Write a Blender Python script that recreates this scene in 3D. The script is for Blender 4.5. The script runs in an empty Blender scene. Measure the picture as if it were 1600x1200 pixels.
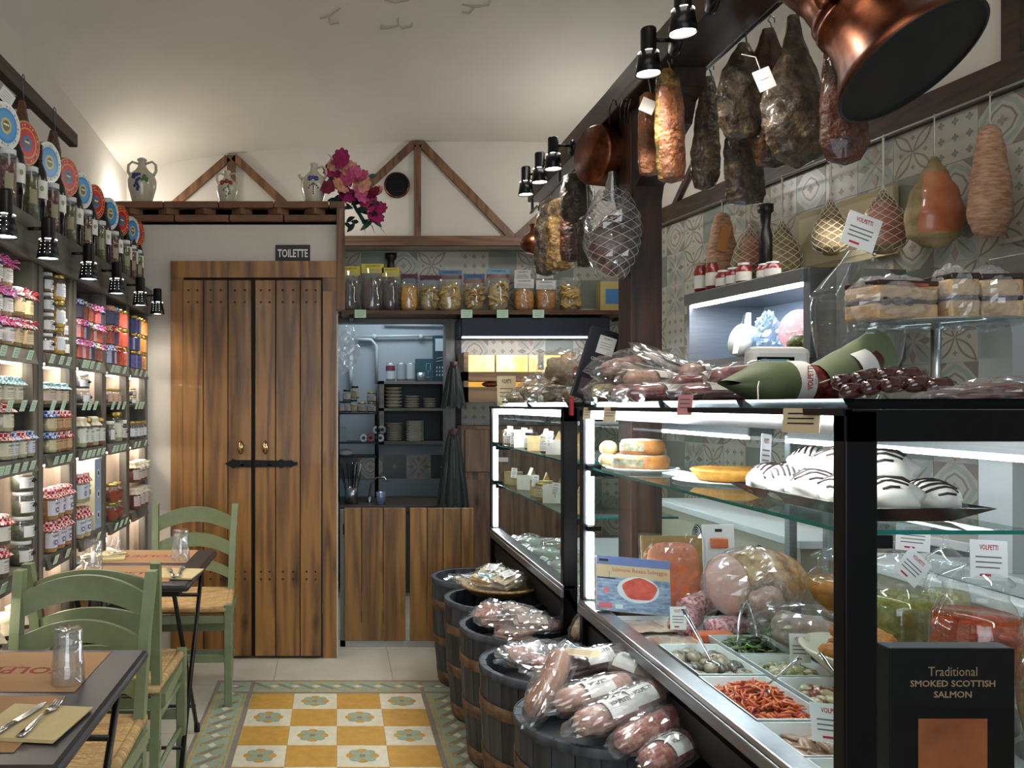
import bpy, bmesh, math, random
from mathutils import Vector, Matrix, noise
SC = bpy.context.scene
COL = SC.collection
RND = random.Random(11)
PI = math.pi
# the viewer stands in the shop: eye 1.38 m above the floor, looking straight down the room (+y)
FPX, CXP, CYP, EYE = 1290.0, 526.0, 633.0, 1.38
cam_d = bpy.data.cameras.new('camera'); cam = bpy.data.objects.new('camera', cam_d); COL.objects.link(cam)
cam.location = (0, 0, EYE); cam.rotation_euler = (PI/2, 0, 0)
cam_d.sensor_width = 36; cam_d.lens = FPX/1600*36
cam_d.shift_x = (800-CXP)/1600; cam_d.shift_y = (CYP-600)/1600
cam_d.clip_start = 0.02
SC.camera = cam
SC.view_settings.view_transform = 'Standard'; SC.view_settings.look = 'None'
SC.view_settings.gamma = 1; SC.view_settings.use_curve_mapping = False
SC.view_settings.exposure = 0.32
cy = SC.cycles
cy.use_denoising = True; cy.max_bounces = 9; cy.transparent_max_bounces = 24
cy.diffuse_bounces = 4; cy.glossy_bounces = 4; cy.transmission_bounces = 8; cy.caustics_reflective = False; cy.caustics_refractive = False
cy.sample_clamp_indirect = 4
w = bpy.data.worlds.new('world'); SC.world = w; w.use_nodes = True
w.node_tree.nodes['Background'].inputs[0].default_value = (0.83, 0.92, 1, 1)
w.node_tree.nodes['Background'].inputs[1].default_value = 0.22

def lamp(kind, loc, energy, color=(1, .95, .88), size=.1, rot=(0, 0, 0), sy=None, angle=None, blend=.5):
    d = bpy.data.lights.new('light', kind); o = bpy.data.objects.new('light', d); COL.objects.link(o)
    o.location = loc; o.rotation_euler = rot; d.energy = energy; d.color = color
    if kind == 'AREA':
        d.size = size
        if sy: d.shape = 'RECTANGLE'; d.size_y = sy
    elif kind == 'SPOT':
        d.spot_size = angle; d.spot_blend = blend; d.shadow_soft_size = size
    else: d.shadow_soft_size = size
    return o
# unseen fill added behind and above the viewer, as if shop-front daylight; then uplights inferred from ceiling glow
lamp('AREA', (0.2, -2.2, 1.7), 48, (.86, .93, 1), 3.0, (PI/2, 0, 0), 2.2)
lamp('AREA', (.35, 1.1, 3.1), 9, (1, .93, .85), 1.2, (0, 0, 0), 1.2)  # added ceiling fill out of view, pointing down
lamp('POINT', (-1.3, 5.25, 2.66), 5, (1, .98, .95), .05)
lamp('POINT', (.05, 5.35, 2.68), 1.2, (1, .98, .95), .05)
lamp('POINT', (1.45, 4.9, 2.75), 6.5, (1, .98, .95), .06)
lamp('POINT', (1.6, 2.6, 2.95), 4, (1, .96, .9), .06)  # point light under the vault on the right side
lamp('AREA', (1.75, 3.6, 2.45), 9, (1, .97, .9), 2.2, (0, math.radians(25), 0), .15)  # area light angled down over the counters

def lin(c):
    if isinstance(c, str):
        c = c.lstrip('#'); c = [int(c[i:i+2], 16)/255 for i in (0, 2, 4)]
        return tuple(((v+.055)/1.055)**2.4 if v > .04045 else v/12.92 for v in c)
    return tuple(c)

# ---------------------------------------------------------------- materials
MATS = {}
def nodes_of(m):
    m.use_nodes = True; nt = m.node_tree
    return nt, nt.nodes['Principled BSDF']
def mat(name, col, rough=.5, metal=0, **k):
    """plain or lightly mottled surface. var: colour mottling; vs: its scale; bump; spec; emit; island: per-island variation"""
    if name in MATS: return MATS[name]
    m = bpy.data.materials.new(name); MATS[name] = m
    nt, b = nodes_of(m); N, L = nt.nodes, nt.links
    c = lin(col)
    b.inputs['Base Color'].default_value = (*c, 1); b.inputs['Roughness'].default_value = rough; b.inputs['Metallic'].default_value = metal
    if 'spec' in k: b.inputs['Specular IOR Level'].default_value = k['spec']
    if 'coat' in k: b.inputs['Coat Weight'].default_value = k['coat']; b.inputs['Coat Roughness'].default_value = .08
    if 'sss' in k: b.inputs['Subsurface Weight'].default_value = k['sss']; b.inputs['Subsurface Radius'].default_value = (.02, .008, .004)
    if 'emit' in k:
        b.inputs['Emission Color'].default_value = (*lin(k.get('ecol', col)), 1); b.inputs['Emission Strength'].default_value = k['emit']
    tc = N.new('ShaderNodeTexCoord'); mp = N.new('ShaderNodeMapping'); L.new(tc.outputs['Object'], mp.inputs[0])
    mp.inputs['Scale'].default_value = k.get('stretch', (1, 1, 1))
    if k.get('var') or k.get('c2') is not None:
        n = N.new('ShaderNodeTexNoise'); n.inputs['Scale'].default_value = k.get('vs', 12); n.inputs['Detail'].default_value = k.get('det', 5)
        n.inputs['Roughness'].default_value = .6; L.new(mp.outputs[0], n.inputs[0])
        r = N.new('ShaderNodeValToRGB'); L.new(n.outputs[0], r.inputs[0])
        lo, hi = k.get('ramp', (.35, .65)); r.color_ramp.elements[0].position = lo; r.color_ramp.elements[1].position = hi
        v = k.get('var', 0)
        c2 = lin(k['c2']) if k.get('c2') is not None else tuple(min(1, x*(1+v)) for x in c)
        c1 = c if k.get('c2') is not None else tuple(x*(1-v) for x in c)
        r.color_ramp.elements[0].color = (*c1, 1); r.color_ramp.elements[1].color = (*c2, 1)
        if k.get('c3') is not None:
            e = r.color_ramp.elements.new(min(.98, hi+.1)); e.color = (*lin(k['c3']), 1)
        out = r.outputs[0]
        if k.get('island'):
            g = N.new('ShaderNodeNewGeometry'); hs = N.new('ShaderNodeHueSaturation'); mr = N.new('ShaderNodeMapRange')
            L.new(g.outputs['Random Per Island'], mr.inputs[0]); mr.inputs[3].default_value = 1-k['island']; mr.inputs[4].default_value = 1+k['island']
            L.new(mr.outputs[0], hs.inputs['Value']); L.new(out, hs.inputs['Color']); out = hs.outputs[0]
        L.new(out, b.inputs['Base Color'])
    if k.get('bump'):
        n = N.new('ShaderNodeTexNoise'); n.inputs['Scale'].default_value = k.get('bs', 30); n.inputs['Detail'].default_value = 6
        L.new(mp.outputs[0], n.inputs[0]); bp = N.new('ShaderNodeBump'); bp.inputs['Strength'].default_value = k['bump']
        bp.inputs['Distance'].default_value = k.get('bd', .01); L.new(n.outputs[0], bp.inputs['Height']); L.new(bp.outputs[0], b.inputs['Normal'])
    return m
def film(name, tint=(1, 1, 1), gloss=.14, rough=.12, opaque=0., body=(.9, .9, .9), fres=True, fk=.6):
    """thin clear sheet: see-through with real reflections, optionally a little milky"""
    if name in MATS: return MATS[name]
    m = bpy.data.materials.new(name); MATS[name] = m; m.use_nodes = True
    nt = m.node_tree; N, L = nt.nodes, nt.links; N.clear()
    o = N.new('ShaderNodeOutputMaterial'); t = N.new('ShaderNodeBsdfTransparent'); g = N.new('ShaderNodeBsdfGlossy'); mx = N.new('ShaderNodeMixShader')
    t.inputs[0].default_value = (*tint, 1); g.inputs['Roughness'].default_value = rough
    if fres:
        # Schlick falloff on the unsigned facing, so both sides of the thin sheet act alike
        ge = N.new('ShaderNodeNewGeometry'); dt = N.new('ShaderNodeVectorMath'); dt.operation = 'DOT_PRODUCT'
        L.new(ge.outputs['Normal'], dt.inputs[0]); L.new(ge.outputs['Incoming'], dt.inputs[1])
        ab = N.new('ShaderNodeMath'); ab.operation = 'ABSOLUTE'; L.new(dt.outputs['Value'], ab.inputs[0])
        iv = N.new('ShaderNodeMath'); iv.operation = 'SUBTRACT'; iv.inputs[0].default_value = 1; L.new(ab.outputs[0], iv.inputs[1])
        pw = N.new('ShaderNodeMath'); pw.operation = 'POWER'; pw.inputs[1].default_value = 4; L.new(iv.outputs[0], pw.inputs[0])
        a = N.new('ShaderNodeMath'); a.operation = 'MULTIPLY_ADD'; a.inputs[1].default_value = fk; a.inputs[2].default_value = gloss; a.use_clamp = True
        L.new(pw.outputs[0], a.inputs[0]); L.new(a.outputs[0], mx.inputs[0])
    else: mx.inputs[0].default_value = gloss
    base = t
    if opaque:
        d = N.new('ShaderNodeBsdfDiffuse'); d.inputs[0].default_value = (*body, 1); m2 = N.new('ShaderNodeMixShader'); m2.inputs[0].default_value = opaque
        L.new(t.outputs[0], m2.inputs[1]); L.new(d.outputs[0], m2.inputs[2]); base = m2
    L.new(base.outputs[0], mx.inputs[1]); L.new(g.outputs[0], mx.inputs[2]); L.new(mx.outputs[0], o.inputs[0])
    return m
def wood(name, dark, light, axis=2, rough=.45, ring=1.0, knots=True, island=.18, scale=1.0, coat=0):
    if name in MATS: return MATS[name]
    m = bpy.data.materials.new(name); MATS[name] = m
    nt, b = nodes_of(m); N, L = nt.nodes, nt.links
    b.inputs['Roughness'].default_value = rough
    if coat: b.inputs['Coat Weight'].default_value = coat
    tc = N.new('ShaderNodeTexCoord'); mp = N.new('ShaderNodeMapping'); L.new(tc.outputs['Object'], mp.inputs[0])
    s = [14*scale]*3; s[axis] = 1.1*scale; mp.inputs['Scale'].default_value = s
    g = N.new('ShaderNodeNewGeometry'); off = N.new('ShaderNodeVectorMath'); off.operation = 'MULTIPLY_ADD'
    cb = N.new('ShaderNodeCombineXYZ'); L.new(g.outputs['Random Per Island'], cb.inputs[0]); L.new(g.outputs['Random Per Island'], cb.inputs[1]); L.new(g.outputs['Random Per Island'], cb.inputs[2])
    L.new(cb.outputs[0], off.inputs[0]); off.inputs[1].default_value = (37, 23, 51); L.new(mp.outputs[0], off.inputs[2])
    n = N.new('ShaderNodeTexNoise'); n.inputs['Scale'].default_value = .55; n.inputs['Detail'].default_value = 2; L.new(off.outputs[0], n.inputs[0])
    mu = N.new('ShaderNodeMath'); mu.operation = 'MULTIPLY'; mu.inputs[1].default_value = 14*ring; L.new(n.outputs[0], mu.inputs[0])
    fr = N.new('ShaderNodeMath'); fr.operation = 'PINGPONG'; fr.inputs[1].default_value = 1; L.new(mu.outputs[0], fr.inputs[0])
    n2 = N.new('ShaderNodeTexNoise'); n2.inputs['Scale'].default_value = 3.5; n2.inputs['Detail'].default_value = 8; n2.inputs['Roughness'].default_value = .7; L.new(off.outputs[0], n2.inputs[0])
    mx = N.new('ShaderNodeMath'); mx.operation = 'MULTIPLY_ADD'; mx.inputs[1].default_value = .45; L.new(fr.outputs[0], mx.inputs[0])
    m3 = N.new('ShaderNodeMath'); m3.operation = 'MULTIPLY'; m3.inputs[1].default_value = .62; L.new(n2.outputs[0], m3.inputs[0]); L.new(m3.outputs[0], mx.inputs[2])
    r = N.new('ShaderNodeValToRGB'); L.new(mx.outputs[0], r.inputs[0])
    r.color_ramp.elements[0].position = .22; r.color_ramp.elements[0].color = (*lin(dark), 1)
    r.color_ramp.elements[1].position = .72; r.color_ramp.elements[1].color = (*lin(light), 1)
    out = r.outputs[0]
    if knots:
        mk = N.new('ShaderNodeMapping'); L.new(tc.outputs['Object'], mk.inputs[0]); sk = [7, 7, 7]; sk[axis] = 2.6; mk.inputs['Scale'].default_value = sk
        v = N.new('ShaderNodeTexVoronoi'); v.inputs['Scale'].default_value = 1; L.new(mk.outputs[0], v.inputs[0])
        kr = N.new('ShaderNodeValToRGB'); L.new(v.outputs['Distance'], kr.inputs[0]); kr.color_ramp.elements[0].position = .06; kr.color_ramp.elements[1].position = .2
        kr.color_ramp.elements[0].color = (.18, .14, .12, 1); kr.color_ramp.elements[1].color = (1, 1, 1, 1)
        mm = N.new('ShaderNodeMix'); mm.data_type = 'RGBA'; mm.blend_type = 'MULTIPLY'; mm.inputs[0].default_value = .85
        L.new(out, mm.inputs[6]); L.new(kr.outputs[0], mm.inputs[7]); out = mm.outputs[2]
    hs = N.new('ShaderNodeHueSaturation'); mr = N.new('ShaderNodeMapRange'); L.new(g.outputs['Random Per Island'], mr.inputs[0])
    mr.inputs[3].default_value = 1-island; mr.inputs[4].default_value = 1+island; L.new(mr.outputs[0], hs.inputs['Value']); L.new(out, hs.inputs['Color'])
    L.new(hs.outputs[0], b.inputs['Base Color'])
    bp = N.new('ShaderNodeBump'); bp.inputs['Strength'].default_value = .25; bp.inputs['Distance'].default_value = .004; L.new(mx.outputs[0], bp.inputs['Height']); L.new(bp.outputs[0], b.inputs['Normal'])
    return m
def checks(name, c1, c2, scale=90):
    if name in MATS: return MATS[name]
    m = bpy.data.materials.new(name); MATS[name] = m
    nt, b = nodes_of(m); N, L = nt.nodes, nt.links; b.inputs['Roughness'].default_value = .9
    tc = N.new('ShaderNodeTexCoord'); ck = N.new('ShaderNodeTexChecker'); ck.inputs['Scale'].default_value = scale
    ck.inputs[1].default_value = (*lin(c1), 1); ck.inputs[2].default_value = (*lin(c2), 1); L.new(tc.outputs['Object'], ck.inputs[0]); L.new(ck.outputs[0], b.inputs['Base Color'])
    return m

# ---------------------------------------------------------------- mesh builder
GLYPH = {}
def glyphs(txt, bold=False):
    k = txt
    if k not in GLYPH:
        c = bpy.data.curves.new('t', 'FONT'); c.body = txt; c.size = 1; c.resolution_u = 2; c.align_x = 'CENTER'; c.align_y = 'CENTER'; c.offset = .022 if txt.isupper() else 0
        o = bpy.data.objects.new('t', c); COL.objects.link(o)
        dg = bpy.context.evaluated_depsgraph_get(); me = bpy.data.meshes.new_from_object(o.evaluated_get(dg))
        GLYPH[k] = ([v.co.copy() for v in me.vertices], [tuple(p.vertices) for p in me.polygons])
        bpy.data.objects.remove(o); bpy.data.curves.remove(c); bpy.data.meshes.remove(me)
    return GLYPH[k]
def rotm(rx=0, ry=0, rz=0): return Matrix.Rotation(rz, 4, 'Z') @ Matrix.Rotation(ry, 4, 'Y') @ Matrix.Rotation(rx, 4, 'X')
def frame(loc, rz=0, rx=0, ry=0): return Matrix.Translation(loc) @ rotm(rx, ry, rz)
class MB:
    def __init__(s): s.v = []; s.f = []; s.m = []; s.sm = []; s.mats = []; s.X = Matrix.Identity(4)
    def at(s, M=None): s.X = M if M is not None else Matrix.Identity(4); return s
    def mi(s, m):
        if m not in s.mats: s.mats.append(m)
        return s.mats.index(m)
    def add(s, vs, fs, m, sm=False):
        o = len(s.v); s.v += [s.X @ Vector(p) for p in vs]; i = s.mi(m)
        for f in fs: s.f.append(tuple(o+a for a in f)); s.m.append(i); s.sm.append(sm)
        return s
    def box(s, x0, x1, y0, y1, z0, z1, m, c=0):
        if not c:
            return s.add([(x0,y0,z0),(x1,y0,z0),(x1,y1,z0),(x0,y1,z0),(x0,y0,z1),(x1,y0,z1),(x1,y1,z1),(x0,y1,z1)],
                [(0,3,2,1),(4,5,6,7),(0,1,5,4),(1,2,6,5),(2,3,7,6),(3,0,4,7)], m)
        bm = bmesh.new(); r = bmesh.ops.create_cube(bm, size=1)
        for v in bm.verts: v.co = Vector(((x0+x1)/2+v.co.x*(x1-x0), (y0+y1)/2+v.co.y*(y1-y0), (z0+z1)/2+v.co.z*(z1-z0)))
        bmesh.ops.bevel(bm, geom=bm.edges[:], offset=c, segments=2, profile=.5, affect='EDGES')
        bm.verts.index_update(); s.add([v.co for v in bm.verts], [tuple(v.index for v in f.verts) for f in bm.faces], m); bm.free(); return s
    def obox(s, M, sx, sy, sz, m, c=0):
        o = s.X; s.X = o @ M; s.box(-sx/2, sx/2, -sy/2, sy/2, -sz/2, sz/2, m, c); s.X = o; return s
    def quad(s, a, b, c, d, m): return s.add([a, b, c, d], [(0, 1, 2, 3)], m)
    def lathe(s, prof, n, m, c=(0, 0, 0), sm=True, wob=None, ang=2*PI):
        """prof: (r, z) from the bottom up"""
        vs = []; fs = []; K = len(prof); full = abs(ang-2*PI) < 1e-6
        cols = n if full else n+1
        for i in range(cols):
            a = ang*i/n
            for j, (r, z) in enumerate(prof):
                rr = r*(wob(a, z) if wob else 1)
                vs.append((c[0]+rr*math.cos(a), c[1]+rr*math.sin(a), c[2]+z))
        for i in range(n):
            a, b = i*K, ((i+1) % cols)*K
            for j in range(K-1):
                if prof[j][0] < 1e-7 and prof[j+1][0] < 1e-7: continue
                fs.append((a+j, b+j, b+j+1, a+j+1))
        return s.add(vs, fs, m, sm)
    def tube(s, pts, r, n, m, sm=True, caps=True, flat=1.0):
        pts = [Vector(p) for p in pts]; K = len(pts); rr = r if isinstance(r, (list, tuple)) else [r]*K
        t0 = (pts[1]-pts[0]).normalized(); up = Vector((0, 0, 1)) if abs(t0.z) < .9 else Vector((1, 0, 0))
        nx = t0.cross(up).normalized(); vs = []; fs = []
        for k in range(K):
            t = (pts[min(k+1, K-1)]-pts[max(k-1, 0)]).normalized()
            nx = (nx-t*nx.dot(t)).normalized(); ny = t.cross(nx)
            for i in range(n):
                a = 2*PI*i/n; vs.append(pts[k]+nx*rr[k]*math.cos(a)+ny*rr[k]*flat*math.sin(a))
        for k in range(K-1):
            for i in range(n): j = (i+1) % n; fs.append((k*n+i, k*n+j, (k+1)*n+j, (k+1)*n+i))
        if caps: fs.append(tuple(range(n-1, -1, -1))); fs.append(tuple((K-1)*n+i for i in range(n)))
        return s.add(vs, fs, m, sm)
    def cyl(s, p0, p1, r, m, n=12, r1=None, sm=True): return s.tube([p0, p1], [r, r if r1 is None else r1], n, m, sm)
    def ell(s, c, rad, m, n=16, k=10, f=None, sm=True, M=None):
        """ellipsoid; f(unit vector) -> radial factor"""
        vs = []; fs = []
        M = M or Matrix.Identity(3)
        for j in range(k+1):
            th = PI*j/k
            for i in range(n):
                a = 2*PI*i/n; u = Vector((math.sin(th)*math.cos(a), math.sin(th)*math.sin(a), -math.cos(th)))
                q = f(u) if f else 1; p = M @ Vector((u.x*rad[0]*q, u.y*rad[1]*q, u.z*rad[2]*q)); vs.append((c[0]+p.x, c[1]+p.y, c[2]+p.z))
        for j in range(k):
            for i in range(n): b = (i+1) % n; fs.append((j*n+i, j*n+b, (j+1)*n+b, (j+1)*n+i))
        return s.add(vs, fs, m, sm)
    def grid(s, fn, nu, nv, m, sm=True):
        vs = [fn(u/nu, v/nv) for u in range(nu+1) for v in range(nv+1)]; W = nv+1
        return s.add(vs, [(u*W+v, (u+1)*W+v, (u+1)*W+v+1, u*W+v+1) for u in range(nu) for v in range(nv)], m, sm)
    def poly(s, pts, h, m):
        """flat outline in local xy extruded from z=0 to h"""
        n = len(pts); vs = [(x, y, 0) for x, y in pts]+[(x, y, h) for x, y in pts]
        fs = [tuple(range(n-1, -1, -1)), tuple(range(n, 2*n))]+[(i, (i+1) % n, n+(i+1) % n, n+i) for i in range(n)]
        return s.add(vs, fs, m)
    def flat(s, pts, z, m): return s.add([(x, y, z) for x, y in pts], [tuple(range(len(pts)))], m)
    def text(s, txt, h, m, M=None, wfit=None, z=.0006):
        """lettering lying in local xy, centred, cap height about h, optional fitted width"""
        vs, fs = glyphs(txt)
        xs = [v.x for v in vs] or [0, 1]; ys = [v.y for v in vs] or [0, 1]
        cx, cyy = (min(xs)+max(xs))/2, (min(ys)+max(ys))/2; sy = h/max(1e-6, max(ys)-min(ys)); sx = (wfit/(max(xs)-min(xs))) if wfit else sy
        o = s.X
        if M is not None: s.X = o @ M
        s.add([((v.x-cx)*sx, (v.y-cyy)*sy, z) for v in vs], fs, m); s.X = o; return s
    def build(s, name, parent=None, loc=None, rot=None, solid=0, auto=True):
        me = bpy.data.meshes.new(name); me.from_pydata([tuple(v) for v in s.v], [], s.f)
        for m in s.mats: me.materials.append(m)
        me.polygons.foreach_set('material_index', s.m); me.polygons.foreach_set('use_smooth', s.sm); me.update()
        o = bpy.data.objects.new(name, me); COL.objects.link(o)
        if parent is not None: o.parent = parent
        if loc is not None: o.location = loc
        if rot is not None: o.rotation_euler = rot
        return o
def thing(name, label, cat, loc=(0, 0, 0), rot=(0, 0, 0), group=None, s=1):
    o = bpy.data.objects.new(name, None); COL.objects.link(o); o.empty_display_size = .05
    o.location = loc; o.rotation_euler = rot if isinstance(rot, (tuple, list)) else (0, 0, rot); o.scale = (s, s, s) if not isinstance(s, (tuple, list)) else s
    return tag(o, label, cat, group)
def tag(o, label, cat, group=None):
    o['label'] = label; o['category'] = cat
    if group: o['group'] = group
    return o
def struct(o): o['kind'] = 'structure'; return o
def plab(o, label): o['label'] = label; return o
KIDS = {}
def dup(root, loc, rot=(0, 0, 0), label=None, group=None, s=None):
    def cp(o, par):
        c = o.copy(); COL.objects.link(c); c.parent = par
        for ch in o.children: cp(ch, c)
        return c
    r = cp(root, None)
    r.location = loc; r.rotation_euler = rot if isinstance(rot, (tuple, list)) else (0, 0, rot)
    if label: r['label'] = label
    if group: r['group'] = group
    if s is not None: r.scale = (s, s, s) if not isinstance(s, (tuple, list)) else s
    return r
class Proto:
    """the first call places the original itself, later calls copy it"""
    def __init__(s, make): s.make = make; s.o = None
    def put(s, loc, rot=(0, 0, 0), label='', group=None, sc=None):
        if s.o is None:
            s.o = s.make(); o = s.o; o.location = loc; o.rotation_euler = rot if isinstance(rot, (tuple, list)) else (0, 0, rot)
            if sc is not None: o.scale = (sc, sc, sc) if not isinstance(sc, (tuple, list)) else sc
            o['label'] = label
            if group: o['group'] = group
            return o
        return dup(s.o, loc, rot, label, group, sc if sc is not None else (1, 1, 1))
def P(px, py, Y): return Vector(((px-CXP)/FPX*Y, Y, EYE-(py-CYP)/FPX*Y))
ORD = ['first', 'second', 'third', 'fourth', 'fifth', 'sixth', 'seventh', 'eighth', 'ninth', 'tenth', 'eleventh', 'twelfth']
def nz(v, s=1.0, o=0.0): return noise.noise(Vector(v)*s+Vector((o, o*1.7, o*.3)))

# shared materials
BLACK = mat('black_metal', '#050506', .35, 0, spec=.2)
DBLACK = mat('matt_black', '#0a0a0b', .6)
STEEL = mat('steel', '#b9bcbd', .28, 1, var=.06, vs=30)
BRUSH = mat('brushed_steel', '#8d9092', .38, .9, var=.08, vs=8, stretch=(1, 1, 20))
WHITE = mat('white_plastic', '#e9e9e6', .35)
PAPER = mat('paper_label', '#e6e4dc', .8)
INK = mat('black_ink', '#1c1a1a', .8)
RED = mat('red_ink', '#b3243a', .7)
GREY_INK = mat('grey_ink', '#6b6a6c', .8)
BEAM = wood('dark_timber', '#1c130d', '#3f2a1e', 1, .5)
BEAMV = wood('dark_timber_upright', '#1c130d', '#42291d', 2, .5)
TRIMW = wood('brown_timber', '#4a2f1a', '#7c5636', 0, .5)
TRIMV = wood('brown_timber_upright', '#4a2f1a', '#7c5636', 2, .5)
GLASS = film('display_glass', (.955, .985, .978), .012, .02, fk=.12)
GLASSE = mat('glass_edge', '#12756c', .15, 0, var=.1)
FILM = film('plastic_film', (1, 1, 1), .13, .06, .05, (.85, .87, .9))
MILK = film('milky_bag', (1, 1, 1), .12, .1, .16, (.8, .81, .83))
GLS = film('jar_glass', (.965, .98, .975), .08, .015, .04, (.8, .85, .85))
LED = mat('led_strip', '#ffffff', .5, 0, emit=9, ecol='#f3f8ff')
COPPER = mat('copper', '#92583e', .34, 1, c2='#4a281c', vs=12, bump=.1, bs=22, bd=.004)
TWINE = mat('white_twine', '#d9d4c6', .9)
HOOK = mat('hook_steel', '#77787a', .3, 1)
# ---------------------------------------------------------------- the room
PLASTER = mat('white_plaster', '#cfc8bc', .85, var=.035, vs=2.5, bump=.25, bs=9, bd=.01)
PLASTC = mat('vault_plaster', '#c9c3b7', .85, var=.045, vs=1.6, bump=.2, bs=6, bd=.012)
STONE = mat('floor_stone', '#b9b4a4', .35, var=.07, vs=6, bump=.05, bs=40)
GROUT = mat('grout', '#97917f', .8)
XL, YU, YT, YD = -1.43, 5.62, 5.82, 4.53
def xr(y): return 2.43-.155*(y-3.58)
# floor: stone slabs with joints, then the cement-tile carpet
b = MB()
b.quad((-1.6, -1, -.004), (3.4, -1, -.004), (3.4, 7.6, -.004), (-1.6, 7.6, -.004), GROUT)
for i in range(9):
    for j in range(15):
        x0, y0 = -1.6+i*.6+.085, -1+j*.6+.27
        b.box(x0, x0+.597, y0, y0+.597, -.02, 0, STONE)
struct(b.build('floor'))
OCH = mat('ochre_cement', '#bb8f42', .45, var=.1, vs=25); CRM = mat('cream_cement', '#cfc7ae', .5, var=.06, vs=25)
GRN = mat('sage_cement', '#8d9f88', .5, var=.08, vs=25); TAU = mat('taupe_cement', '#84786c', .5, var=.08, vs=25)
b = MB(); T = .2; y_top = 3.945
def petal(cx, cyy, a, L, W, z, m):
    pts = []
    for k in range(14):
        t = 2*PI*k/14; u = math.cos(t)*L/2+L*.56; v = math.sin(t)*W/2*(1+.25*math.cos(t))
        pts.append((cx+u*math.cos(a)-v*math.sin(a), cyy+u*math.sin(a)+v*math.cos(a)))
    b.flat(pts, z, m)
for r in range(20):
    y1 = y_top-r*T
    for c in range(4):
        x0 = -.402+c*.2015
        och = (r+c) % 2 == 0
        b.box(x0+.001, x0+.2005, y1-T+.001, y1-.001, -.01, .002, OCH if och else CRM)
        if not och:
            cx, cyy = x0+.1007, y1-T/2
            for k in range(8): petal(cx, cyy, k*PI/4, .062, .042 if k % 2 else .046, .0026+.0001*(k % 2), OCH if k % 2 == 0 else GRN)
            b.box(cx-.011, cx+.011, cyy-.011, cyy+.011, .002, .0031, TAU)
def border(M, n, L):
    """a border run along local x, 0.19 wide in local y (0 inner .. 0.19 outer)"""
    b.X = M
    b.box(0, L, .0, .19, -.01, .0015, GRN)
    b.box(0, L, .0, .022, 0, .0022, TAU); b.box(0, L, .176, .19, 0, .0022, TAU)
    b.box(0, L, .03, .037, 0, .0022, OCH); b.box(0, L, .163, .17, 0, .0022, OCH)
    for k in range(n):
        x = (k+.5)*L/n; q = L/n
        b.flat([(x-.052, .1), (x, .128), (x+.052, .1), (x, .072)], .0024, CRM) if 0 else None
        b.flat([(x-q*.62, .150), (x-q*.34, .150), (x+q*.62, .052), (x+q*.34, .052)], .0026, TAU)
        b.flat([(x+q*.5-.024, .101), (x+q*.5, .120), (x+q*.5+.024, .101), (x+q*.5, .082)], .0028, CRM)
        b.flat([(x+q*.5-.014, .142), (x+q*.5+.012, .152), (x+q*.5+.02, .128)], .0027, OCH); b.flat([(x+q*.5-.02, .074), (x+q*.5-.012, .050), (x+q*.5+.014, .060)], .0027, OCH)
    b.X = Matrix.Identity(4)
border(frame((-.404, y_top, 0)), 8, .81)
Lb = 4.0
border(frame((-.404, y_top-Lb, 0), PI/2), 40, Lb)
border(frame((.404, y_top, 0), -PI/2), 40, Lb)
for sx in (-1, 1):
    M = frame((-.404-.19 if sx < 0 else .404, y_top, 0)); b.X = M; b.box(0, .19, 0, .19, -.01, .0015, TAU); b.box(.02, .17, .03, .16, 0, .0021, GRN)
    b.flat([(.04, .1), (.09, .13), (.15, .1), (.1, .07)], .0026, TAU); b.flat([(.07, .1), (.095, .116), (.12, .1), (.095, .084)], .003, CRM); b.X = Matrix.Identity(4)
struct(b.build('floor'))
# vault
def back_z(x):
    t = max(-1, min(1, (x-.95)/2.6)); return 2.80+.37*math.sqrt(max(0, 1-t*t))
def ceil_z(x, y):
    s = max(0., min(1., (YU-y)/2.6)); s = 1-(1-s)**2
    xl, xrr = XL, 3.1
    t = (x-xl)/(xrr-xl); ar = math.sqrt(max(0, 1-(2*t-1)**2))
    return back_z(x)*(1-s)+s*(3.02+.5*ar)
b = MB()
b.grid(lambda u, v: (XL-.02+u*4.6, -1.5+v*(YU+1.52), ceil_z(XL+u*4.55, -1.5+v*(YU+1.5))), 40, 40, PLASTC)
CURL = mat('faded_fresco', '#b3aa9a', .9)
# the faint painted scrolls on the vault
def cz(px, py):
    d = Vector(((px-CXP)/FPX, 1, -(py-CYP)/FPX)); y = 1.0
    while y < YU and EYE+d.z*y < ceil_z(d.x*y, y)-.006: y += .01
    return Vector((d.x*y, y, ceil_z(d.x*y, y)-.004))
for sc in ([(500, 30), (514, 26), (524, 19), (532, 12)], [(514, 29), (516, 38), (530, 36)], [(596, 38), (594, 46), (608, 45), (622, 40)], [(622, 28), (622, 38), (628, 46), (644, 42), (644, 37)], [(600, 0), (618, 4), (640, 0)], [(722, 6), (740, 12), (764, 8), (766, 0)], [(740, 14), (734, 22), (722, 20)]):
    b.tube([cz(*p) for p in sc], .003, 5, CURL)
struct(b.build('ceiling'))
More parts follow.
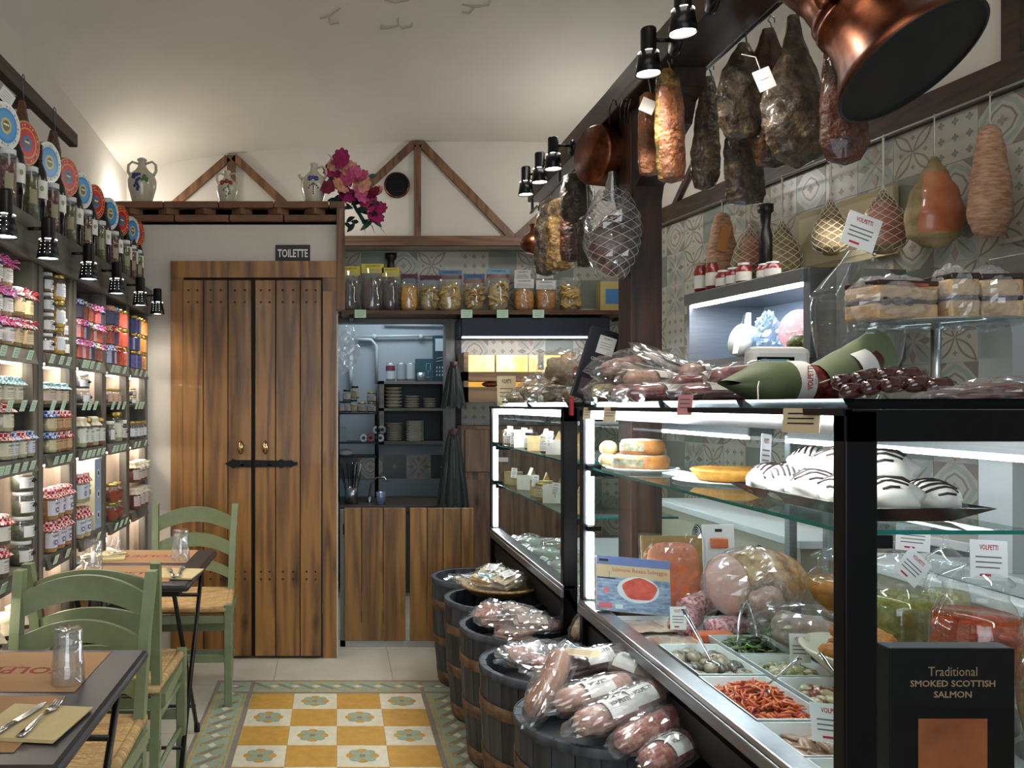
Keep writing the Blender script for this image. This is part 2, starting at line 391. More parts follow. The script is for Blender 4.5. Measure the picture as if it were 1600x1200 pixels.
# left wall, upper back wall, soffit, right wall (upper plaster)
def wallgrid(b, p0, p1, zf, z0, m, n=30):
    b.grid(lambda u, v: (p0[0]+(p1[0]-p0[0])*u, p0[1]+(p1[1]-p0[1])*u, z0+(zf(p0[0]+(p1[0]-p0[0])*u, p0[1]+(p1[1]-p0[1])*u)-z0)*v), n, 4, m)
b = MB(); wallgrid(b, (XL, -1.5), (XL, 4.9), lambda x, y: ceil_z(x, y)+.03, 0, PLASTER); b.box(XL-.12, XL-.001, -1.5, 5.8, 0, 3.3, PLASTER)
wallgrid(b, (XL, 4.9), (XL, YU), lambda x, y: ceil_z(x, y)+.03, 0, PLASTER, 8)
struct(b.build('wall_left'))
b = MB(); ZS = 2.47
b.box(XL, 2.6, YU, YT+.02, ZS, 3.5, PLASTER)          # bulkhead above the tiled recess
struct(b.build('wall_back'))
b = MB(); b.grid(lambda u, v: (xr(-1.5+u*7.4), -1.5+u*7.4, 2.55+v*1.1), 4, 2, PLASTER)
b.grid(lambda u, v: (xr(-1.5+u*7.4)+.1, -1.5+u*7.4, 0+v*3.7), 4, 2, PLASTER)
struct(b.build('wall_right'))
# patterned wall tiles
TG = mat('tile_grout', '#c2c1b6', .7); T0 = mat('tile_ivory', '#b3b0a3', .3, var=.03); T1 = mat('tile_sage', '#7f857b', .3, var=.05)
T2 = mat('tile_taupe', '#857c71', .35, var=.05); T3 = mat('tile_pale_green', '#9aa198', .3, var=.05); T4 = mat('tile_blush', '#a08b80', .35); T5 = mat('tile_dark_slate', '#46504f', .3, var=.05)
def ring(b, cx, cyy, r, wd, z, m, a0=0, a1=2*PI, n=14, sx=1):
    pts = [(cx+r*math.cos(a0+(a1-a0)*k/n), cyy+r*math.sin(a0+(a1-a0)*k/n)) for k in range(n+1)]
    inn = [(cx+(r-wd)*math.cos(a0+(a1-a0)*k/n), cyy+(r-wd)*math.sin(a0+(a1-a0)*k/n)) for k in range(n+1)]
    for k in range(n): b.flat([pts[k], pts[k+1], inn[k+1], inn[k]], z, m)
def cross(b, x, y, s, z, m):
    for a in range(4):
        t = a*PI/2; c, d = math.cos(t), math.sin(t)
        b.flat([(x+c*.0*s, y), (x+c*s*.55-d*s*.4, y+d*s*.55+c*s*.4), (x+c*s*1.05, y+d*s*1.05), (x+c*s*.55+d*s*.4, y+d*s*.55-c*s*.4)], z, m)
def leaf(b, x0, y0, x1, y1, wd, z, m, n=7):
    dx, dy = x1-x0, y1-y0; L = math.hypot(dx, dy); nx, ny = -dy/L, dx/L
    up = [(x0+dx*t/n+nx*wd*math.sin(PI*t/n), y0+dy*t/n+ny*wd*math.sin(PI*t/n)) for t in range(n+1)]
    dn = [(x0+dx*t/n-nx*wd*math.sin(PI*t/n), y0+dy*t/n-ny*wd*math.sin(PI*t/n)) for t in range(n-1, 0, -1)]
    b.flat(up+dn, z, m)
def tile(b, M, kind, s=.2):
    o = b.X; b.X = o @ M; h = s/2-.0015
    base = {0: T1, 1: T0, 2: T0, 3: T0, 4: T0, 5: T5}[kind]
    b.box(-h, h, -h, h, -.004, .002, base)
    z = .0026
    if kind == 1:
        for sx in (-1, 1):
            for sy in (-1, 1):
                leaf(b, 0, 0, sx*h, sy*h, .024, z, T2); leaf(b, sx*.01, sy*.01, sx*(h-.012), sy*(h-.012), .015, z+.0004, T0)
        for sx, sy in ((1, 0), (-1, 0), (0, 1), (0, -1)): cross(b, sx*.062, sy*.062, .011, z, T2)
    elif kind == 2:
        for k, (r, m) in enumerate(((h, T3), (h-.022, T0), (.062, T2), (.052, T0))):
            b.flat([(r, 0), (r*.62, r*.62), (0, r), (-r*.62, r*.62), (-r, 0), (-r*.62, -r*.62), (0, -r), (r*.62, -r*.62)], z+.0003*k, m)
        b.flat([(h, h*.35), (h, h), (h*.35, h)], z, T2); b.flat([(-h*.35, h), (-h, h), (-h, h*.35)], z, T2); b.flat([(-h, -h*.35), (-h, -h), (-h*.35, -h)], z, T2); b.flat([(h*.35, -h), (h, -h), (h, -h*.35)], z, T2)
        cross(b, 0, 0, .022, z+.002, T4)
    elif kind == 3:
        for i in (-1, 0, 1):
            for j in (-1, 0, 1): cross(b, i*.064, j*.064, .017, z, T2 if (i+j) % 2 else T1)
    elif kind == 4:
        for sx in (-1, 1):
            for sy in (-1, 1): leaf(b, sx*.012, sy*.012, sx*h, sy*h*.98, .034, z, T3); leaf(b, 0, 0, sx*h*.8, sy*h*.8, .004, z+.0004, T2)
        for a in range(4):
            t = a*PI/2; b.flat([(.03*math.cos(t), .03*math.sin(t)), (.062*math.cos(t)-.018*math.sin(t), .062*math.sin(t)+.018*math.cos(t)), (h*math.cos(t), h*math.sin(t)), (.062*math.cos(t)+.018*math.sin(t), .062*math.sin(t)-.018*math.cos(t))], z+.0008, T4 if a % 2 else T2)
    elif kind == 5: pass
    b.X = o
tr = random.Random(4)
def tile_field(b, M, nx, nz_, skip=None, dark=False):
    """M maps local x right, y up, z out of the wall"""
    o = b.X; b.X = M
    b.box(0, nx*.2, 0, nz_*.2, -.03, -.0005, TG)
    b.X = o
    for j in range(nz_):
        prev = -1
        for i in range(nx):
            if skip and skip(i, j): continue
            k = tr.choice([0, 1, 2, 3, 4, 0, 3, 1]) 
            while k == prev: k = tr.choice([0, 1, 2, 3, 4])
            prev = k
            tile(b, M @ Matrix.Translation(((i+.5)*.2, (j+.5)*.2, 0)), k)
WALLM = rotm(PI/2)     # local xy -> world xz facing -y
# tiled back wall right of the kitchen opening and above it
b = MB()
OX0, OX1, OZ = 0.0, .79, 1.965
tile_field(b, Matrix.Translation((.87, YT, .46)) @ WALLM, 7, 10)
tile_field(b, Matrix.Translation((-.03, YT, 2.06)) @ WALLM, 4, 2); b.box(.77, .87, YT, YT+.03, 2.06, 2.46, TG)
b.box(-1.4, 2.5, YT+.03, YT+.14, 2.0, 3.4, TG); b.box(.87, 2.5, YT+.03, YT+.14, 0, 2.0, TG)
struct(b.build('wall_back'))
b = MB()
Mr = Matrix.Translation((xr(YT-.05), YT-.05, .55)) @ Matrix.Rotation(-PI/2+math.atan(.155), 4, 'Z') @ WALLM
tile_field(b, Mr, 25, 10)
struct(b.build('wall_right'))
# timber band, rail and studs on the right wall
def band(b, y0, y1, z0, z1, off, th, m):
    vs = []
    for y in (y0, y1):
        for dx in (-off-th, -off):
            for z in (z0, z1): vs.append((xr(y)+dx, y, z))
    b.add(vs, [(0, 1, 3, 2), (4, 6, 7, 5), (0, 4, 5, 1), (2, 3, 7, 6), (1, 5, 7, 3), (0, 2, 6, 4)], m)
b = MB(); band(b, .5, YU, 2.545, 2.665, 0, .03, BEAM); struct(b.build('trim_1'))
b = MB()
for y in (3.05, 1.9): band(b, y-.035, y+.035, 2.66, 3.6, 0, .025, BEAM)
vs = []
for (y, z) in ((5.3, 2.62), (4.35, 3.55)):
    for dx in (-.025, 0):
        for d in (-.04, .04): vs.append((xr(y)+dx, y+d, z))
b.add(vs, [(0, 1, 3, 2), (4, 6, 7, 5), (0, 4, 5, 1), (2, 3, 7, 6), (1, 5, 7, 3), (0, 2, 6, 4)], BEAM)
struct(b.build('trim_2'))
# the truss on the upper back wall
def plank(b, p, q, wd, y, th, m):
    p, q = Vector((p[0], 0, p[1])), Vector((q[0], 0, q[1])); d = (q-p).normalized(); n = Vector((-d.z, 0, d.x))*wd/2
    pts = [p+n, q+n, q-n, p-n]; vs = [(a.x, y-th, a.z) for a in pts]+[(a.x, y, a.z) for a in pts]
    b.add(vs, [(0, 1, 2, 3), (7, 6, 5, 4), (0, 4, 5, 1), (1, 5, 6, 2), (2, 6, 7, 3), (3, 7, 4, 0)], m)
def bp(px, py): v = P(px, py, YU); return (v.x, v.z)
n_t = 3
b = MB(); b.box(.02, 2.06, YU-.04, YU, ZS-.01, ZS+.055, TRIMW); struct(b.build('trim_3'))
b = MB()
for p, q, wd in (((362, 244), (362, 318), .055), ((357, 248), (262, 330), .05), ((366, 246), (452, 326), .05), ((652, 222), (652, 376), .045), ((646, 226), (566, 300), .05), ((658, 226), (800, 372), .05), ((806, 372), (890, 295), .05)):
    plank(b, bp(*p), bp(*q), wd, YU, .03, TRIMV)
struct(b.build('trim_4'))
# round ventilation grille
t = thing('ventilation_grille', 'round black ventilation grille with copper rim on the upper back wall', 'vent', P(620, 290, YU-.004))
b = MB(); b.X = rotm(PI/2); b.lathe([(.078, 0), (.088, .004), (.088, .014), (.078, .018)], 28, COPPER); b.build('rim', t)
b = MB(); b.X = rotm(PI/2); b.lathe([(0, .003), (.08, .003)], 28, DBLACK)
for k in range(-6, 7): b.box(-math.sqrt(.0064-(k*.0115)**2), math.sqrt(.0064-(k*.0115)**2), k*.0115-.0025, k*.0115+.0025, .004, .012, BLACK)
b.build('slats', t)
# toilet cubicle
b = MB()
b.box(-1.34, -.905, YD, YD+.1, 0, 2.47, PLASTER); b.box(-.905, -.0, YD, YD+.1, 2.165, 2.47, PLASTER); b.box(-.02, .008, YD+.02, YU, 0, 2.47, PLASTER)
b.box(XL, .0, YD, YU, 2.37, 2.475, PLASTER)
struct(b.build('wall_toilet'))
DOORW = wood('stained_door_pine', '#4c3014', '#966a34', 2, .42, .7, coat=.1)
b = MB()   # door frame and brick-tile ledge
b.box(-.905, -.835, YD-.03, YD+.02, 0, 2.0, DOORW); b.box(-.075, .0, YD-.03, YD+.02, 0, 2.0, DOORW)
b.box(-.905, .0, YD-.035, YD+.02, 2.075, 2.165, DOORW); b.box(-.905, -.835, YD-.03, YD+.02, 2.0, 2.075, DOORW); b.box(-.075, 0, YD-.03, YD+.02, 2.0, 2.075, DOORW)
struct(b.build('door_1'))
BRICK = mat('terracotta_tile', '#64442f', .7, c2='#7e583f', vs=9, bump=.3, bs=25, bd=.003, island=.12)
b = MB()
for k in range(5): x = -1.24+k*.30; b.box(x, min(x+.296, .045), YD-.05, YD+.12, 2.452, 2.488, BRICK, .004)
for k in range(4): 
    b.box(-1.18+k*.298, min(-1.18+k*.298+.292, .0), YD-.035, YD+.1, 2.384, 2.418, BRICK, .004)
for k in range(6): x = -1.12+k*.2; b.obox(frame((x, YD+.035, 2.435), PI/4), .13, .13, .032, BRICK)
struct(b.build('trim_5'))
b = MB(); b.box(-.0, .045, YD-.045, YD+.05, 1.9, 2.452, TRIMV); struct(b.build('trim_6'))
b = MB()
for h in range(2):
    x0 = -.835 if h == 0 else -.447
    pass
doors = []
for h, (x0, x1, cuts) in enumerate(((-.838, -.462, (.0, .30, .655, 1.0)), (-.445, -.082, (.0, .31, .68, 1.0)))):
    t = thing('cupboard_door', 'left leaf of the brown plank toilet door' if h == 0 else 'right leaf of the brown plank toilet door', 'door', ((x0+x1)/2, YD-.02, .015))
    hw = (x1-x0)/2; b = MB()
    for k in range(3): b.box(-hw+2*hw*cuts[k]+.002, -hw+2*hw*cuts[k+1]-.002, -.022, 0, 0, 2.045, DOORW, .003)
    b.box(-hw, hw, -.014, 0, 0, 2.04, mat('door_groove', '#1b0f06', .8))
    NAIL = mat('nail', '#3a2a1c', .5, .6)
    for z in (1.99, 1.925, .46, .42):
        for k in range(3):
            for q in (.3, .72): xx = -hw+2*hw*(cuts[k]+(cuts[k+1]-cuts[k])*q); b.cyl((xx, -.021, z), (xx, -.025, z), .0055, NAIL, 8)
    b.build('plank_panel', t)
    BRASS = mat('brass', '#b8a274', .25, 1)
    sx = 1 if h == 0 else -1; hx = sx*(hw-.058); b = MB()
    b.X = Matrix.Translation((hx, -.024, 1.135)); b.tube([(0, -.002, -.034), (0, -.016, -.02), (0, -.021, 0), (0, -.016, .02), (0, -.002, .034)], [.006, .014, .017, .014, .006], 10, BRASS)
    b.build('handle', t)
    b = MB(); b.X = Matrix.Translation((sx*hw, -.024, 1.047)) @ rotm(PI/2)
    L = .147 if h == 0 else .232
    pts = [(0, -.02), (0, .02), (-sx*L*.55, .019), (-sx*L*.68, .026), (-sx*L*.8, .014), (-sx*L, 0), (-sx*L*.8, -.014), (-sx*L*.68, -.026), (-sx*L*.55, -.019)]
    if h: pts = [(0, -.02), (0, .02), (L*.55, .017), (L*.62, .025), (L*.7, .016), (L*.86, .02), (L*.92, .01), (L, .009), (L, -.009), (L*.92, -.01), (L*.86, -.02), (L*.7, -.016), (L*.62, -.025), (L*.55, -.017)]
    b.poly(pts, .006, BLACK); b.lathe([(.013, .004), (.012, .012), (0, .014)], 14, BLACK, (-sx*L*.35, 0, 0)); b.build('strap_hinge', t)
    struct(t); t.name = 'door_2' if h == 0 else 'door_3'
b = MB(); b.box(-.47, -.44, YD-.0, YD+.02, .02, 2.06, DBLACK); b.box(-.84, -.08, YD+.01, YD+.03, 0, 2.08, DBLACK); b.build('shadow_gap'); struct(bpy.data.objects['shadow_gap']).name = 'gap_shade'  # black sheet painted in for the shade between and behind the leaves
t = thing('toilet_sign', 'small dark sign reading TOILETTE above the plank door', 'sign', P(457.5, 396, YD-.004))
b = MB(); b.X = rotm(PI/2); b.obox(Matrix.Identity(4), .19, .094, .01, mat('sign_slate', '#2d2829', .6), .004); b.build('board', t)
b = MB(); b.X = rotm(PI/2); b.text('TOILETTE', .045, PAPER, wfit=.165, z=.0062); b.build('lettering', t)
# ---------------------------------------------------------------- lamps
SHADE = mat('lamp_black', '#141315', .3, .4)
HOLE = mat('lamp_pinhole', '#fff4e0', .5, emit=5, ecol='#fff6ea')
BULB = mat('lamp_glow', '#fff4e0', .5, emit=28, ecol='#fff6ea')
def make_spot():
    """wall spot: local -x is towards the wall; the shade's rim is 0.0 in z, socket above"""
    t = thing('spot_lamp', '', 'lamp')
    b = MB(); b.lathe([(.0, .135), (.020, .135), (.022, .13), (.022, .072), (.026, .066), (.0, .066)][::-1], 20, SHADE); b.build('socket', t)
    b = MB(); b.lathe([(.036, 0), (.0375, .001), (.027, .066), (.025, .066), (.034, .002)][::-1], 24, SHADE)
    for k in range(3):
        a = PI*1.5-.5+.5*k
        for j in range(4): z = .018+j*.012; r = .0376-(z)*.16; b.ell((r*math.cos(a), r*math.sin(a), z), (.0010, .0010, .0010), HOLE, 5, 3)
    for k in range(5): a = 2*PI*k/5; b.tube([((.0282)*math.cos(a+q), (.0282)*math.sin(a+q), .0635) for q in (-.35, 0, .35)], .0013, 4, HOLE)
    b.build('lamp_shade', t)
    b = MB(); b.lathe([(0, .012), (.027, .012), (.031, .006), (0, .0045)], 20, BULB); b.build('bulb', t)
    b = MB(); b.tube([(-.02, 0, .1), (-.075, 0, .1)], .006, 8, SHADE); b.lathe([(.0, 0), (.036, 0), (.036, .014), (.0, .018)], 20, SHADE, (0, 0, 0)) if 0 else None
    b.X = Matrix.Translation((-.085, 0, .09)) @ rotm(0, PI/2); b.lathe([(0, 0), (.035, 0), (.037, .006), (.03, .016), (0, .018)], 20, SHADE); b.build('wall_arm', t)
    return t
SPOT = Proto(make_spot)
ords = ['nearest the viewer', 'second', 'third', 'fourth', 'fifth', 'farthest and beside the toilet wall']
for i, y in enumerate((2.34, 2.69, 3.13, 3.53, 3.95, 4.33)):
    where = ['nearest the viewer', 'second from the viewer', 'third from the viewer', 'fourth from the viewer', 'fifth from the viewer', 'farthest from the viewer'][i]
    SPOT.put((-.94, y, 1.855), 0, 'black spot lamp on the left shelf fascia, '+where, 'spot lamps along the jar shelves')
    lamp('SPOT', (-.94, y, 1.853), 4.2, (1, .93, .84), .03, (0, 0, 0), angle=2.3, blend=.8)

SLED = mat('shelf_led', '#ffffff', .5, emit=42, ecol='#fff2e4')
# ---------------------------------------------------------------- wall shelving
SHW = wood('grey_washed_oak', '#37332c', '#6a655a', 2, .6, .6, knots=False, island=.12)
SHH = wood('grey_washed_oak_flat', '#37342e', '#66625a', 1, .6, .6, knots=False, island=.1)
BACKW = wood('pale_back_boards', '#8c7b69', '#b7a592', 2, .6, .8, island=.08)
TAG = mat('green_price_tag', '#c6e2c8', .6); TAGT = mat('tag_print', '#8ba68d', .8)
XF, XB, Y0, Y1 = -1.03, -1.30, 1.55, 4.50
unit = thing('shelving_unit', 'tall grey wooden shelving filled with jars along the left wall', 'shelving', (XF, Y1, 0))
U = Matrix.Translation((-XF, -Y1, 0))
UP = [(1.55, 1.61), (2.25, 2.31), (2.80, 2.84), (2.86, 2.90), (3.185, 3.22), (3.235, 3.27), (3.63, 3.69), (4.045, 4.105), (4.44, 4.50)]
for y0, y1 in UP:
    b = MB(); b.X = U; b.box(XB, XF, y0, y1, 0, 1.87, SHW, .002); b.build('upright', unit)
    for z0, z1 in ((.51, .808), (.847, 1.168), (1.384, 1.528)): b = MB(); b.X = U; b.box(XB, XF-.035, y0-.0012, y1+.0012, z0, z1, BACKW); b.build('side_lining', unit)  # pale lining only in lit tiers; unlit tiers stay dark oak as painted-in shade
b = MB(); b.X = U
for k in range(22): b.box(XB-.02, XB, Y0+k*(Y1-Y0)/22+.001, Y0+(k+1)*(Y1-Y0)/22-.001, 0, 2.0, BACKW)
b.build('back_panel', unit)
BAYS = {'A': (2.31, 2.80), 'B': (2.90, 3.185), 'C': (3.27, 3.63), 'D': (3.69, 4.045), 'E': (4.105, 4.44), 'Z': (1.61, 2.25)}
for z, th in ((1.53, .035), (1.17, .035), (.81, .035), (.48, .03), (.1, .03)):
    for kb, (y0, y1) in BAYS.items():
        b = MB(); b.X = U; b.box(XB, XF+.006, y0, y1, z, z+th, SHH, .002)
        if z > .8: b.add([(XF+.006, y0, z-.012), (XF+.02, y0, z-.012), (XF+.006, y0, z+.034), (XF+.006, y1, z-.012), (XF+.02, y1, z-.012), (XF+.006, y1, z+.034)], [(0, 1, 2), (3, 5, 4), (1, 4, 5, 2), (0, 3, 4, 1)], SHH)
        b.build('shelf', unit)
for kb, (y0, y1) in BAYS.items():
    b = MB(); b.X = U; b.box(XB, XF-.01, y0, y1, 1.372, 1.382, DBLACK); b.build('inner_shelf', unit)
    if kb != 'Z':
        for z in (1.515, 1.157, .795):
            b = MB(); b.X = U; b.box(XF-.05, XF-.035, y0+.02, y1-.02, z, z+.006, SLED); o = b.build('light_strip', unit)
b = MB(); b.X = U; b.box(XB-.13, XF+.02, Y0, Y1, 1.87, 2.0, SHH, .003); b.box(XF+.005, XF+.026, Y0, Y1, 1.865, 2.003, SHH); b.build('fascia', unit)
def ptag(y, z, w=.042, zt=.038):
    b = MB(); b.X = U @ Matrix.Translation((XF+.0205, y, z)) @ Matrix.Rotation(PI/2, 4, 'Z') @ rotm(math.radians(108)); b.box(-w/2, w/2, -zt/2, zt/2, -.0005, .0008, TAG)
    for q in range(3): b.box(-w*.35, w*(.3-.1*(q == 2)), zt*(.24-.22*q), zt*(.24-.22*q)+.002, .0008, .0011, TAGT)
    b.build('price_tag', unit)
for bay, zs in (('A', ((1.555, (2.50, 2.60, 2.72)), (1.39, (2.55, 2.66, 2.75)), (1.19, (2.48, 2.53, 2.6, 2.67, 2.74)), (.835, (2.5,)))),
                ('B', ((1.555, (2.93, 3.03, 3.11)), (1.39, (2.94, 3.05)), (1.19, (2.97, 3.04, 3.12)), (.835, (2.97, 3.1)))),
                ('C', ((1.555, (3.3, 3.35, 3.41, 3.5)), (1.39, (3.31, 3.38, 3.46)), (1.19, (3.3, 3.37, 3.43, 3.5, 3.57)), (.835, (3.5,)))),
                ('D', ((1.555, (3.72, 3.78, 3.83, 3.93)), (1.39, (3.73, 3.83, 3.92)), (1.19, (3.74, 3.8, 3.87, 3.93)), (.835, (3.78, 3.87, 3.96)))),
                ('E', ((1.555, (4.16, 4.26, 4.37)), (1.39, (4.17, 4.24, 4.3)), (1.19, (4.14, 4.22, 4.36)), (.835, ())))):
    for z, ys in zs:
        for y in ys: ptag(y, z-.012 if z > .8 else z)

# ---------------------------------------------------------------- jars
def cmat(c): return mat('food_'+c.strip('#'), c, .5, var=.35, vs=60, bump=.3, bs=70, bd=.004, coat=.4)
GOLD = mat('gold_lid', '#b39a52', .3, .9); WLID = mat('white_lid', '#d9dad8', .35); BLID = mat('dark_lid', '#191717', .4)
GING = {'red': checks('red_gingham', '#a3101e', '#d9c6c0', 95), 'pink': checks('pink_gingham', '#b23f5c', '#dcc0c4', 95), 'purple': checks('purple_gingham', '#6d4a92', '#d9cfe0', 150),
        'blue': checks('blue_gingham', '#2c4684', '#bfc9dc', 95), 'aqua': checks('aqua_gingham', '#5f9ea0', '#dfeceb', 120), 'mint': checks('mint_gingham', '#6f9c80', '#e3ece4', 120),
        'olive': checks('olive_print', '#6a6a3a', '#d6cfae', 120), 'cream': mat('cream_cloth', '#cfc6ad', .9, var=.08, vs=30), 'orange': checks('orange_gingham', '#cf6a2c', '#ecd9c6', 150)}
RIB = {'red': mat('red_ribbon', '#b01f38', .5), 'pink': mat('pink_ribbon', '#cf5a9a', .5), 'twine': TWINE}
def make_jar(r, h, food, cap, lab='#dedcd4', mark=None, square=False, ribbon=None, fill=.9, lname='jar'):
    def f():
        t = thing(lname, '', 'jar')
        b = MB(); n = 6 if square else 18
        pr = [(0, 0), (r*.9, 0), (r, h*.05), (r, h*.74), (r*.82, h*.82), (r*.8, h*.87)]
        if square: b.X = rotm(0, 0, PI/6)
        b.lathe([(0, .002), (r*.86, .003), (r*.93, h*.06), (r*.93, h*.72*fill), (0, h*.72*fill)], n, cmat(food), sm=not square); b.build('contents', t)
        b = MB(); b.X = rotm(0, 0, PI/6) if square else Matrix.Identity(4); b.lathe(pr, n, GLS, sm=not square); b.build('glass_body', t)
        b = MB()
        if cap in GING:
            def wob(a, z): return 1+(.16*math.sin(a*9+z*40)+.08*math.sin(a*5)) * max(0, (h*.93-z)/(h*.25))
            b.lathe([(r*1.22, h*.70), (r*1.12, h*.76), (r*.86, h*.84), (r*.92, h*.9), (r*.9, h*.97), (r*.6, h*1.0), (0, h*1.005)], 36, GING[cap], wob=wob); b.build('cloth_cap', t)
        else:
            m = {'gold': GOLD, 'white': WLID, 'dark': BLID}[cap]
            b.lathe([(r*.84, h*.84), (r*.88, h*.85), (r*.88, h*.985), (r*.84, h), (0, h)], 18, m); b.build('lid', t)
        if ribbon:
            b = MB(); b.lathe([(r*.88, h*.83), (r*.92, h*.845), (r*.88, h*.86)], 16, RIB[ribbon])
            for sx in (-1, 1):
                b.tube([(r*.9, 0, h*.845), (r*1.25, sx*r*.45, h*.94), (r*1.3, sx*r*.8, h*.87), (r*.92, 0, h*.845)], .0022, 5, RIB[ribbon]); b.tube([(r*.9, 0, h*.845), (r*1.3, sx*r*.4, h*.7), (r*1.5, sx*r*.5, h*.62)], .0018, 5, RIB[ribbon])
            b.build('ribbon', t)
        if lab:
            b = MB(); lm = mat('label_'+lab.strip('#'), lab, .7); a0, a1 = -1.15, 1.15
            b.grid(lambda u, v: ((r*1.012)*math.cos(a0+(a1-a0)*u), (r*1.012)*math.sin(a0+(a1-a0)*u), h*(.16+.46*v)), 10, 1, lm)
            M0 = Matrix.Translation((r*1.014, 0, h*.53)) @ Matrix.Rotation(PI/2, 4, 'Z') @ rotm(PI/2)
            b.X = M0; b.text('VOLPETTI', h*.06, INK, wfit=r*1.0, z=.001)
            for q in range(3): b.box(-r*.45, r*.4, -h*(.14+q*.07), -h*(.14+q*.07)+.0012, .0003, .0009, GREY_INK)
            if mark == 'olive': b.X = M0 @ Matrix.Translation((r*.25, -h*.12, .0015)); [b.ell((x, y, 0), (r*.17, r*.12, .001), INK, 8, 4) for x, y in ((0, 0), (r*.25, r*.1), (-r*.22, r*.05), (.0, r*.2))]
            if mark == 'roundel': b.X = M0 @ Matrix.Translation((0, -h*.2, .0015)); b.lathe([(0, 0), (r*.28, 0)], 12, mat('violet_print', '#5b5a9a', .7)); b.lathe([(0, .0005), (r*.12, .0005)], 10, PAPER)
            b.build('label', t)
        return t
    return Proto(f)
def row(bay, ys, x, z, proto, desc, grp, tiers=1, h=.1, jit=.25, kinds=None):
    """upright tiers of jars at the given depths; every jar gets its own description"""
    sh = min(.055 if z != .847 or bay != 'C' else .0, BAYS[bay][1]-.034-max(ys)); x += .02
    for ti in range(tiers):
        for i, y in enumerate([q+sh for q in ys]):
            place = {1: [''], 2: ['lower', 'upper'], 3: ['bottom', 'middle', 'top'], 4: ['bottom', 'second', 'third', 'top']}[tiers][ti]
            n = len(ys); pos = '' if n == 1 else ({0: 'nearest', n-1: 'farthest'}.get(i) or ORD[i])
            lab = ' '.join(q for q in (pos, place, desc, 'on the', BAYN[bay]) if q)
            p = proto[(i+ti) % len(proto)] if isinstance(proto, list) else proto
            p.put((x+RND.uniform(-.004, .004), y, z+ti*h), RND.uniform(-jit, jit)-.15, lab, grp)
SHN = {1.567: 'high', 1.384: 'eye-level', 1.207: 'chest-high', .847: 'waist-high', .512: 'low', .13: 'lowest'}
BAYN = {}
def setbay(z):
    s = SHN[z]
    for k, v in (('A', 'nearest bay'), ('B', 'narrow second bay'), ('C', 'third bay'), ('D', 'fourth bay'), ('E', 'last bay')): BAYN[k] = f'{s} shelf, {v}'
z = 1.567; setbay(z)
jp = make_jar(.040, .092, '#b08a52', 'pink', '#d5d2cd', ribbon='pink'); jpp = make_jar(.040, .092, '#9a7a4a', 'purple', '#d5d2cd', ribbon='pink')
row('A', (2.47, 2.56), -1.085, z, [jpp, jp], 'jar with gathered gingham cap', 'jars on the nearest high shelf', 3, .093)
jk = make_jar(.036, .098, '#8a6a2c', 'mint', '#c9b48a', ribbon='red')
row('A', (2.645, 2.73), -1.075, z, jk, 'kraft-labelled jar with mint cap', 'jars on the nearest high shelf', 2, .099)
jw = make_jar(.029, .072, '#6a4a38', 'white', '#dedede', 'olive')
row('B', (2.93,), -1.07, z, jw, 'white-lidded labelled jar', 'jars on the second bay high shelf', 4, .073)
jy = make_jar(.032, .098, '#c99a12', 'gold', '#d8dbe0')
row('B', (3.01,), -1.06, z, jy, 'yellow preserve jar with blank label', 'jars on the second bay high shelf', 3, .099)
js = make_jar(.026, .07, '#7a3a20', 'white', '#dcdad6')
row('B', (3.09, 3.15), -1.07, z, js, 'small reddish jar', 'jars on the second bay high shelf', 2, .071)
cr = [make_jar(.030, .078, c, k, None, square=True, ribbon=rb, fill=1.1) for c, k, rb in (('#b8481c', 'purple', 'pink'), ('#c8352a', 'pink', 'pink'), ('#3a2050', 'blue', None), ('#a33226', 'olive', None))]
row('C', (3.31, 3.385, 3.46, 3.54, 3.60), -1.065, z, cr, 'square bright jam jar with cloth cap', 'bright jam jars', 3, .08)
row('C', (3.33, 3.42, 3.51), -1.14, z+.02, cr, 'rear jam jar with cloth cap', 'bright jam jars', 3, .083)
dr = [make_jar(.028, .088, c, k, None, square=True, ribbon=rb, fill=1.1) for c, k, rb in (('#31306e', 'blue', None), ('#b0401c', 'orange', 'red'), ('#2c2c70', 'orange', None))]
row('D', (3.72, 3.785), -1.06, z, dr, 'blue or rust jar with bow cap', 'bright jam jars', 3, .09)
do = make_jar(.029, .088, '#e2481c', 'gold', None, square=True, fill=1.12); db = make_jar(.029, .088, '#2e2f82', 'gold', None, square=True, fill=1.12); dy = make_jar(.029, .088, '#e58a17', 'gold', None, square=True, fill=1.12)
row('D', (3.86, 3.945), -1.06, z, do, 'vivid orange-red jar with gold lid', 'bright jam jars', 3, .09)
row('E', (4.15, 4.225), -1.06, z, db, 'deep blue jar with gold lid', 'bright jam jars', 3, .09)
row('E', (4.31, 4.385), -1.06, z, dy, 'bright orange jar with gold lid', 'bright jam jars', 3, .09)
z = 1.384; setbay(z)
ja = make_jar(.036, .088, '#b9b08a', 'aqua', '#cfc8b2')
row('A', (2.46, 2.55, 2.63), -1.075, z, ja, 'pale jar with aqua gingham cap', 'aqua capped jars'); make_jar(.036, .085, '#b9b58f', 'gold', None).put((-1.075, 2.71, z), 0, 'pale unlabelled jar beside the aqua capped jars', 'aqua capped jars')
row('B', (2.96, 3.04, 3.11), -1.08, z, make_jar(.033, .08, '#a08468', 'aqua', '#c9b6a2'), 'brown jar with aqua gingham cap', 'aqua capped jars')
row('C', (3.36,), -1.07, z, make_jar(.03, .062, '#3a3440', 'white', '#d2d2d6', 'olive'), 'small white-lidded jar with dark print', 'small jars at eye level', 2, .063)
make_jar(.028, .07, '#4a3c1c', 'olive', '#c8d24a').put((-1.07, 3.30, z), 0, 'little dark jar with bright yellow label, third bay', 'small jars at eye level')
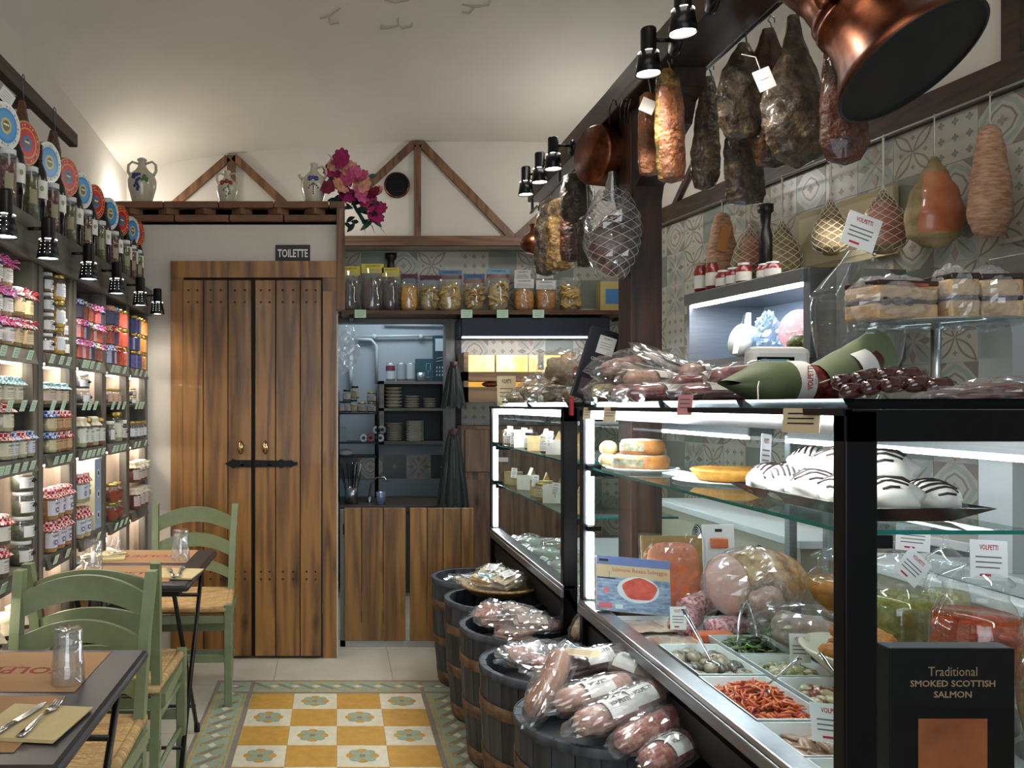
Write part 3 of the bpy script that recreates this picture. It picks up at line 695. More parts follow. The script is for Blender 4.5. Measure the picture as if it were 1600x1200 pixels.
row('D', (3.73, 3.80, 3.87), -1.07, z, make_jar(.03, .072, '#5a2c1c', 'gold', '#c39b88'), 'dark jar with salmon-pink label', 'small jars at eye level')
row('E', (4.17,), -1.07, z, make_jar(.027, .04, '#1c1a22', 'gold', '#c9c9cc'), 'tiny dark jar', 'small jars at eye level', 2, .041)
z = 1.207; setbay(z)
jr = make_jar(.034, .088, '#b5ac84', 'red', '#cfcab2'); jb = make_jar(.034, .088, '#b5ac84', 'blue', '#c5cad2'); jo = make_jar(.031, .076, '#a8703a', 'red', '#c7a070')
jb2 = make_jar(.031, .076, '#b6a97c', 'blue', '#c7bd94')
row('A', (2.52,), -1.065, z, jr, 'cream jar with red gingham cap', 'gingham capped jars', 2, .089)
row('A', (2.605, 2.68, 2.76), -1.065, z, [jb, jr], 'cream jar with gingham cap', 'gingham capped jars')
row('B', (2.925, 2.985), -1.065, z, jb2, 'sauce jar with blue gingham cap', 'gingham capped jars', 2, .077)
row('B', (3.05, 3.115, 3.165), -1.065, z, jo, 'amber jar with red gingham cap', 'gingham capped jars', 2, .077)
row('C', (3.31, 3.39, 3.465, 3.55), -1.065, z, [make_jar(.034, .125, '#a5a27a', 'cream', '#cfd2c8'), make_jar(.034, .118, '#8a4a24', 'gold', '#c9cdc4')], 'tall labelled jar', 'tall jars at chest height')
row('D', (3.72, 3.95), -1.06, z, make_jar(.026, .1, '#3a2a24', 'white', '#cfcdca', 'olive'), 'slim brown flask with white label', 'tall jars at chest height')
row('D', (3.84,), -1.07, z, make_jar(.042, .14, '#a7a878', 'gold', '#c9cbb8'), 'large pale green jar', 'tall jars at chest height')
row('E', (4.14, 4.21, 4.28, 4.36), -1.06, z, make_jar(.028, .09, '#2a241c', 'gold', '#cfcfcf'), 'dark jar with gold lid', 'tall jars at chest height')
z = .847; setbay(z)
jbig = make_jar(.038, .081, '#3c3f22', 'white', '#d7d8d6', 'olive')
row('A', (2.73,), -1.075, z, jbig, 'squat white-lidded olive jar', 'stack of white-lidded jars', 4, .0815)
row('A', (2.50,), -1.07, z, make_jar(.036, .095, '#4a2a1c', 'red', '#d6cfc6'), 'brown jar with red gingham cap', 'gingham capped jars', 2, .1)
row('A', (2.60,), -1.13, z, make_jar(.038, .13, '#6a5a34', 'white', '#d6cfc6'), 'tall rear jar with white lid', 'gingham capped jars', 1, .1)
row('B', (2.94, 3.02, 3.1), -1.065, z, make_jar(.034, .115, '#b07a3a', 'red', '#cfccd6', 'roundel'), 'honey jar with roundel label', 'honey jars', 2, .117)
row('C', (3.305, 3.37), -1.06, z, make_jar(.034, .12, '#b4a37a', 'red', '#c4d0d8', 'roundel'), 'pale jar with red gingham cap', 'honey jars', 2, .14)
row('D', (3.75, 3.84), -1.06, z, make_jar(.033, .085, '#6e1f12', 'gold', '#8a3a1e'), 'deep red jar with gold lid', 'red preserve jars', 2, .086)
row('E', (4.18, 4.27, 4.35), -1.06, z, make_jar(.034, .11, '#6a1a18', 'cream', '#c9b8b0', ribbon='twine'), 'red jar with cream cloth top and raffia', 'red preserve jars', 2, .135)
z = .512; setbay(z)
row('A', (2.37, 2.49, 2.61, 2.73), -1.09, z, make_jar(.045, .2, '#7a1616', 'cream', '#c9b8b0'), 'tall red jar with white cloth cap', 'cloth capped red jars')
# tall gift box in the third bay
t = thing('gift_box', 'tall blue and cream carton with oval cut-outs, waist-high shelf of the third bay', 'box', (-1.075, 3.565, .847)); b = MB()
CB = mat('carton_blue', '#8fa3b8', .6); CC = mat('carton_cream', '#d8d8b8', .6)
b.box(-.045, .045, -.05, .05, 0, .3, CB, .002); b.build('carton', t)
b = MB(); b.box(-.046, .046, -.0515, -.0505, .0, .3, CC); b.box(-.045, .045, -.05, .05, .3, .302, mat('carton_white', '#dfe3e6', .5))
for k in range(3):
    b.X = Matrix.Translation((.0458, 0, .06+k*.09)) @ rotm(0, PI/2); b.lathe([(0, .0006), (.017, .0006)], 14, PAPER); b.lathe([(0, .001), (.011, .001)], 14, INK)
    b.X = Matrix.Translation((0, -.052, .06+k*.09)) @ rotm(PI/2); b.lathe([(0, .0006), (.015, .0006)], 14, PAPER); b.lathe([(0, .001), (.009, .001)], 14, INK)
b.build('printed_panel', t)
# low shelf: bottle, pasta bag, crate, cauliflower-white bag
t = thing('sauce_bottle', 'red sauce bottle on the low shelf behind the green chairs', 'bottle', (-1.07, 2.93, .512)); b = MB()
b.lathe([(0, 0), (.03, 0), (.032, .01), (.032, .13), (.014, .19), (.014, .22), (0, .22)], 16, mat('tomato_red', '#b4231c', .3)); b.build('body', t); b = MB(); b.lathe([(0, .25), (.016, .25), (.016, .218), (.0, .218)][::-1], 12, WLID); b.build('cap', t)
def bag(name, label, cat, loc, sz, food, grp=None, rot=0, strand=False, head=None, htxt=None, seed=0, card=None, top=1.0, lumps=.12):
    """clear bag of dry goods: a lumpy filling inside a thin crinkled sleeve gathered at the top"""
    t = thing(name, label, cat, loc, rot, grp); wx, wy, h = sz
    b = MB(); fm = cmat(food)
    def ff(u):
        return 1+lumps*nz(u, 3.2, seed)+.06*nz(u, 9, seed+3)
    if strand:
        rr = random.Random(seed)
        for k in range(60):
            x, y = rr.uniform(-wx*.42, wx*.42), rr.uniform(-wy*.4, wy*.4)
            if (x/(wx*.45))**2+(y/(wy*.45))**2 > 1: continue
            b.tube([(x, y, .004), (x*1.04+rr.uniform(-.006, .006), y*1.04, h*.4), (x*.9+rr.uniform(-.01, .01), y*.9, h*rr.uniform(.68, .82))], .0028, 5, fm)
    elif strand is None:
        rr = random.Random(seed)
        for k in range(26):      # pasta nests
            x, y, z = rr.uniform(-wx*.34, wx*.34), rr.uniform(-wy*.42, wy*.1), rr.uniform(.03, h*.72)
            M = Matrix.Translation((x, y, z)) @ rotm(rr.uniform(-.8, .8), rr.uniform(-.8, .8))
            b.X = M; R0 = wx*.15
            for q in range(3): b.tube([(R0*(1-.2*q)*math.cos(a), R0*(1-.2*q)*math.sin(a), .006*q) for a in [2*PI*i/9 for i in range(10)]], .0055, 5, fm, caps=False)
        b.X = Matrix.Identity(4); b.ell((0, 0, h*.38), (wx*.44, wy*.36, h*.37), fm, 18, 12, lambda u: ff(u)*(1/(abs(u.x)**4+abs(u.y)**4+abs(u.z)**4+1e-6))**.25*.95)
    else: b.ell((0, 0, h*.395), (wx*.47, wy*.43, h*.385), fm, 26, 16, lambda u: ff(u)*(1/(abs(u.x)**5+abs(u.y)**5+abs(u.z)**5+1e-6))**.2*.97)
    b.build('contents', t)
    b = MB()
    def gf(u, v):
        a = 2*PI*u; z = h*v
        k = (1 if v < .75 else 1-(v-.75)*2.2); kx, ky = wx*.5*(1 if v < .8 else 1-(v-.8)*.6), wy*.5*max(.06, k)
        n_ = 1+.10*nz((math.cos(a)*2, math.sin(a)*2, z*30), 1.5, seed)
        sq = .82+.18*min(1, v*6)
        return (kx*math.cos(a)*n_*sq, ky*math.sin(a)*n_*sq, z)
    b.grid(gf, 22, 9, FILM); b.build('clear_bag', t)
    if head:
        hm = mat('card_'+head.strip('#'), head, .6); b = MB(); b.X = Matrix.Translation((0, -wy*.12-.004, h*1.0)) @ rotm(PI/2)
        b.box(-wx*.48, wx*.48, -.032, .03, -.001, .001, hm)
        b.box(-wx*.3, wx*.3, -.015, -.0135, .001, .0014, GREY_INK); b.box(-wx*.36, wx*.2, -.005, -.0035, .001, .0014, GREY_INK)
        if card: b.box(-wx*.48, wx*.48, -.032, -.006, .001, .0015, mat('card_'+card.strip('#'), card, .6))
        b.text('VOLPETTI', .0085, INK, Matrix.Translation((0, .016, 0)), wx*.62, .0016); b.build('header_card', t)
    return t
bag('pasta_bag', 'yellow pasta bag on the low shelf below the far table', 'pasta', (-1.08, 3.36, .512), (.13, .1, .2), '#c9a052', seed=5)
t = thing('storage_box', 'dark box with a green tag on the low shelf', 'box', (-1.1, 3.55, .512)); b = MB(); b.box(-.08, .07, -.09, .09, 0, .2, mat('dark_crate', '#26292a', .5), .006); b.box(-.083, .073, -.093, .093, .18, .205, mat('dark_crate_rim', '#323536', .5), .003); b.build('crate', t)
b = MB(); b.X = Matrix.Translation((.073, -.03, .14)) @ Matrix.Rotation(PI/2, 4, 'Z') @ rotm(PI/2, 0, 0); b.box(-.02, .022, -.018, .018, 0, .002, mat('bright_green_tag', '#2f9c62', .5)); b.build('tag', t)
bag('biscuit_bag', 'white bag of rusks under the shelf near the far chair', 'bag', (-1.07, 3.83, .512), (.15, .13, .26), '#cfc7a8', seed=9)

# ---------------------------------------------------------------- jars, bottles and tins on top of the shelving
GREEN_F = mat('green_olives', '#4a4a1c', .35, c2='#6e6c2c', vs=70, bump=.8, bs=60, bd=.01); PEP = mat('pepper_and_onion', '#5a130f', .3, c2='#b89c7c', vs=55, ramp=(.5, .72), bump=.5, bs=50)
def make_tall(food):
    def f():
        t = thing('preserve_jar', '', 'jar'); r, h = .027, .2
        b = MB(); b.lathe([(0, .003), (r*.92, .004), (r*.93, h*.82), (0, h*.83)], 18, food); b.build('contents', t)
        b = MB(); b.lathe([(0, 0), (r, .002), (r, h*.8), (r*.85, h*.89), (r*.85, h*.92)], 18, GLS); b.build('glass_body', t)
        b = MB(); b.lathe([(r*.9, h*.91), (r*.97, h*.915), (r*.97, h*.995), (r*.9, h), (0, h)], 20, WLID); b.build('lid', t)
        b = MB(); b.grid(lambda u, v: (r*1.02*math.cos(-.9+u*1.0), r*1.02*math.sin(-.9+u*1.0), h*(.35+.25*v)), 6, 1, mat('aged_label', '#9c9474', .7)); b.build('label', t)
        return t
    return Proto(f)
BOTG = mat('dark_bottle', '#0c0d0b', .08, coat=.6)
def make_bottle():
    t = thing('wine_bottle', '', 'bottle'); b = MB()
    b.lathe([(0, 0), (.029, .002), (.031, .01), (.031, .185), (.027, .215), (.0125, .25), (.0125, .31), (0, .31)], 20, BOTG); b.build('glass_body', t)
    b = MB(); b.lathe([(.0138, .255), (.0138, .312), (0, .312)], 14, mat('red_capsule', '#3a0f12', .4)); b.build('capsule', t)
    b = MB(); b.grid(lambda u, v: (.0315*math.cos(-1.3+u*2.3), .0315*math.sin(-1.3+u*2.3), .115+.065*v), 8, 1, PAPER)
    b.X = Matrix.Translation((.032, -.003, .15)) @ Matrix.Rotation(PI/2, 4, 'Z') @ rotm(PI/2); b.ell((0, .0, 0), (.008, .01, .0008), mat('vine_print', '#9aa56a', .7), 8, 4); b.build('label', t)
    return t
JP, JG, BO = make_tall(PEP), make_tall(GREEN_F), Proto(make_bottle)
pxs = [5, 23, 41, 59, 75, 89, 103, 117, 129, 140, 151, 162, 172, 181.5, 190.5, 199, 207, 215, 222, 228.5]
cnt = {'p': 0, 'g': 0, 'b': 0}
for i, px in enumerate(pxs):
    y = FPX*1.075/(CXP-px)
    y = min(y, 4.14+.062*(i-14)) if i > 13 else y
    kind = 'pbgb'[i % 4]; cnt[kind] += 1; o_ = ORD[cnt[kind]-1]
    {'p': JP, 'g': JG, 'b': BO}[kind].put((-1.06 if kind != 'b' else -1.072, y, 2.003), RND.uniform(-.3, .1)-.5,
        {'p': f'white-lidded jar of red peppers on the shelving top, {o_} from the viewer', 'g': f'white-lidded jar of green olives on the shelving top, {o_} from the viewer', 'b': f'dark wine bottle with white label on the shelving top, {o_} from the viewer'}[kind], 'jars and bottles standing on the shelving')
def make_tin(kind):
    a, bcol, c, rim = (('#c01f1c', '#cf9a2c', '#2f6ea8', '#b5892c') if kind else ('#d8dad8', '#2b80bd', '#c9b476', '#dcdcd8'))
    def f():
        t = thing('round_tin', '', 'tin'); b = MB()
        b.X = rotm(0, PI/2); b.lathe([(0, -.022), (.073, -.022), (.075, -.02), (.075, .02), (.073, .022), (0, .022)], 36, mat('tin_side_'+rim[1:], rim, .3, .4), sm=False); b.build('can', t)
        b = MB(); b.X = rotm(0, PI/2)
        z = .0224
        for r, m in ((.069, a), (.052 if kind else .055, bcol), (.047 if kind else .046, a if kind else '#3f93c9'), (.026, c), (.017, '#5a6a4a')):
            b.lathe([(0, z), (r, z)], 30, mat('tin_'+m[1:], m, .25)); z += .0004
        M = b.X
        for k in range(26):   # little coloured vignettes round the lid
            an = 2*PI*k/26; b.X = M; rr2 = .0605; b.ell((rr2*math.cos(an), rr2*math.sin(an), .0228), (.0035, .0035, .0006), mat('tin_dots'+str(k % 3), ('#d8b23c', '#2f6ea8', '#e6e2d6')[k % 3], .4), 6, 4)
        b.X = M @ Matrix.Translation((0, 0, z)); b.box(-.006, .0, -.014, .012, 0, .0006, mat('tin_figure', '#e6dcc0', .4)); b.ell((-.01, 0, 0), (.004, .004, .001), mat('tin_fig2', '#8c3d2a', .4), 6, 4)
        b.build('printed_lid', t); return t
    return Proto(f)
TB, TR = make_tin(0), make_tin(1)
kb = kr = 0
for i, (px, py) in enumerate(((0, 207), (33, 228), (69, 258), (99, 277), (122, 304), (143, 318), (166, 334), (184, 345), (201, 361), (217, 369))):
    y = FPX*1.085/(CXP-px); p = P(px, py, y); blue = i % 2 == 0; z_ = 2.003+.2+.078
    if blue: kb += 1
    else: kr += 1
    (TB if blue else TR).put((-1.085, min(y, 4.42), max(2.28, min(p.z, 2.30))), (0, .06, -.28), (f'blue and white round tin standing on the jars, {ORD[kb-1]} from the viewer' if blue else f'red and gold round tin standing on the jars, {ORD[kr-1]} from the viewer'), 'round tins propped on the jars')

# ---------------------------------------------------------------- hams on the left rail
t = thing('hanging_rail', 'brown timber rail with hanging hams high on the left wall', 'rail', (-1.22, 3.83, 2.6)); b = MB(); b.box(-.02, .02, -2.4, 0, -.025, .035, BEAM, .004); b.build('bar', t)
b = MB()
for y in (-.5, -1.5): b.box(-.21, -.02, y-.015, y+.015, -.02, .02, BEAM)
b.build('wall_bracket', t)
def skinmat(name, c1, c2, c3=None, vs=6, rough=.5, bump=.5, coat=.25): return mat(name, c1, rough, c2=c2, c3=c3, vs=vs, bump=1.0, bs=48, bd=.014, coat=coat, ramp=(.38, .6), det=9)
HAM_D = skinmat('cured_dark', '#1b1410', '#453526', '#7a6442', 30); HAM_B = skinmat('cured_brown', '#2c180e', '#5c3a1e', '#96713e', 26); HAM_R = skinmat('cured_red', '#2f140c', '#5e2f1a', '#8a5a2c', 14, coat=.5)
HAM_Y = skinmat('cured_yellow', '#4a3316', '#a3803c', '#cdb478', 32); HAM_G = skinmat('mould_grey', '#2f2418', '#6a5842', '#a8946c', 28); HAM_O = skinmat('cured_orange', '#6a3a1e', '#9a6038', '#b98a58', 14, coat=.4)
def meat(name, label, loc, prof, m, seed=1, rot=0, grp=None, cat='ham', flat=.62, lump=.16, hook=.1, m2=None, tie=True, tilt=0, hookm=None, n=44, curve=0):
    """hanging cut: prof = (radius, z below the hanging point, sideways drift)"""
    t = thing(name, label, cat, loc, (0, tilt, rot), grp); b = MB(); K = 60
    zs = [p[1] for p in prof]
    def ev(v):
        q = v*(len(prof)-1); i = min(int(q), len(prof)-2); f = q-i; f = f*f*(3-2*f)
        return [prof[i][k]*(1-f)+prof[i+1][k]*f for k in range(3)]
    def fn(u, v):
        r, z, dx = ev(v); a = 2*PI*u; c, s_ = math.cos(a), math.sin(a)
        n_ = 1+lump*nz((c*1.3, s_*1.3, z*9), 1.2, seed)+lump*.55*nz((c*3, s_*3, z*26), 1.4, seed+5)+lump*.45*abs(nz((c*5, s_*5, z*60), 1.2, seed+9))
        return (dx+r*n_*c, r*flat*n_*s_, z)
    b.grid(fn, n, K, m); b.build('meat', t)
    if m2:
        b = MB(); b.grid(lambda u, v: tuple(Vector(fn(.55+.4*u, .25+.68*v))*1.0+Vector((0, -.0035-.004*math.sin(PI*u)*math.sin(PI*v), 0))), 12, 16, m2); plab(b.build('cut_face', t), 'exposed cut face of different colour')
    if hook:
        b = MB(); z0 = prof[0][1]; b.tube([(prof[0][2], 0, z0-.03), (prof[0][2]+.012, 0, z0-.005), (prof[0][2]+.006, 0, z0+hook*.5), (0, 0, hook+z0-.008), (.006, 0, hook+z0+.006), (.016, 0, hook+z0), (.017, 0, hook+z0-.014)], .0022, 6, hookm or HOOK); b.build('hook', t)
    return t
meat('cured_ham', 'dark thin ham hanging nearest the viewer on the left rail', (-1.2, 2.62, 2.56), [(.02, -.02, 0), (.035, -.1, 0), (.05, -.2, .01), (.06, -.27, .03), (.02, -.31, .05)], HAM_D, 3, 1.3, 'hams on the left rail')
meat('cured_ham', 'brown ham with white card hanging second on the left rail', (-1.2, 2.86, 2.56), [(.018, -.02, 0), (.03, -.1, 0), (.05, -.22, 0), (.06, -.34, 0), (.03, -.4, 0)], HAM_B, 4, 1.3, 'hams on the left rail')
t = thing('price_card', 'small white card pinned to the second ham on the left rail', 'card', (-1.155, 2.89, 2.46), (0, 0, 0)); b = MB(); b.X = Matrix.Rotation(PI/2-.5, 4, 'Z') @ rotm(PI/2, .5, 0); b.box(-.03, .03, -.025, .025, 0, .001, PAPER)
for q in range(4): b.box(-.02, .018, .012-.009*q, .013-.009*q, .001, .0015, GREY_INK)
b.build('card', t)
meat('cured_ham', 'reddish pear-shaped ham hanging third on the left rail', (-1.2, 3.15, 2.56), [(.015, -.02, 0), (.04, -.12, 0), (.075, -.24, 0), (.085, -.34, 0), (.04, -.42, 0)], HAM_R, 6, 1.4, 'hams on the left rail')
meat('cured_ham', 'narrow brown ham hanging last on the left rail', (-1.2, 3.5, 2.56), [(.02, -.02, 0), (.04, -.1, 0), (.045, -.2, 0), (.05, -.28, 0), (.02, -.33, 0)], HAM_B, 8, 1.3, 'hams on the left rail')

# ---------------------------------------------------------------- tables
TTOP = mat('table_black', '#28262a', .38, var=.05); TLEG = mat('table_iron', '#17130f', .45, .4)
def make_table(w, d):
    def f():
        t = thing('cafe_table', '', 'table'); b = MB(); b.box(-w/2, w/2, -d/2, d/2, .722, .75, TTOP, .012); b.build('table_top', t)
        b = MB(); b.box(-w/2+.04, w/2-.04, -d/2+.04, d/2-.04, .70, .722, TLEG); b.build('under_frame', t)
        for s in (-1, 1):
            x = s*(w/2-.05)
            b = MB(); b.tube([(x, d/2-.09, .71), (x, -d/2+.11, .02)], .009, 8, TLEG); b.lathe([(.012, 0), (.013, .035), (0, .035)], 10, TLEG, (x, -d/2+.108, 0)); b.build('leg', t)
            b = MB(); b.tube([(x-s*.02, -d/2+.09, .71), (x-s*.02, d/2-.11, .02)], .009, 8, TLEG); b.lathe([(.012, 0), (.013, .035), (0, .035)], 10, TLEG, (x-s*.02, d/2-.108, 0)); b.build('leg', t)
        b = MB(); b.tube([(-w/2+.05, -d/2+.14, .12), (w/2-.05, -d/2+.14, .12)], .007, 8, TLEG); b.tube([(-w/2+.07, d/2-.14, .12), (w/2-.07, d/2-.14, .12)], .007, 8, TLEG); b.tube([(-w/2+.05, d/2-.2, .6), (w/2-.05, d/2-.2, .6)], .008, 8, TLEG); b.build('crossbar', t)
        return t
    return Proto(f)
TABLE = make_table(.5, .70)
TABLE.put((-.735, 1.785, 0), 0, 'black cafe table nearest the viewer, with folded cutlery', 'black cafe tables')
TABLE.put((-.77, 3.245, 0), 0, 'black cafe table farther away beside the plank door', 'black cafe tables')
KRAFT = mat('kraft_paper', '#a9825a', .85, var=.03, vs=20); KINK = mat('brick_ink', '#8d3a30', .85); NAP = mat('napkin', '#cdbb8a', .9, var=.04, vs=30)
def make_mat_():
    t = thing('placemat', '', 'placemat'); b = MB(); b.box(-.2, .2, -.145, .145, 0, .0012, KRAFT); b.build('sheet', t)
    b = MB(); b.X = rotm(0, 0, PI); b.text('VOLPETTI', .05, KINK, wfit=.28, z=.0015-.0); b.text('dal 1973', .008, KINK, Matrix.Translation((0, -.03, 0)), .05, z=.0015)
    b.box(-.17, .17, .03, .0308, .0012, .0014, KINK) if 0 else None; b.build('printed_name', t); return t
PM = Proto(make_mat_)
def make_napkin():
    t = thing('napkin', '', 'napkin'); b = MB()
    for k in range(3): b.X = Matrix.Translation((k*.0015, k*.001, k*.0022)); b.box(-.085, .085, -.085, .085, 0, .002, NAP, .0006)
    b.build('folded_sheets', t); return t
NP = Proto(make_napkin)
CUT = mat('cutlery_steel', '#c9cacb', .16, 1)
def make_fork():
    t = thing('fork', '', 'cutlery'); b = MB()
    b.tube([(0, -.095, .003), (0, -.06, .004), (0, 0, .008), (0, .025, .006)], [.0085, .0075, .0028, .0045], 10, CUT, flat=.35)
    b.tube([(0, .022, .006), (0, .04, .003), (0, .056, .004)], [.005, .0105, .0115], 12, CUT, flat=.25); b.build('handle', t)
    b = MB()
    for k in range(4): x = -.0085+k*.0057; b.tube([(x, .053, .004), (x, .075, .007), (x*.92, .095, .011)], [.0018, .0017, .0008], 6, CUT)
    b.build('tines', t); return t
def make_knife():
    t = thing('knife', '', 'cutlery'); b = MB(); b.tube([(0, -.1, .004), (0, -.06, .0045), (0, -.01, .004)], [.0085, .0078, .0055], 10, CUT, flat=.45); b.build('handle', t)
    b = MB(); b.X = Matrix.Translation((0, 0, .0035)); b.poly([(-.006, -.012), (.006, -.012), (.009, .02), (.0085, .07), (.002, .098), (-.006, .09), (-.0065, .02)], .0012, CUT); b.build('blade', t); return t
FORK, KNIFE = Proto(make_fork), Proto(make_knife)
GL2 = bpy.data.materials.new('drinking_glass'); GL2.use_nodes = True; g_ = GL2.node_tree.nodes['Principled BSDF']; g_.inputs['Transmission Weight'].default_value = 1; g_.inputs['Roughness'].default_value = .0; g_.inputs['IOR'].default_value = 1.3
TUMG = film('tumbler_glass', (.96, .975, .975), .15, .03, .07, (.9, .93, .93))
def make_tumbler():
    """upside-down ribbed tumbler: rim on the table"""
    t = thing('tumbler', '', 'glass'); b = MB(); h = .122
    def wob(a, z): return 1+(.035*abs(math.cos(a*5)) if z > .045 else 0)
    b.lathe([(.036, 0), (.0375, .001), (.036, .045), (.0335, .05), (.0315, h-.004), (.029, h), (0, h-.001)], 60, TUMG, wob=wob)
    b.lathe([(.036, 0), (.0345, .001), (.0325, .05), (.029, h-.02), (0, h-.017)][::-1], 40, TUMG); b.build('ribbed_body', t); return t
TUMB = Proto(make_tumbler)
zt = .7505
PM.put((-.775, 1.955, zt), 0, 'brown printed placemat at the far side of the nearest table', 'kraft placemats'); PM.put((-.785, 1.640, zt), (0, 0, PI), 'brown printed placemat at the near side of the nearest table', 'kraft placemats')
PM.put((-.80, 3.435, zt), 0, 'brown printed placemat at the far side of the farther table', 'kraft placemats'); PM.put((-.80, 3.085, zt), (0, 0, PI), 'brown printed placemat at the near side of the farther table', 'kraft placemats')
TUMB.put((-.61, 1.875, zt+.0015), 0, 'upturned clear tumbler on the nearest table', 'upturned tumblers')
TUMB.put((-.635, 3.36, zt+.0015), 0, 'upturned tumbler on the far table beside the green chair', 'upturned tumblers'); TUMB.put((-.915, 3.10, zt+.0015), .3, 'upturned tumbler on the far table beside the shelving', 'upturned tumblers')
NP.put((-.60, 1.625, zt+.0015), -.12, 'cream napkin under fork and knife on the nearest table', 'paper napkins')
NP.put((-.60, 3.06, zt+.0015), -.1, 'cream napkin at the near corner of the farther table', 'paper napkins'); NP.put((-.96, 3.40, zt+.0015), .2, 'cream napkin against the shelving on the farther table', 'paper napkins')
zc = zt+.009
FORK.put((-.583, 1.635, zc), -.08, 'steel fork on the napkin of the nearest table', 'table cutlery'); KNIFE.put((-.625, 1.62, zc), -.22, 'steel knife beside the fork on the nearest table', 'table cutlery')
FORK.put((-.58, 3.07, zc), .1, 'steel fork on the near napkin of the farther table', 'table cutlery'); KNIFE.put((-.615, 3.06, zc), .3, 'steel knife on the near napkin of the farther table', 'table cutlery')
FORK.put((-.97, 3.42, zc), -.9, 'steel fork on the napkin near the shelving', 'table cutlery'); KNIFE.put((-.945, 3.37, zc), -.9, 'steel knife on the napkin near the shelving', 'table cutlery')

# ---------------------------------------------------------------- green ladder-back chairs with rush seats
CG = mat('green_paint', '#788463', .42, var=.08, vs=14, bump=.06, bs=60); RUSH = mat('rush_seat', '#a07c4e', .85, c2='#cbac76', vs=16, stretch=(1, 6, 1), bump=.9, bs=38, bd=.006)
def make_chair():
    """front towards -y, back posts at +y"""
    t = thing('ladder_back_chair', '', 'chair')
    W, D, SH = .205, .19, .455
    for s in (-1, 1):
        b = MB(); x = s*(W-.01)
        pts = [(x*.93, D+.035, 0), (x*.95, D, .2), (x*.97, D-.01, .45), (x*1.0, D+.03, .7), (x*1.04, D+.075, .875)]
        vs = []; fs = []
        for k, p in enumerate(pts):
            hw, hd = (.015, .02) if k else (.013, .015)
            for dx, dy in ((-1, -1), (1, -1), (1, 1), (-1, 1)): vs.append((p[0]+dx*hw, p[1]+dy*hd, p[2]))
        for k in range(4):
            for i in range(4): j = (i+1) % 4; fs.append((k*4+i, k*4+j, k*4+4+j, k*4+4+i))
        fs += [(3, 2, 1, 0), (16, 17, 18, 19)]; b.add(vs, fs, CG); b.build('back_post', t)
        b = MB(); xx = s*(W+.008); b.box(xx-.018, xx+.018, -D-.02, -D+.016, 0, SH+.012, CG, .004); b.build('leg', t)
    for zc_, yb, hh in ((.79, D+.055, .038), (.665, D+.022, .034), (.545, D+.0, .026)):
        b = MB()
        def fn(u, v):
            x = (u-.5)*2*(W-.012); ar = 1-(2*u-1)**2
            return (x, yb+.035*ar, zc_+(v-.5)*2*hh+.05*ar-.02)
        for off in (0, .018):
            b.grid(lambda u, v: (fn(u, v)[0], fn(u, v)[1]+off-.009, fn(u, v)[2]), 16, 1, CG)
        for v in (0, 1): b.grid(lambda u, q: (fn(u, v)[0], fn(u, v)[1]-.009+.018*q, fn(u, v)[2]), 16, 1, CG)
        b.build('back_slat', t)
    b = MB()
    def sf(u, v):
        x, y = (u-.5)*2, (v-.5)*2; e = max(abs(x), abs(y)); wv = .0022*math.sin((x if abs(x) > abs(y) else y)*75)
        return (x*(W+.012-.02*(v))*.98, y*(D+.012), SH+.006-.016*(1-e)-.014*max(0, e-.9)/.1+wv)
    b.grid(sf, 60, 60, RUSH); b.grid(lambda u, v: (sf(u, v)[0], sf(u, v)[1], SH-.028), 2, 2, RUSH)
    for s in (-1, 1): b.tube([(s*(W+.006), -D-.006, SH-.008), (s*(W-.014), D-.0, SH-.008)], .016, 8, RUSH); b.tube([(-W, s*(D+.006), SH-.008), (W, s*(D+.006), SH-.008)], .016, 8, RUSH)
    b.build('seat', t)
    for s in (-1, 1):
        for z_ in (.34, .17): b = MB(); b.tube([(s*(W+.004), -D, z_), (s*(W-.016), D, z_)], .010, 8, CG); b.build('stretcher', t)
        b = MB(); b.box(s*W-.014, s*W+.010, -D, D-.01, SH-.07, SH-.03, CG); b.build('seat_rail', t)
    for y_, zz in ((-D-.002, (.40, .22)), (D, (.40, .26, .13))):
        for z_ in zz: b = MB(); b.box(-W, W, y_-.011, y_+.011, z_-.018, z_+.018, CG, .003); b.build('stretcher', t)
    return t
CH = Proto(make_chair)
CH.put((-.715, 3.97, 0), (0, 0, .03), 'green ladder-back chair standing alone at the plank door', 'green rush-seat chairs')
CH.put((-.775, 2.26, 0), (0, 0, -.03), 'green ladder-back chair at the far side of the nearest table', 'green rush-seat chairs')
CH.put((-.79, 2.905, 0), (0, 0, PI+.03), 'green ladder-back chair turned away, tucked to the farther table', 'green rush-seat chairs')

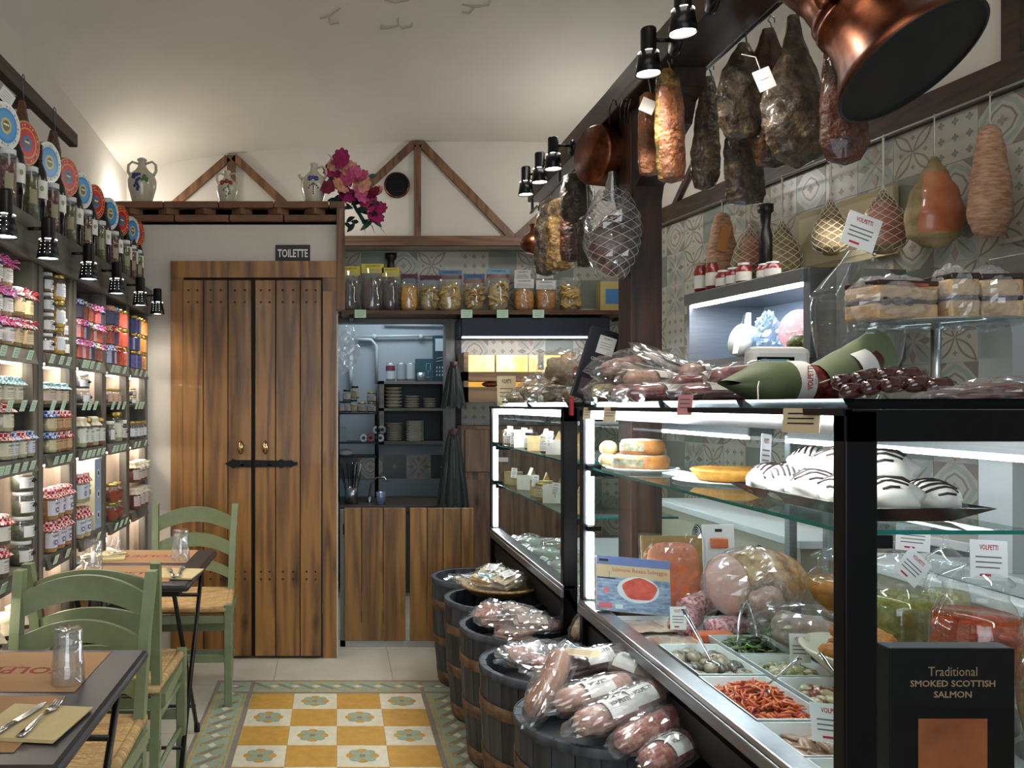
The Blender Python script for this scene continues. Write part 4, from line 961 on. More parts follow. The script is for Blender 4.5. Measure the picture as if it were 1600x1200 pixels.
# ---------------------------------------------------------------- jugs and bouquet on the cubicle
GLZ = mat('glazed_ceramic', '#c6bca8', .18, var=.05, vs=10, coat=.5)
def jug(label, px, s, hnd, paint):
    t = thing('ceramic_jug', label, 'jug', (P(px, 316, YD+.06).x, YD+.06, 2.489), s=s); b = MB()
    b.lathe([(0, 0), (.048, 0), (.052, .006), (.064, .05), (.078, .10), (.08, .135), (.068, .17), (.038, .195), (.024, .215), (.020, .235), (.022, .245), (.028, .25), (.026, .257), (.018, .262), (.0, .262)], 28, GLZ)
    b.build('body', t)
    for sx in hnd:
        b = MB(); b.tube([(sx*.06, 0, .16), (sx*.078, 0, .19), (sx*.076, 0, .225), (sx*.055, 0, .243), (sx*.02, 0, .232)], [.009, .009, .008, .007, .007], 8, GLZ); b.build('handle', t)
    b = MB()
    def on(a, z, r): return (r*math.cos(a), r*math.sin(a), z)
    def rad(z): 
        pr = [(.052, .006), (.064, .05), (.078, .10), (.08, .135), (.068, .17), (.038, .195)]
        for (r0, z0), (r1, z1) in zip(pr, pr[1:]):
            if z0 <= z <= z1: return r0+(r1-r0)*(z-z0)/(z1-z0)
        return .06
    for (x, z, r, c) in paint:
        rr = rad(z); a = -PI/2+x/rr; b.ell(on(a, z, rr*.985), (r, r, r) if isinstance(r, float) else r, mat('glaze_'+c[1:], c, .25), 8, 6)
    b.build('painted_motif', t); return t
gr = random.Random(3)
grapes = [(gr.uniform(-.028, .01)+(-.008), .16-k*.0055-gr.uniform(0, .004), .0085, '#2a3a78') for k in range(16)]+[(-.034+k*.012, .155, .009, '#2a3a78') for k in range(4)]+[(.03+gr.uniform(-.016, .016), .135+gr.uniform(-.016, .014), .009, '#5a7a48') for k in range(9)]
jug('large two-handled jug painted with blue grapes, left on the ledge', 222, 1.0, (-1, 1), grapes)
jug('small two-handled jug painted with red poppies, middle of the ledge', 355, .74, (-1, 1), [(-.03, .155, .02, '#8f2f34'), (.005, .165, .018, '#8f2f34'), (.035, .155, .018, '#8f2f34')]+[(math.sin(k)*.02, .06+k*.009, .006, '#6f7a3a') for k in range(9)]+[(.03-.01*k/3, .075+.014*k, .006, '#6f7a3a') for k in range(5)])
j = jug('white pitcher painted with blue flowers beside the bouquet', 490, .9, (1,), [(-.02, .15, .017, '#2c4684'), (.018, .148, .016, '#2c4684'), (.0, .155, .012, '#35509a')]+[(-.03+.01*k, .135-.022*(k-3)**2/9+.0*k-.02, .005, '#4a3a2a') for k in range(7)]+[(0, .06+.01*k, .005, '#4a3a2a') for k in range(7)])
b = MB(); b.tube([(-.06, 0, .15), (-.085, 0, .18), (-.09, 0, .19)], [.012, .009, .011], 8, GLZ); b.build('spout', j)
t = thing('flower_bouquet', 'bouquet of magenta and pink artificial flowers hanging beside the white pitcher', 'flowers', (.075, YD+.1, 2.5))
PET = [mat('petal_magenta', '#a01e5c', .6, var=.3, vs=40), mat('petal_pink', '#c0507c', .6, var=.3, vs=40), mat('petal_peach', '#cf9276', .6, var=.25, vs=40), mat('petal_crimson', '#7d1238', .6, var=.3, vs=40)]
LF = mat('leaf_dark', '#1c3a2c', .45, var=.3, vs=20)
fr_ = random.Random(8)
spots = [(532, 247, 0, 21), (553, 264, 3, 14), (520, 267, 0, 22), (545, 262, 2, 20), (543, 277, 1, 19), (563, 273, 1, 18), (565, 287, 2, 20), (533, 289, 2, 20), (512, 292, 3, 16), (543, 304, 0, 21), (566, 303, 1, 20), (582, 300, 3, 17), (590, 297, 2, 12), (577, 316, 0, 23), (592, 325, 0, 18), (587, 337, 0, 20), (556, 268, 1, 14), (521, 258, 2, 14)]
for i, (px, py, ci, d) in enumerate(spots):
    Yf = YD+.02+fr_.uniform(-.03, .05); p = P(px, py, Yf)-Vector((.075, YD+.1, 2.5)); R0 = d/FPX*YD/2*1.5; b = MB(); m = PET[ci]
    rx, rz = fr_.uniform(.9, 1.6), fr_.uniform(-.7, .7); M = Matrix.Translation(p) @ Matrix.Rotation(rz, 4, 'Z') @ Matrix.Rotation(rx, 4, 'X')
    for ring_ in range(4):
        n_ = (9, 8, 6, 4)[ring_]; op = (1.25, .9, .55, .2)[ring_]; L = R0*(1.0, .85, .65, .45)[ring_]
        for k in range(n_):
            a = 2*PI*k/n_+ring_*.4; b.X = M @ Matrix.Rotation(a, 4, 'Z') @ Matrix.Rotation(PI/2-op, 4, 'Y')
            b.grid(lambda u, v: (L*u, (v-.5)*L*.95*math.sin(PI*min(.96, .12+u*.82)), L*.3*u*u+.08*L*math.sin(v*9)), 4, 3, m)
    b.build('blossom', t)
b = MB()
for k in range(90):
    px, py = fr_.uniform(512, 590), fr_.uniform(270, 350); p = P(px, py, YD+.08)-Vector((.075, YD+.1, 2.5)); b.X = Matrix.Translation(p) @ rotm(fr_.uniform(.3, 1.8), fr_.uniform(-.5, .5), fr_.uniform(-3, 3)); L = fr_.uniform(.05, .09)
    b.grid(lambda u, v: (L*u, (v-.5)*L*.42*math.sin(PI*u), -L*.4*u*u), 5, 2, LF)
for (px, py, qx, qy) in ((530, 340, 524, 362), (555, 345, 548, 362), (562, 340, 571, 366), (572, 345, 586, 366), (575, 340, 604, 368), (548, 342, 552, 352), (518, 256, 512, 240), (545, 255, 540, 246)):
    p = P(px, py, YD+.02)-Vector((.075, YD+.1, 2.5)); q = P(qx, qy, YD-.0)-Vector((.075, YD+.1, 2.5)); b.X = Matrix.Identity(4); mid = (p+q)/2+Vector((.008, 0, .008)); b.tube([p, mid, q], [.006, .008, .001], 6, LF, flat=.3)
b.build('foliage', t)
b = MB()
b.tube([(.0, .02, .05), (.04, 0, -.03), (.1, 0, -.12)], .01, 6, LF); b.build('stems', t)
# ---------------------------------------------------------------- glass display counters
XC, XK, ZT, ZR = .85, 1.75, 1.372, .70
PANEL = mat('dark_glossy_panel', '#16171a', .12, .2, coat=.5); DECK = mat('display_deck', '#d4d8d8', .3, .25)
MARB = mat('white_worktop', '#d8dcda', .3, var=.03, vs=5)
CLED = mat('counter_led', '#ffffff', .5, emit=42, ecol='#eef5ff'); CLED2 = mat('counter_led_back', '#ffffff', .5, emit=20, ecol='#eef5ff')
BEIGE = mat('beige_housing', '#b5ad99', .5)
def counter(y0, y1, lab, near):
    t = thing('display_counter', lab, 'counter', (XC, y0, 0)); U_ = Matrix.Translation((-XC, -y0, 0))
    def part(name, fn, l=None):
        b = MB(); b.X = U_; fn(b); o = b.build(name, t)
        if l: o['label'] = l
        return o
    part('base', lambda b: (b.box(1.04, XK, y0+.03, y1-.03, 0, ZR-.12, DBLACK), b.box(XC+.02, XK, y0+.01, y1-.01, ZR-.16, ZR-.08, DBLACK)))
    def slant(b):
        b.add([(XC+.01, y0, ZR-.035), (XC+.01, y1, ZR-.035), (1.02, y1, .40), (1.02, y0, .40), (XC+.03, y0, ZR-.035), (XC+.03, y1, ZR-.035), (1.04, y1, .40), (1.04, y0, .40)],
              [(0, 1, 2, 3), (4, 7, 6, 5), (0, 3, 7, 4), (1, 5, 6, 2), (0, 4, 5, 1), (3, 2, 6, 7)], PANEL)
    part('front_panel', slant)
    part('front_rail', lambda b: (b.box(XC-.008, XC+.03, y0, y1, ZR-.045, ZR-.012, BRUSH, .004), b.box(XC-.004, XC+.05, y0, y1, ZR-.012, ZR+.004, STEEL, .003)))
    part('deck', lambda b: b.box(XC+.05, XK, y0+.01, y1-.01, ZR-.075, ZR-.055, DECK))
    PW = .055
    for (x, y, nm) in ((XC, y0, 'corner_post'), (XC, y1-.035, 'corner_post'), (XK-.05, y0, 'corner_post'), (XK-.05, y1-.035, 'corner_post')):
        part(nm, lambda b: b.box(x, x+(PW if (y == y0 and x == XC) else .03), y, y+.035, ZR-.5 if x == XC else ZR-.06, ZT, BLACK if x == XC else BRUSH, .003))
    if near: part('kick_panel', lambda b: b.box(XC+.05, XK, y0, y0+.02, 0, ZR-.05, DBLACK))
    part('top_frame', lambda b: (b.box(XC, XK, y0, y0+.03, ZT-.053, ZT, BLACK), b.box(XC, XK, y1-.03, y1, ZT-.03, ZT, BLACK), b.box(XC-.004, XC+.012, y0, y1, ZT-.010, ZT+.002, BLACK)))
    part('top_glass', lambda b: b.box(XC+.012, 1.56, y0+.03, y1-.03, ZT-.008, ZT-.001, film('top_glass_sheet', (.8, .88, .87), .05, .03, .25, (.25, .28, .3))))
    part('back_header', lambda b: (b.box(1.56, 1.66, y0+.03, y1-.03, ZT-.11, ZT, BRUSH, .004), b.box(1.555, 1.575, y0+.05, y1-.03, ZT-.122, ZT-.112, CLED2)))
    part('front_glass', lambda b: b.quad((XC+.012, y0+.04, ZR), (XC+.012, y1-.03, ZR), (XC+.012, y1-.03, ZT-.01), (XC+.012, y0+.04, ZT-.01), GLASS))
    for y in (y0+.012, y1-.012):
        part('end_glass', lambda b: b.quad((XC+.05, y, ZR-.04), (XK-.05, y, ZR-.04), (XK-.05, y, ZT-.04), (XC+.05, y, ZT-.04), GLASS))
    part('top_light', lambda b: b.box(XC+.014, XC+.034, y0+.05 if not near else y0+.75, y1-.04, ZT-.034, ZT-.012, CLED))
    part('light_channel', lambda b: b.box(XC+.034, XC+.05, y0+.05, y1-.04, ZT-.04, ZT-.009, STEEL))
    if near: part('top_light', lambda b: b.box(XC+.014, XC+.022, y0+.06, y0+.75, ZT-.02, ZT-.013, CLED))
    zz = (ZR, .955, 1.165, ZT-.02)
    for k in range(3): part('upright_light', lambda b: b.box(XC+.014, XC+.036, y1-.05, y1-.036, zz[k]+.014, zz[k+1]-.014, CLED))
    part('light_clip', lambda b: [b.box(XC+.013, XC+.06, y1-.052, y1-.03, z-.008, z+.008, BLACK) for z in zz[1:3]])
    for z, d in (((1.165, 1.2),) if near else ((1.165, 1.25), (.955, 1.3))):
        part('glass_shelf', lambda b: (b.box(XC+.03, d, y0+.04, y1-.05, z-.0075, z, film('shelf_glass', (.86, .95, .93), .06, .02)), b.box(XC+.0295, XC+.0305, y0+.04, y1-.05, z-.0078, z-.0002, GLASSE), b.box(XC+.03, d, y0+.0395, y0+.0405, z-.0075, z, GLASSE)))
        part('shelf_bracket', lambda b: [b.box(XC+.02, XC+.10, y, y+.01, z-.03, z-.008, BLACK) for y in (y0+.03, y1-.06)])
    part('rear_worktop', lambda b: b.box(XK, XK+.32, y0+.02, y1-.02, .835, .867, MARB, .004))
    def house(b):
        b.box(XK+.02, XK+.3, y0+.05, y1-.05, .1, .833, BEIGE)
        for y in (y0+.35, y0+.95):
            b.X = U_ @ Matrix.Translation((XK+.018, y, .74)) @ rotm(0, -PI/2); b.lathe([(0, 0), (.055, 0)], 24, DBLACK)
            for r_ in (.012, .024, .036, .048): b.tube([(r_*math.cos(a), r_*math.sin(a), .003) for a in [2*PI*i/20 for i in range(21)]], .002, 5, STEEL)
            b.X = U_
            for q in range(14): b.box(XK+.016, XK+.021, y-.25+q*.016, y-.242+q*.016, .70, .712, DBLACK)
    part('cooling_unit', house)
    return t
counter(1.38, 2.89, 'black-framed glass counter nearest the viewer with deli trays and meringues', True)
counter(3.10, 4.58, 'farther black-framed glass counter holding cheeses beside the saloon gate', False)
for y_, e_ in ((1.8, 2.6), (2.5, 2.4), (3.85, 1.8)): lamp('AREA', (.905, y_, 1.328), e_, (.93, .97, 1), .6, (0, math.radians(-38), PI/2) if 0 else (0, math.radians(-30), 0), .6); bpy.context.scene.collection.objects[-1].data.shape = 'RECTANGLE'; bpy.context.scene.collection.objects[-1].data.size = .03
# timber post between the counters and the overhead beam
t = thing('timber_post', 'dark brown timber post rising between the two glass counters', 'post', (1.10, 3.0, 0)); b = MB(); b.box(-.055, .058, -.065, .065, 0, 2.43, BEAMV, .004); b.build('shaft', t)
b = MB(); b.X = rotm(PI/2, 0, -PI/2) @ Matrix.Translation((0, 0, -.05)); b.poly([(.065, 2.43), (-.065+.5, 2.43), (.42, 2.38), (.36, 2.35), (.33, 2.29), (.25, 2.26), (.2, 2.19), (.1, 2.15), (.065, 2.06)], .1, BEAMV); b.build('corbel', t)
t = thing('ceiling_beam', 'dark timber beam running over the counters with spot lamps', 'beam', (1.07, 3.0, 2.43)); b = MB(); b.box(-.08, .08, -1.9, 1.28, 0, .105, BEAM, .005); b.build('timber', t)
b = MB(); b.cyl((.12, -1.9, .03), (.12, .6, .03), .007, HOOK, 8); b.cyl((-.07, .15, -.06), (-.07, 1.25, -.06), .007, HOOK, 8); [b.box(-.076, -.064, y-.005, y+.005, -.06, .0, HOOK) for y in (.2, .7, 1.22)]; 
for y in (-1.6, -.8, .3): b.box(.07, .122, y-.006, y+.006, .025, .035, HOOK)
b.build('hanging_rod', t)
for i, (x, y, z) in enumerate(((.91, 1.93, 2.355), (.91, 2.17, 2.355), (.91, 2.41, 2.345), (.91, 3.47, 2.37), (.91, 3.70, 2.376), (.91, 3.97, 2.39))):
    SPOT.put((x, y, z), PI, 'black spot lamp on the overhead beam, '+['nearest the viewer', 'second from the viewer', 'third, above the cured cuts', 'left of the copper pan', 'middle of the far three', 'farthest from the viewer'][i], 'spot lamps on the overhead beam')
    if i != 4: lamp('SPOT', (x, y, z-.003), 10 if i < 3 else 7, (1, .95, .88), .03, (0, 0, 0), angle=2.2, blend=.8)

# ---------------------------------------------------------------- barrels with packets
STAVE = wood('barrel_stave', '#15181c', '#343a40', 2, .6, .7, island=.25); HOOP = mat('rusty_hoop', '#4a3526', .6, .5, c2='#7a5f45', vs=18, bump=.2, bs=40)
def make_barrel():
    t = thing('wooden_barrel', '', 'barrel'); R0, Hh = .222, .52
    def rad(z): q = z/Hh; return R0*(.84+.22*q-.06*q*q+.03*math.sin(PI*q))
    n = 22
    for z0, z1, nm in ((0, Hh, 'staves'),):
        b = MB()
        for k in range(n):
            a0, a1 = 2*PI*k/n+.006, 2*PI*(k+1)/n-.006; vs = []; K = 6
            for j in range(K+1):
                z = Hh*j/K; r = rad(z)
                for (a, rr) in ((a0, r), (a1, r), (a1, r-.02), (a0, r-.02)): vs.append((rr*math.cos(a), rr*math.sin(a), z))
            fs = [(3, 2, 1, 0), (K*4, K*4+1, K*4+2, K*4+3)]+[(j*4+i, j*4+(i+1) % 4, j*4+4+(i+1) % 4, j*4+4+i) for j in range(K) for i in range(4)]
            b.add(vs, fs, STAVE)
        b.build(nm, t)
    for z0, z1 in ((.015, .07), (.20, .245), (.38, .42), (.498, .522)):
        b = MB(); b.lathe([(rad(z0)+.003, z0), (rad(z1)+.003, z1), (rad(z1)-.001, z1), ], 44, HOOP if z0 < .45 else STAVE); b.build('hoop', t)
    b = MB(); b.lathe([(0, .44), (rad(.44)-.02, .44)], 24, DBLACK); b.build('inner_board', t); return t
BR = Proto(make_barrel); BPOS = [(.70, 4.14), (.705, 3.68), (.705, 3.22), (.70, 2.745), (.715, 2.27)]
for i, (x, y) in enumerate(BPOS):
    BR.put((x, y, 0), i*.4, 'dark hooped half-barrel below the counters, '+['farthest, half behind the wicker tray barrel', 'carrying the wicker tray', 'middle one with small sliced packets', 'second nearest with the dark packet', 'nearest, heaped with long salami'][i], 'half-barrels along the counter')
def film_wrap(b, c, s, seed, M=None, m=None, amp=.28, n=18, k=12):
    n, k = int(n*1.5), int(k*1.5)
    def ff(u): return 1+amp*.7*nz(u, 2.2, seed)+amp*.9*abs(nz(u, 5, seed+9))+amp*.4*nz(u, 13, seed+4)
    b.ell(c, s, m or FILM, n, k, ff, sm=False, M=M)
MEATS = {'salame': mat('salame_pink', '#8a4a3c', .4, c2='#b58272', vs=50, ramp=(.45, .6), coat=.4), 'brown': mat('sausage_brown', '#7a4c34', .4, c2='#a97f62', vs=14, coat=.3), 'dark': mat('sausage_dark', '#331512', .3, c2='#5f2a24', vs=30, coat=.6),
         'pale': mat('pale_pork', '#97685a', .45, c2='#c4a08c', vs=30, coat=.3), 'red': mat('red_salami', '#571d1b', .35, c2='#8a4038', vs=60, ramp=(.5, .62), coat=.5), 'grey': mat('bloomed_casing', '#8f7766', .6, c2='#b8a594', vs=22)}
BEI = mat('beige_card', '#c7b490', .7); PNK = mat('pink_card', '#d18a8a', .7)
def sausage(name, label, cat, loc, rot, L, r, mt, seed=0, wrap=True, lab=True, bend=.1, grp=None, film_s=1.12, txt='VOLPETTI', ringed=True):
    """a cured sausage lying along local x inside a clear sleeve with a paper band"""
    t = thing(name, label, cat, loc, rot, grp); b = MB(); K = 16
    pts = []; rr = []
    for k in range(K+1):
        u = k/K*2-1; pts.append((u*L/2, bend*L*(u*u)*.5, 0)); q = max(0, 1-abs(u)**6); rr.append(r*(.25+.75*math.sqrt(q))*(1+.09*nz((u*3, 0, 0), 2, seed)))
    b.tube(pts, rr, 14, MEATS[mt]); b.build('sausage', t)
    if wrap:
        b = MB(); film_wrap(b, (0, bend*L*.1, .0), (L*.56*film_s, r*1.35, r*1.22), seed, amp=.2, n=20, k=12, M=Matrix(((0, 0, 1), (0, 1, 0), (-1, 0, 0))) if 0 else None); b.build('clear_wrap', t)
    if lab:
        b = MB(); w_ = L*.17; b.grid(lambda u, v: ((u-.5)*2*w_, r*1.13*math.sin((v-.5)*2.6)+bend*0, r*1.13*math.cos((v-.5)*2.6)), 2, 8, PAPER)
        b.text(txt, r*.32, INK, Matrix.Translation((0, -r*.5, r*1.0)) @ rotm(.5), w_*1.5, r*.12); 
        for q in range(4): b.X = Matrix.Translation((0, r*.1-q*r*.14*0, r*1.14)); b.box(-w_*.7, w_*.6, q*r*.13, q*r*.13+.0015, 0, .0006, GREY_INK)
        b.build('paper_label', t)
    return t
def packet(name, label, cat, loc, rot, sz, food, seed=0, lab=PAPER, grp=None, wrap=1.18, slices=0, txt=True):
    """vacuum packet: a lumpy cut in a crinkled sleeve with a sticker"""
    t = thing(name, label, cat, loc, rot, grp); b = MB(); sx, sy, sz_ = sz
    mt = MEATS[food] if food in MEATS else cmat(food)
    if slices:
        for k in range(slices): b.obox(frame((RND.uniform(-.1, .1)*sx, RND.uniform(-.1, .1)*sy, -sz_*.3+k*sz_*.7/slices), RND.uniform(-.3, .3)), sx*.75, sy*.75, sz_*.6/slices, mt, .002)
    else: b.ell((0, 0, 0), (sx*.45, sy*.45, sz_*.45), mt, 20, 12, lambda u: (1+.2*nz(u, 2, seed))*(1/(abs(u.x)**3.2+abs(u.y)**3.2+abs(u.z)**3.2+1e-6))**(1/3.2)*.86)
    b.build('contents', t)
    b = MB(); film_wrap(b, (0, 0, 0), (sx*.5*wrap, sy*.5*wrap, sz_*.5*wrap), seed, amp=.34); b.build('clear_wrap', t)
    if lab:
        b = MB(); b.X = frame((sx*.05, -sy*.05, sz_*.55), .15*((seed % 3)-1)); b.box(-sx*.24, sx*.24, -sy*.22, sy*.22, 0, .001, lab)
        if txt: b.text('VOLPETTI', sy*.07, INK, Matrix.Translation((0, sy*.12, 0)), sx*.36, .0014)
        for q in range(4): b.box(-sx*.18, sx*(.18-.03*(q % 2)), -sy*.14+q*sy*.055, -sy*.14+q*sy*.055+.0012, .001, .0014, GREY_INK)
        b.build('paper_label', t)
    return t
def lump(loc, r, z): return (loc[0], loc[1], z)
# far barrel pair: wicker tray with wrapped sweets
WICK = mat('wicker', '#a98c5c', .7, c2='#7f6338', vs=60, bump=.6, bs=80)
t = thing('wicker_tray', 'round wicker tray on the farther barrels holding wrapped packets', 'tray', (.735, 3.74, .53)); b = MB()
b.lathe([(0, 0), (.13, 0), (.165, .03), (.172, .032), (.168, .042), (.158, .038), (.125, .01), (0, .01)], 40, WICK, wob=lambda a, z: 1+.01*math.sin(a*40)); b.build('basket', t)
for i, (x, y, f, lb) in enumerate(((.66, 3.70, '#c9a96a', 'crinkled packet of sliced mushrooms, left in the wicker tray'), (.75, 3.66, '#b8a27c', 'crinkled packet of pale dried slices in front of the wicker tray'), (.79, 3.76, '#8f7a5c', 'crinkled packet at the right of the wicker tray'), (.71, 3.80, '#c2b088', 'crinkled packet on top at the back of the wicker tray'))):
    packet('food_packet', lb, 'packet', (x, y, .595+.012*(i % 2)), (RND.uniform(-.3, .3), RND.uniform(-.3, .3), RND.uniform(-1, 1)), (.13, .11, .05), f, 20+i, None if i == 2 else (PAPER if i != 0 else mat('aqua_print', '#8fb0b4', .7)), 'packets in the wicker tray', slices=5)
packet('food_packet', 'dark packet behind the wicker tray under the far counter', 'packet', (.80, 3.95, .50), (0, .1, .5), (.16, .14, .06), 'dark', 31, None)
packet('food_packet', 'flat clear packet in the farthest barrel', 'packet', (.66, 4.12, .50), (0, .1, .2), (.18, .16, .05), '#b8a890', 32, PAPER)
# third barrel: small packets
sp = [(.63, 3.30, .535, .2, 'pale', 'with white sticker, left in the middle barrel'), (.72, 3.32, .53, -.3, 'grey', 'at the back of the middle barrel'), (.64, 3.17, .548, .5, 'pale', 'with long sticker at the front of the middle barrel'), (.77, 3.24, .54, 1.1, '#8a6a58', 'in the middle of the middle barrel'), (.73, 3.13, .555, .1, 'grey', 'lying on top in the middle barrel'), (.82, 3.17, .535, .8, 'pale', 'at the right of the middle barrel'), (.60, 3.22, .565, 1.4, 'salame', 'half upright at the left rim of the middle barrel'), (.70, 3.24, .575, -.5, 'grey', 'uppermost in the middle barrel'), (.66, 3.08, .53, .9, 'brown', 'lowest at the front rim of the middle barrel')]
for i, (x, y, z, a, f, lb) in enumerate(sp): packet('sliced_packet', 'clear packet of sliced meat '+lb, 'packet', (x, y, z), (RND.uniform(-.25, .25), RND.uniform(-.3, .2), a), (.15, .11, .045), f, 40+i, PAPER if i in (0, 2, 3) else None, 'sliced packets in the middle barrel', slices=4 if i % 2 == 0 else 0)
packet('lard_packet', 'small clear pouch with red-centred cube hanging on the middle barrel rim', 'packet', (.90, 3.05, .56), (0, .6, .4), (.06, .05, .12), '#d0b08c', 49, None)
# fourth barrel
packet('meat_packet', 'dark-edged vacuum packet on the second nearest barrel', 'packet', (.66, 2.83, .53), (.15, -.1, .25), (.19, .12, .055), 'dark', 51, None, slices=3)
packet('meat_packet', 'reddish lumpy vacuum packet on the second nearest barrel', 'packet', (.705, 2.66, .54), (.1, .05, .1), (.20, .14, .07), 'salame', 52, None)
packet('meat_packet', 'small pinkish packet at the left rim of the second nearest barrel', 'packet', (.61, 2.72, .555), (.2, .1, .8), (.14, .10, .06), 'pale', 55, None)
packet('meat_packet', 'brown packet at the front rim of the second nearest barrel', 'packet', (.70, 2.585, .535), (.1, -.1, .2), (.16, .11, .06), 'brown', 56, PAPER)
packet('meat_packet', 'crinkled clear packet with blue slip on the second nearest barrel', 'packet', (.80, 2.78, .53), (.1, .2, -.4), (.15, .13, .06), 'brown', 53, mat('blue_slip', '#a9c6cc', .7), txt=False)
packet('meat_packet', 'large crinkled empty-looking packet beside the long salami', 'packet', (.77, 2.56, .55), (.2, -.2, -.5), (.22, .12, .07), 'grey', 54, None)
# nearest barrel: long salami
sg = [(.60, 2.32, .60, .9, 'brown', 0, 'leaning at the left rim'), (.76, 2.41, .63, .22, 'dark', 1, 'with white band at the back'), (.70, 2.23, .60, .35, 'pale', 1, 'with bold band in the middle'), (.72, 2.13, .585, .42, 'pale', 1, 'thin, at the front left'), (.79, 2.17, .60, .5, 'brown', 1, 'thick, at the front right'), (.80, 2.09, .56, .55, 'salame', 0, 'lowest at the front right'), (.84, 2.37, .62, 2.3, 'grey', 1, 'upright against the counter')]
for i, (x, y, z, a, f, lb, d) in enumerate(sg): sausage('wrapped_salami', 'long wrapped salami in the nearest barrel, '+d, 'salami', (x, y, z), (0, -.12 if i else -.5, a), .25 if i != 6 else .2, .036, f, 60+i, True, bool(lb), .08, 'salami in the nearest barrel')
for i, (x, y) in enumerate(((.83, 2.44), (.81, 2.0))): sausage('wrapped_salami', ['wrapped salami behind the others at the counter panel', 'wrapped salami lying lowest toward the viewer'][i], 'salami', (x, y, .54), (0, 0, .5+.2*i), .22, .034, 'salame', 80+i, True, True, .08, 'salami in the nearest barrel')
t = thing('price_card', 'beige handwritten price card on the long salami', 'card', (.70, 2.36, .672), (.35, -.1, -.75)); b = MB(); b.box(-.055, .055, -.018, .018, 0, .001, BEI)
for q in range(3): b.box(-.045, .03, .008-.008*q, .0095-.008*q, .001, .0015, GREY_INK)
b.build('card', t)
# packets in the lower slanted tray of the counters
for i, (y, f) in enumerate(((2.62, 'grey'), (2.35, 'salame'), (2.0, 'brown'))):
    pass

# ---------------------------------------------------------------- food in the nearest counter
CER = mat('white_ceramic', '#e4e7e6', .18, coat=.5); CREAMC = mat('cream_ceramic', '#d4cfb4', .25, coat=.4)
ZD = ZR-.055
def tray(label, x0, x1, y0, y1, foodfn, zt_=ZR+.0, name='serving_dish', rim=CER):
    t = thing(name, label, 'dish', ((x0+x1)/2, (y0+y1)/2, ZD)); hx, hy = (x1-x0)/2, (y1-y0)/2; h = zt_-ZD; b = MB()
    def rr(s, z, q=.012): return [(-hx*s, -hy*s, z), (hx*s, -hy*s, z), (hx*s, hy*s, z), (-hx*s, hy*s, z)]
    vs = rr(.86, 0)+rr(1, h)+rr(.955, h)+rr(.82, .006); e = lambda a, c: [(a+i, a+(i+1) % 4, c+(i+1) % 4, c+i) for i in range(4)]
    b.add(vs, [(3, 2, 1, 0), (12, 13, 14, 15)]+e(0, 4)+e(4, 8)+e(8, 12), rim); b.build('dish', t)
    foodfn(t, hx*.9, hy*.9, h); return t
def heap(m, n, r, hgt=.6, kind='ell', m2=None, seed=0, s=(1, 1, .7), part='filling'):
    def f(t, hx, hy, h):
        rr = random.Random(seed); b = MB(); b.box(-hx*.93, hx*.93, -hy*.93, hy*.93, .006, h*.5, m)
        for k in range(n):
            x, y = rr.uniform(-hx*.86, hx*.86), rr.uniform(-hy*.86, hy*.86); z = h*.46+h*hgt*(1-(x/hx)**2)*(1-(y/hy)**2)*rr.uniform(.3, 1)
            b.X = frame((x, y, z), rr.uniform(0, 6), rr.uniform(-.6, .6), rr.uniform(-.6, .6)); mm = m2 if (m2 and rr.random() < .4) else m
            if kind == 'ell': q = rr.uniform(.7, 1.2); b.ell((0, 0, 0), (r*s[0]*q, r*s[1]*q, r*s[2]*q), mm, 9, 6, lambda u: 1+.25*nz(u, 2, k))
            elif kind == 'leaf': b.tube([(-r, 0, 0), (-r*.3, r*.5, r*.3), (r*.4, -r*.2, r*.1), (r, r*.3, -r*.1)], [r*.12, r*.35, r*.4, r*.1], 6, mm, flat=.35)
            elif kind == 'strip': b.tube([(-r, 0, 0), (0, r*.3, r*.25), (r, 0, 0)], [r*.16, r*.2, r*.1], 5, mm)
        b.X = Matrix.Identity(4); o = b.build(part, t); o['kind'] = 'stuff'
    return f
F_ = lambda n, a, c, vs=40, coat=.5: mat(n, a, .4, c2=c, vs=vs, coat=coat, bump=.2, bs=60, bd=.003)
tray('white dish of grilled artichoke hearts with a spoon in it', .915, 1.083, 2.085, 2.352, heap(F_('artichoke', '#6f6048', '#a8977c'), 60, .022, m2=F_('artichoke_dark', '#2f2a26', '#5a4c42'), seed=1))
tray('white dish of dark green chicory with tongs', 1.098, 1.268, 2.26, 2.445, heap(F_('chicory', '#16281a', '#35502e'), 170, .022, .8, 'leaf', F_('chicory_light', '#4a6a3a', '#7c8c50'), 2))
tray('white dish of pale green bean salad behind the artichokes', 1.098, 1.268, 2.075, 2.25, heap(F_('bean_salad', '#7d8550', '#a8a678'), 90, .012, .5, m2=F_('bean_pale', '#b9a98c', '#cfc3a8'), seed=3))
tray('white dish of shredded orange-red carrot salad', .908, 1.078, 1.785, 2.072, heap(F_('carrot', '#c04a1c', '#e88844'), 420, .017, 1.0, 'strip', F_('carrot_red', '#a82c1c', '#d35a34'), 4))
tray('white dish of pale bean and tuna salad behind the carrots', 1.095, 1.268, 1.785, 2.065, heap(F_('tuna_salad', '#a8946a', '#c9ba94'), 120, .015, .6, m2=F_('red_bit', '#6a2418', '#9a4630'), seed=5))
tray('white dish of brown paste with tongs beside the carrots', .9, 1.25, 1.60, 1.772, heap(F_('pate', '#8f6a55', '#b89078'), 40, .02, .3, s=(1.3, 1.3, .3), seed=6))
tray('empty-looking white dish nearest the viewer', .9, 1.25, 1.43, 1.592, heap(F_('pate2', '#c9c4b6', '#ddd9ce'), 10, .02, .1, seed=7))
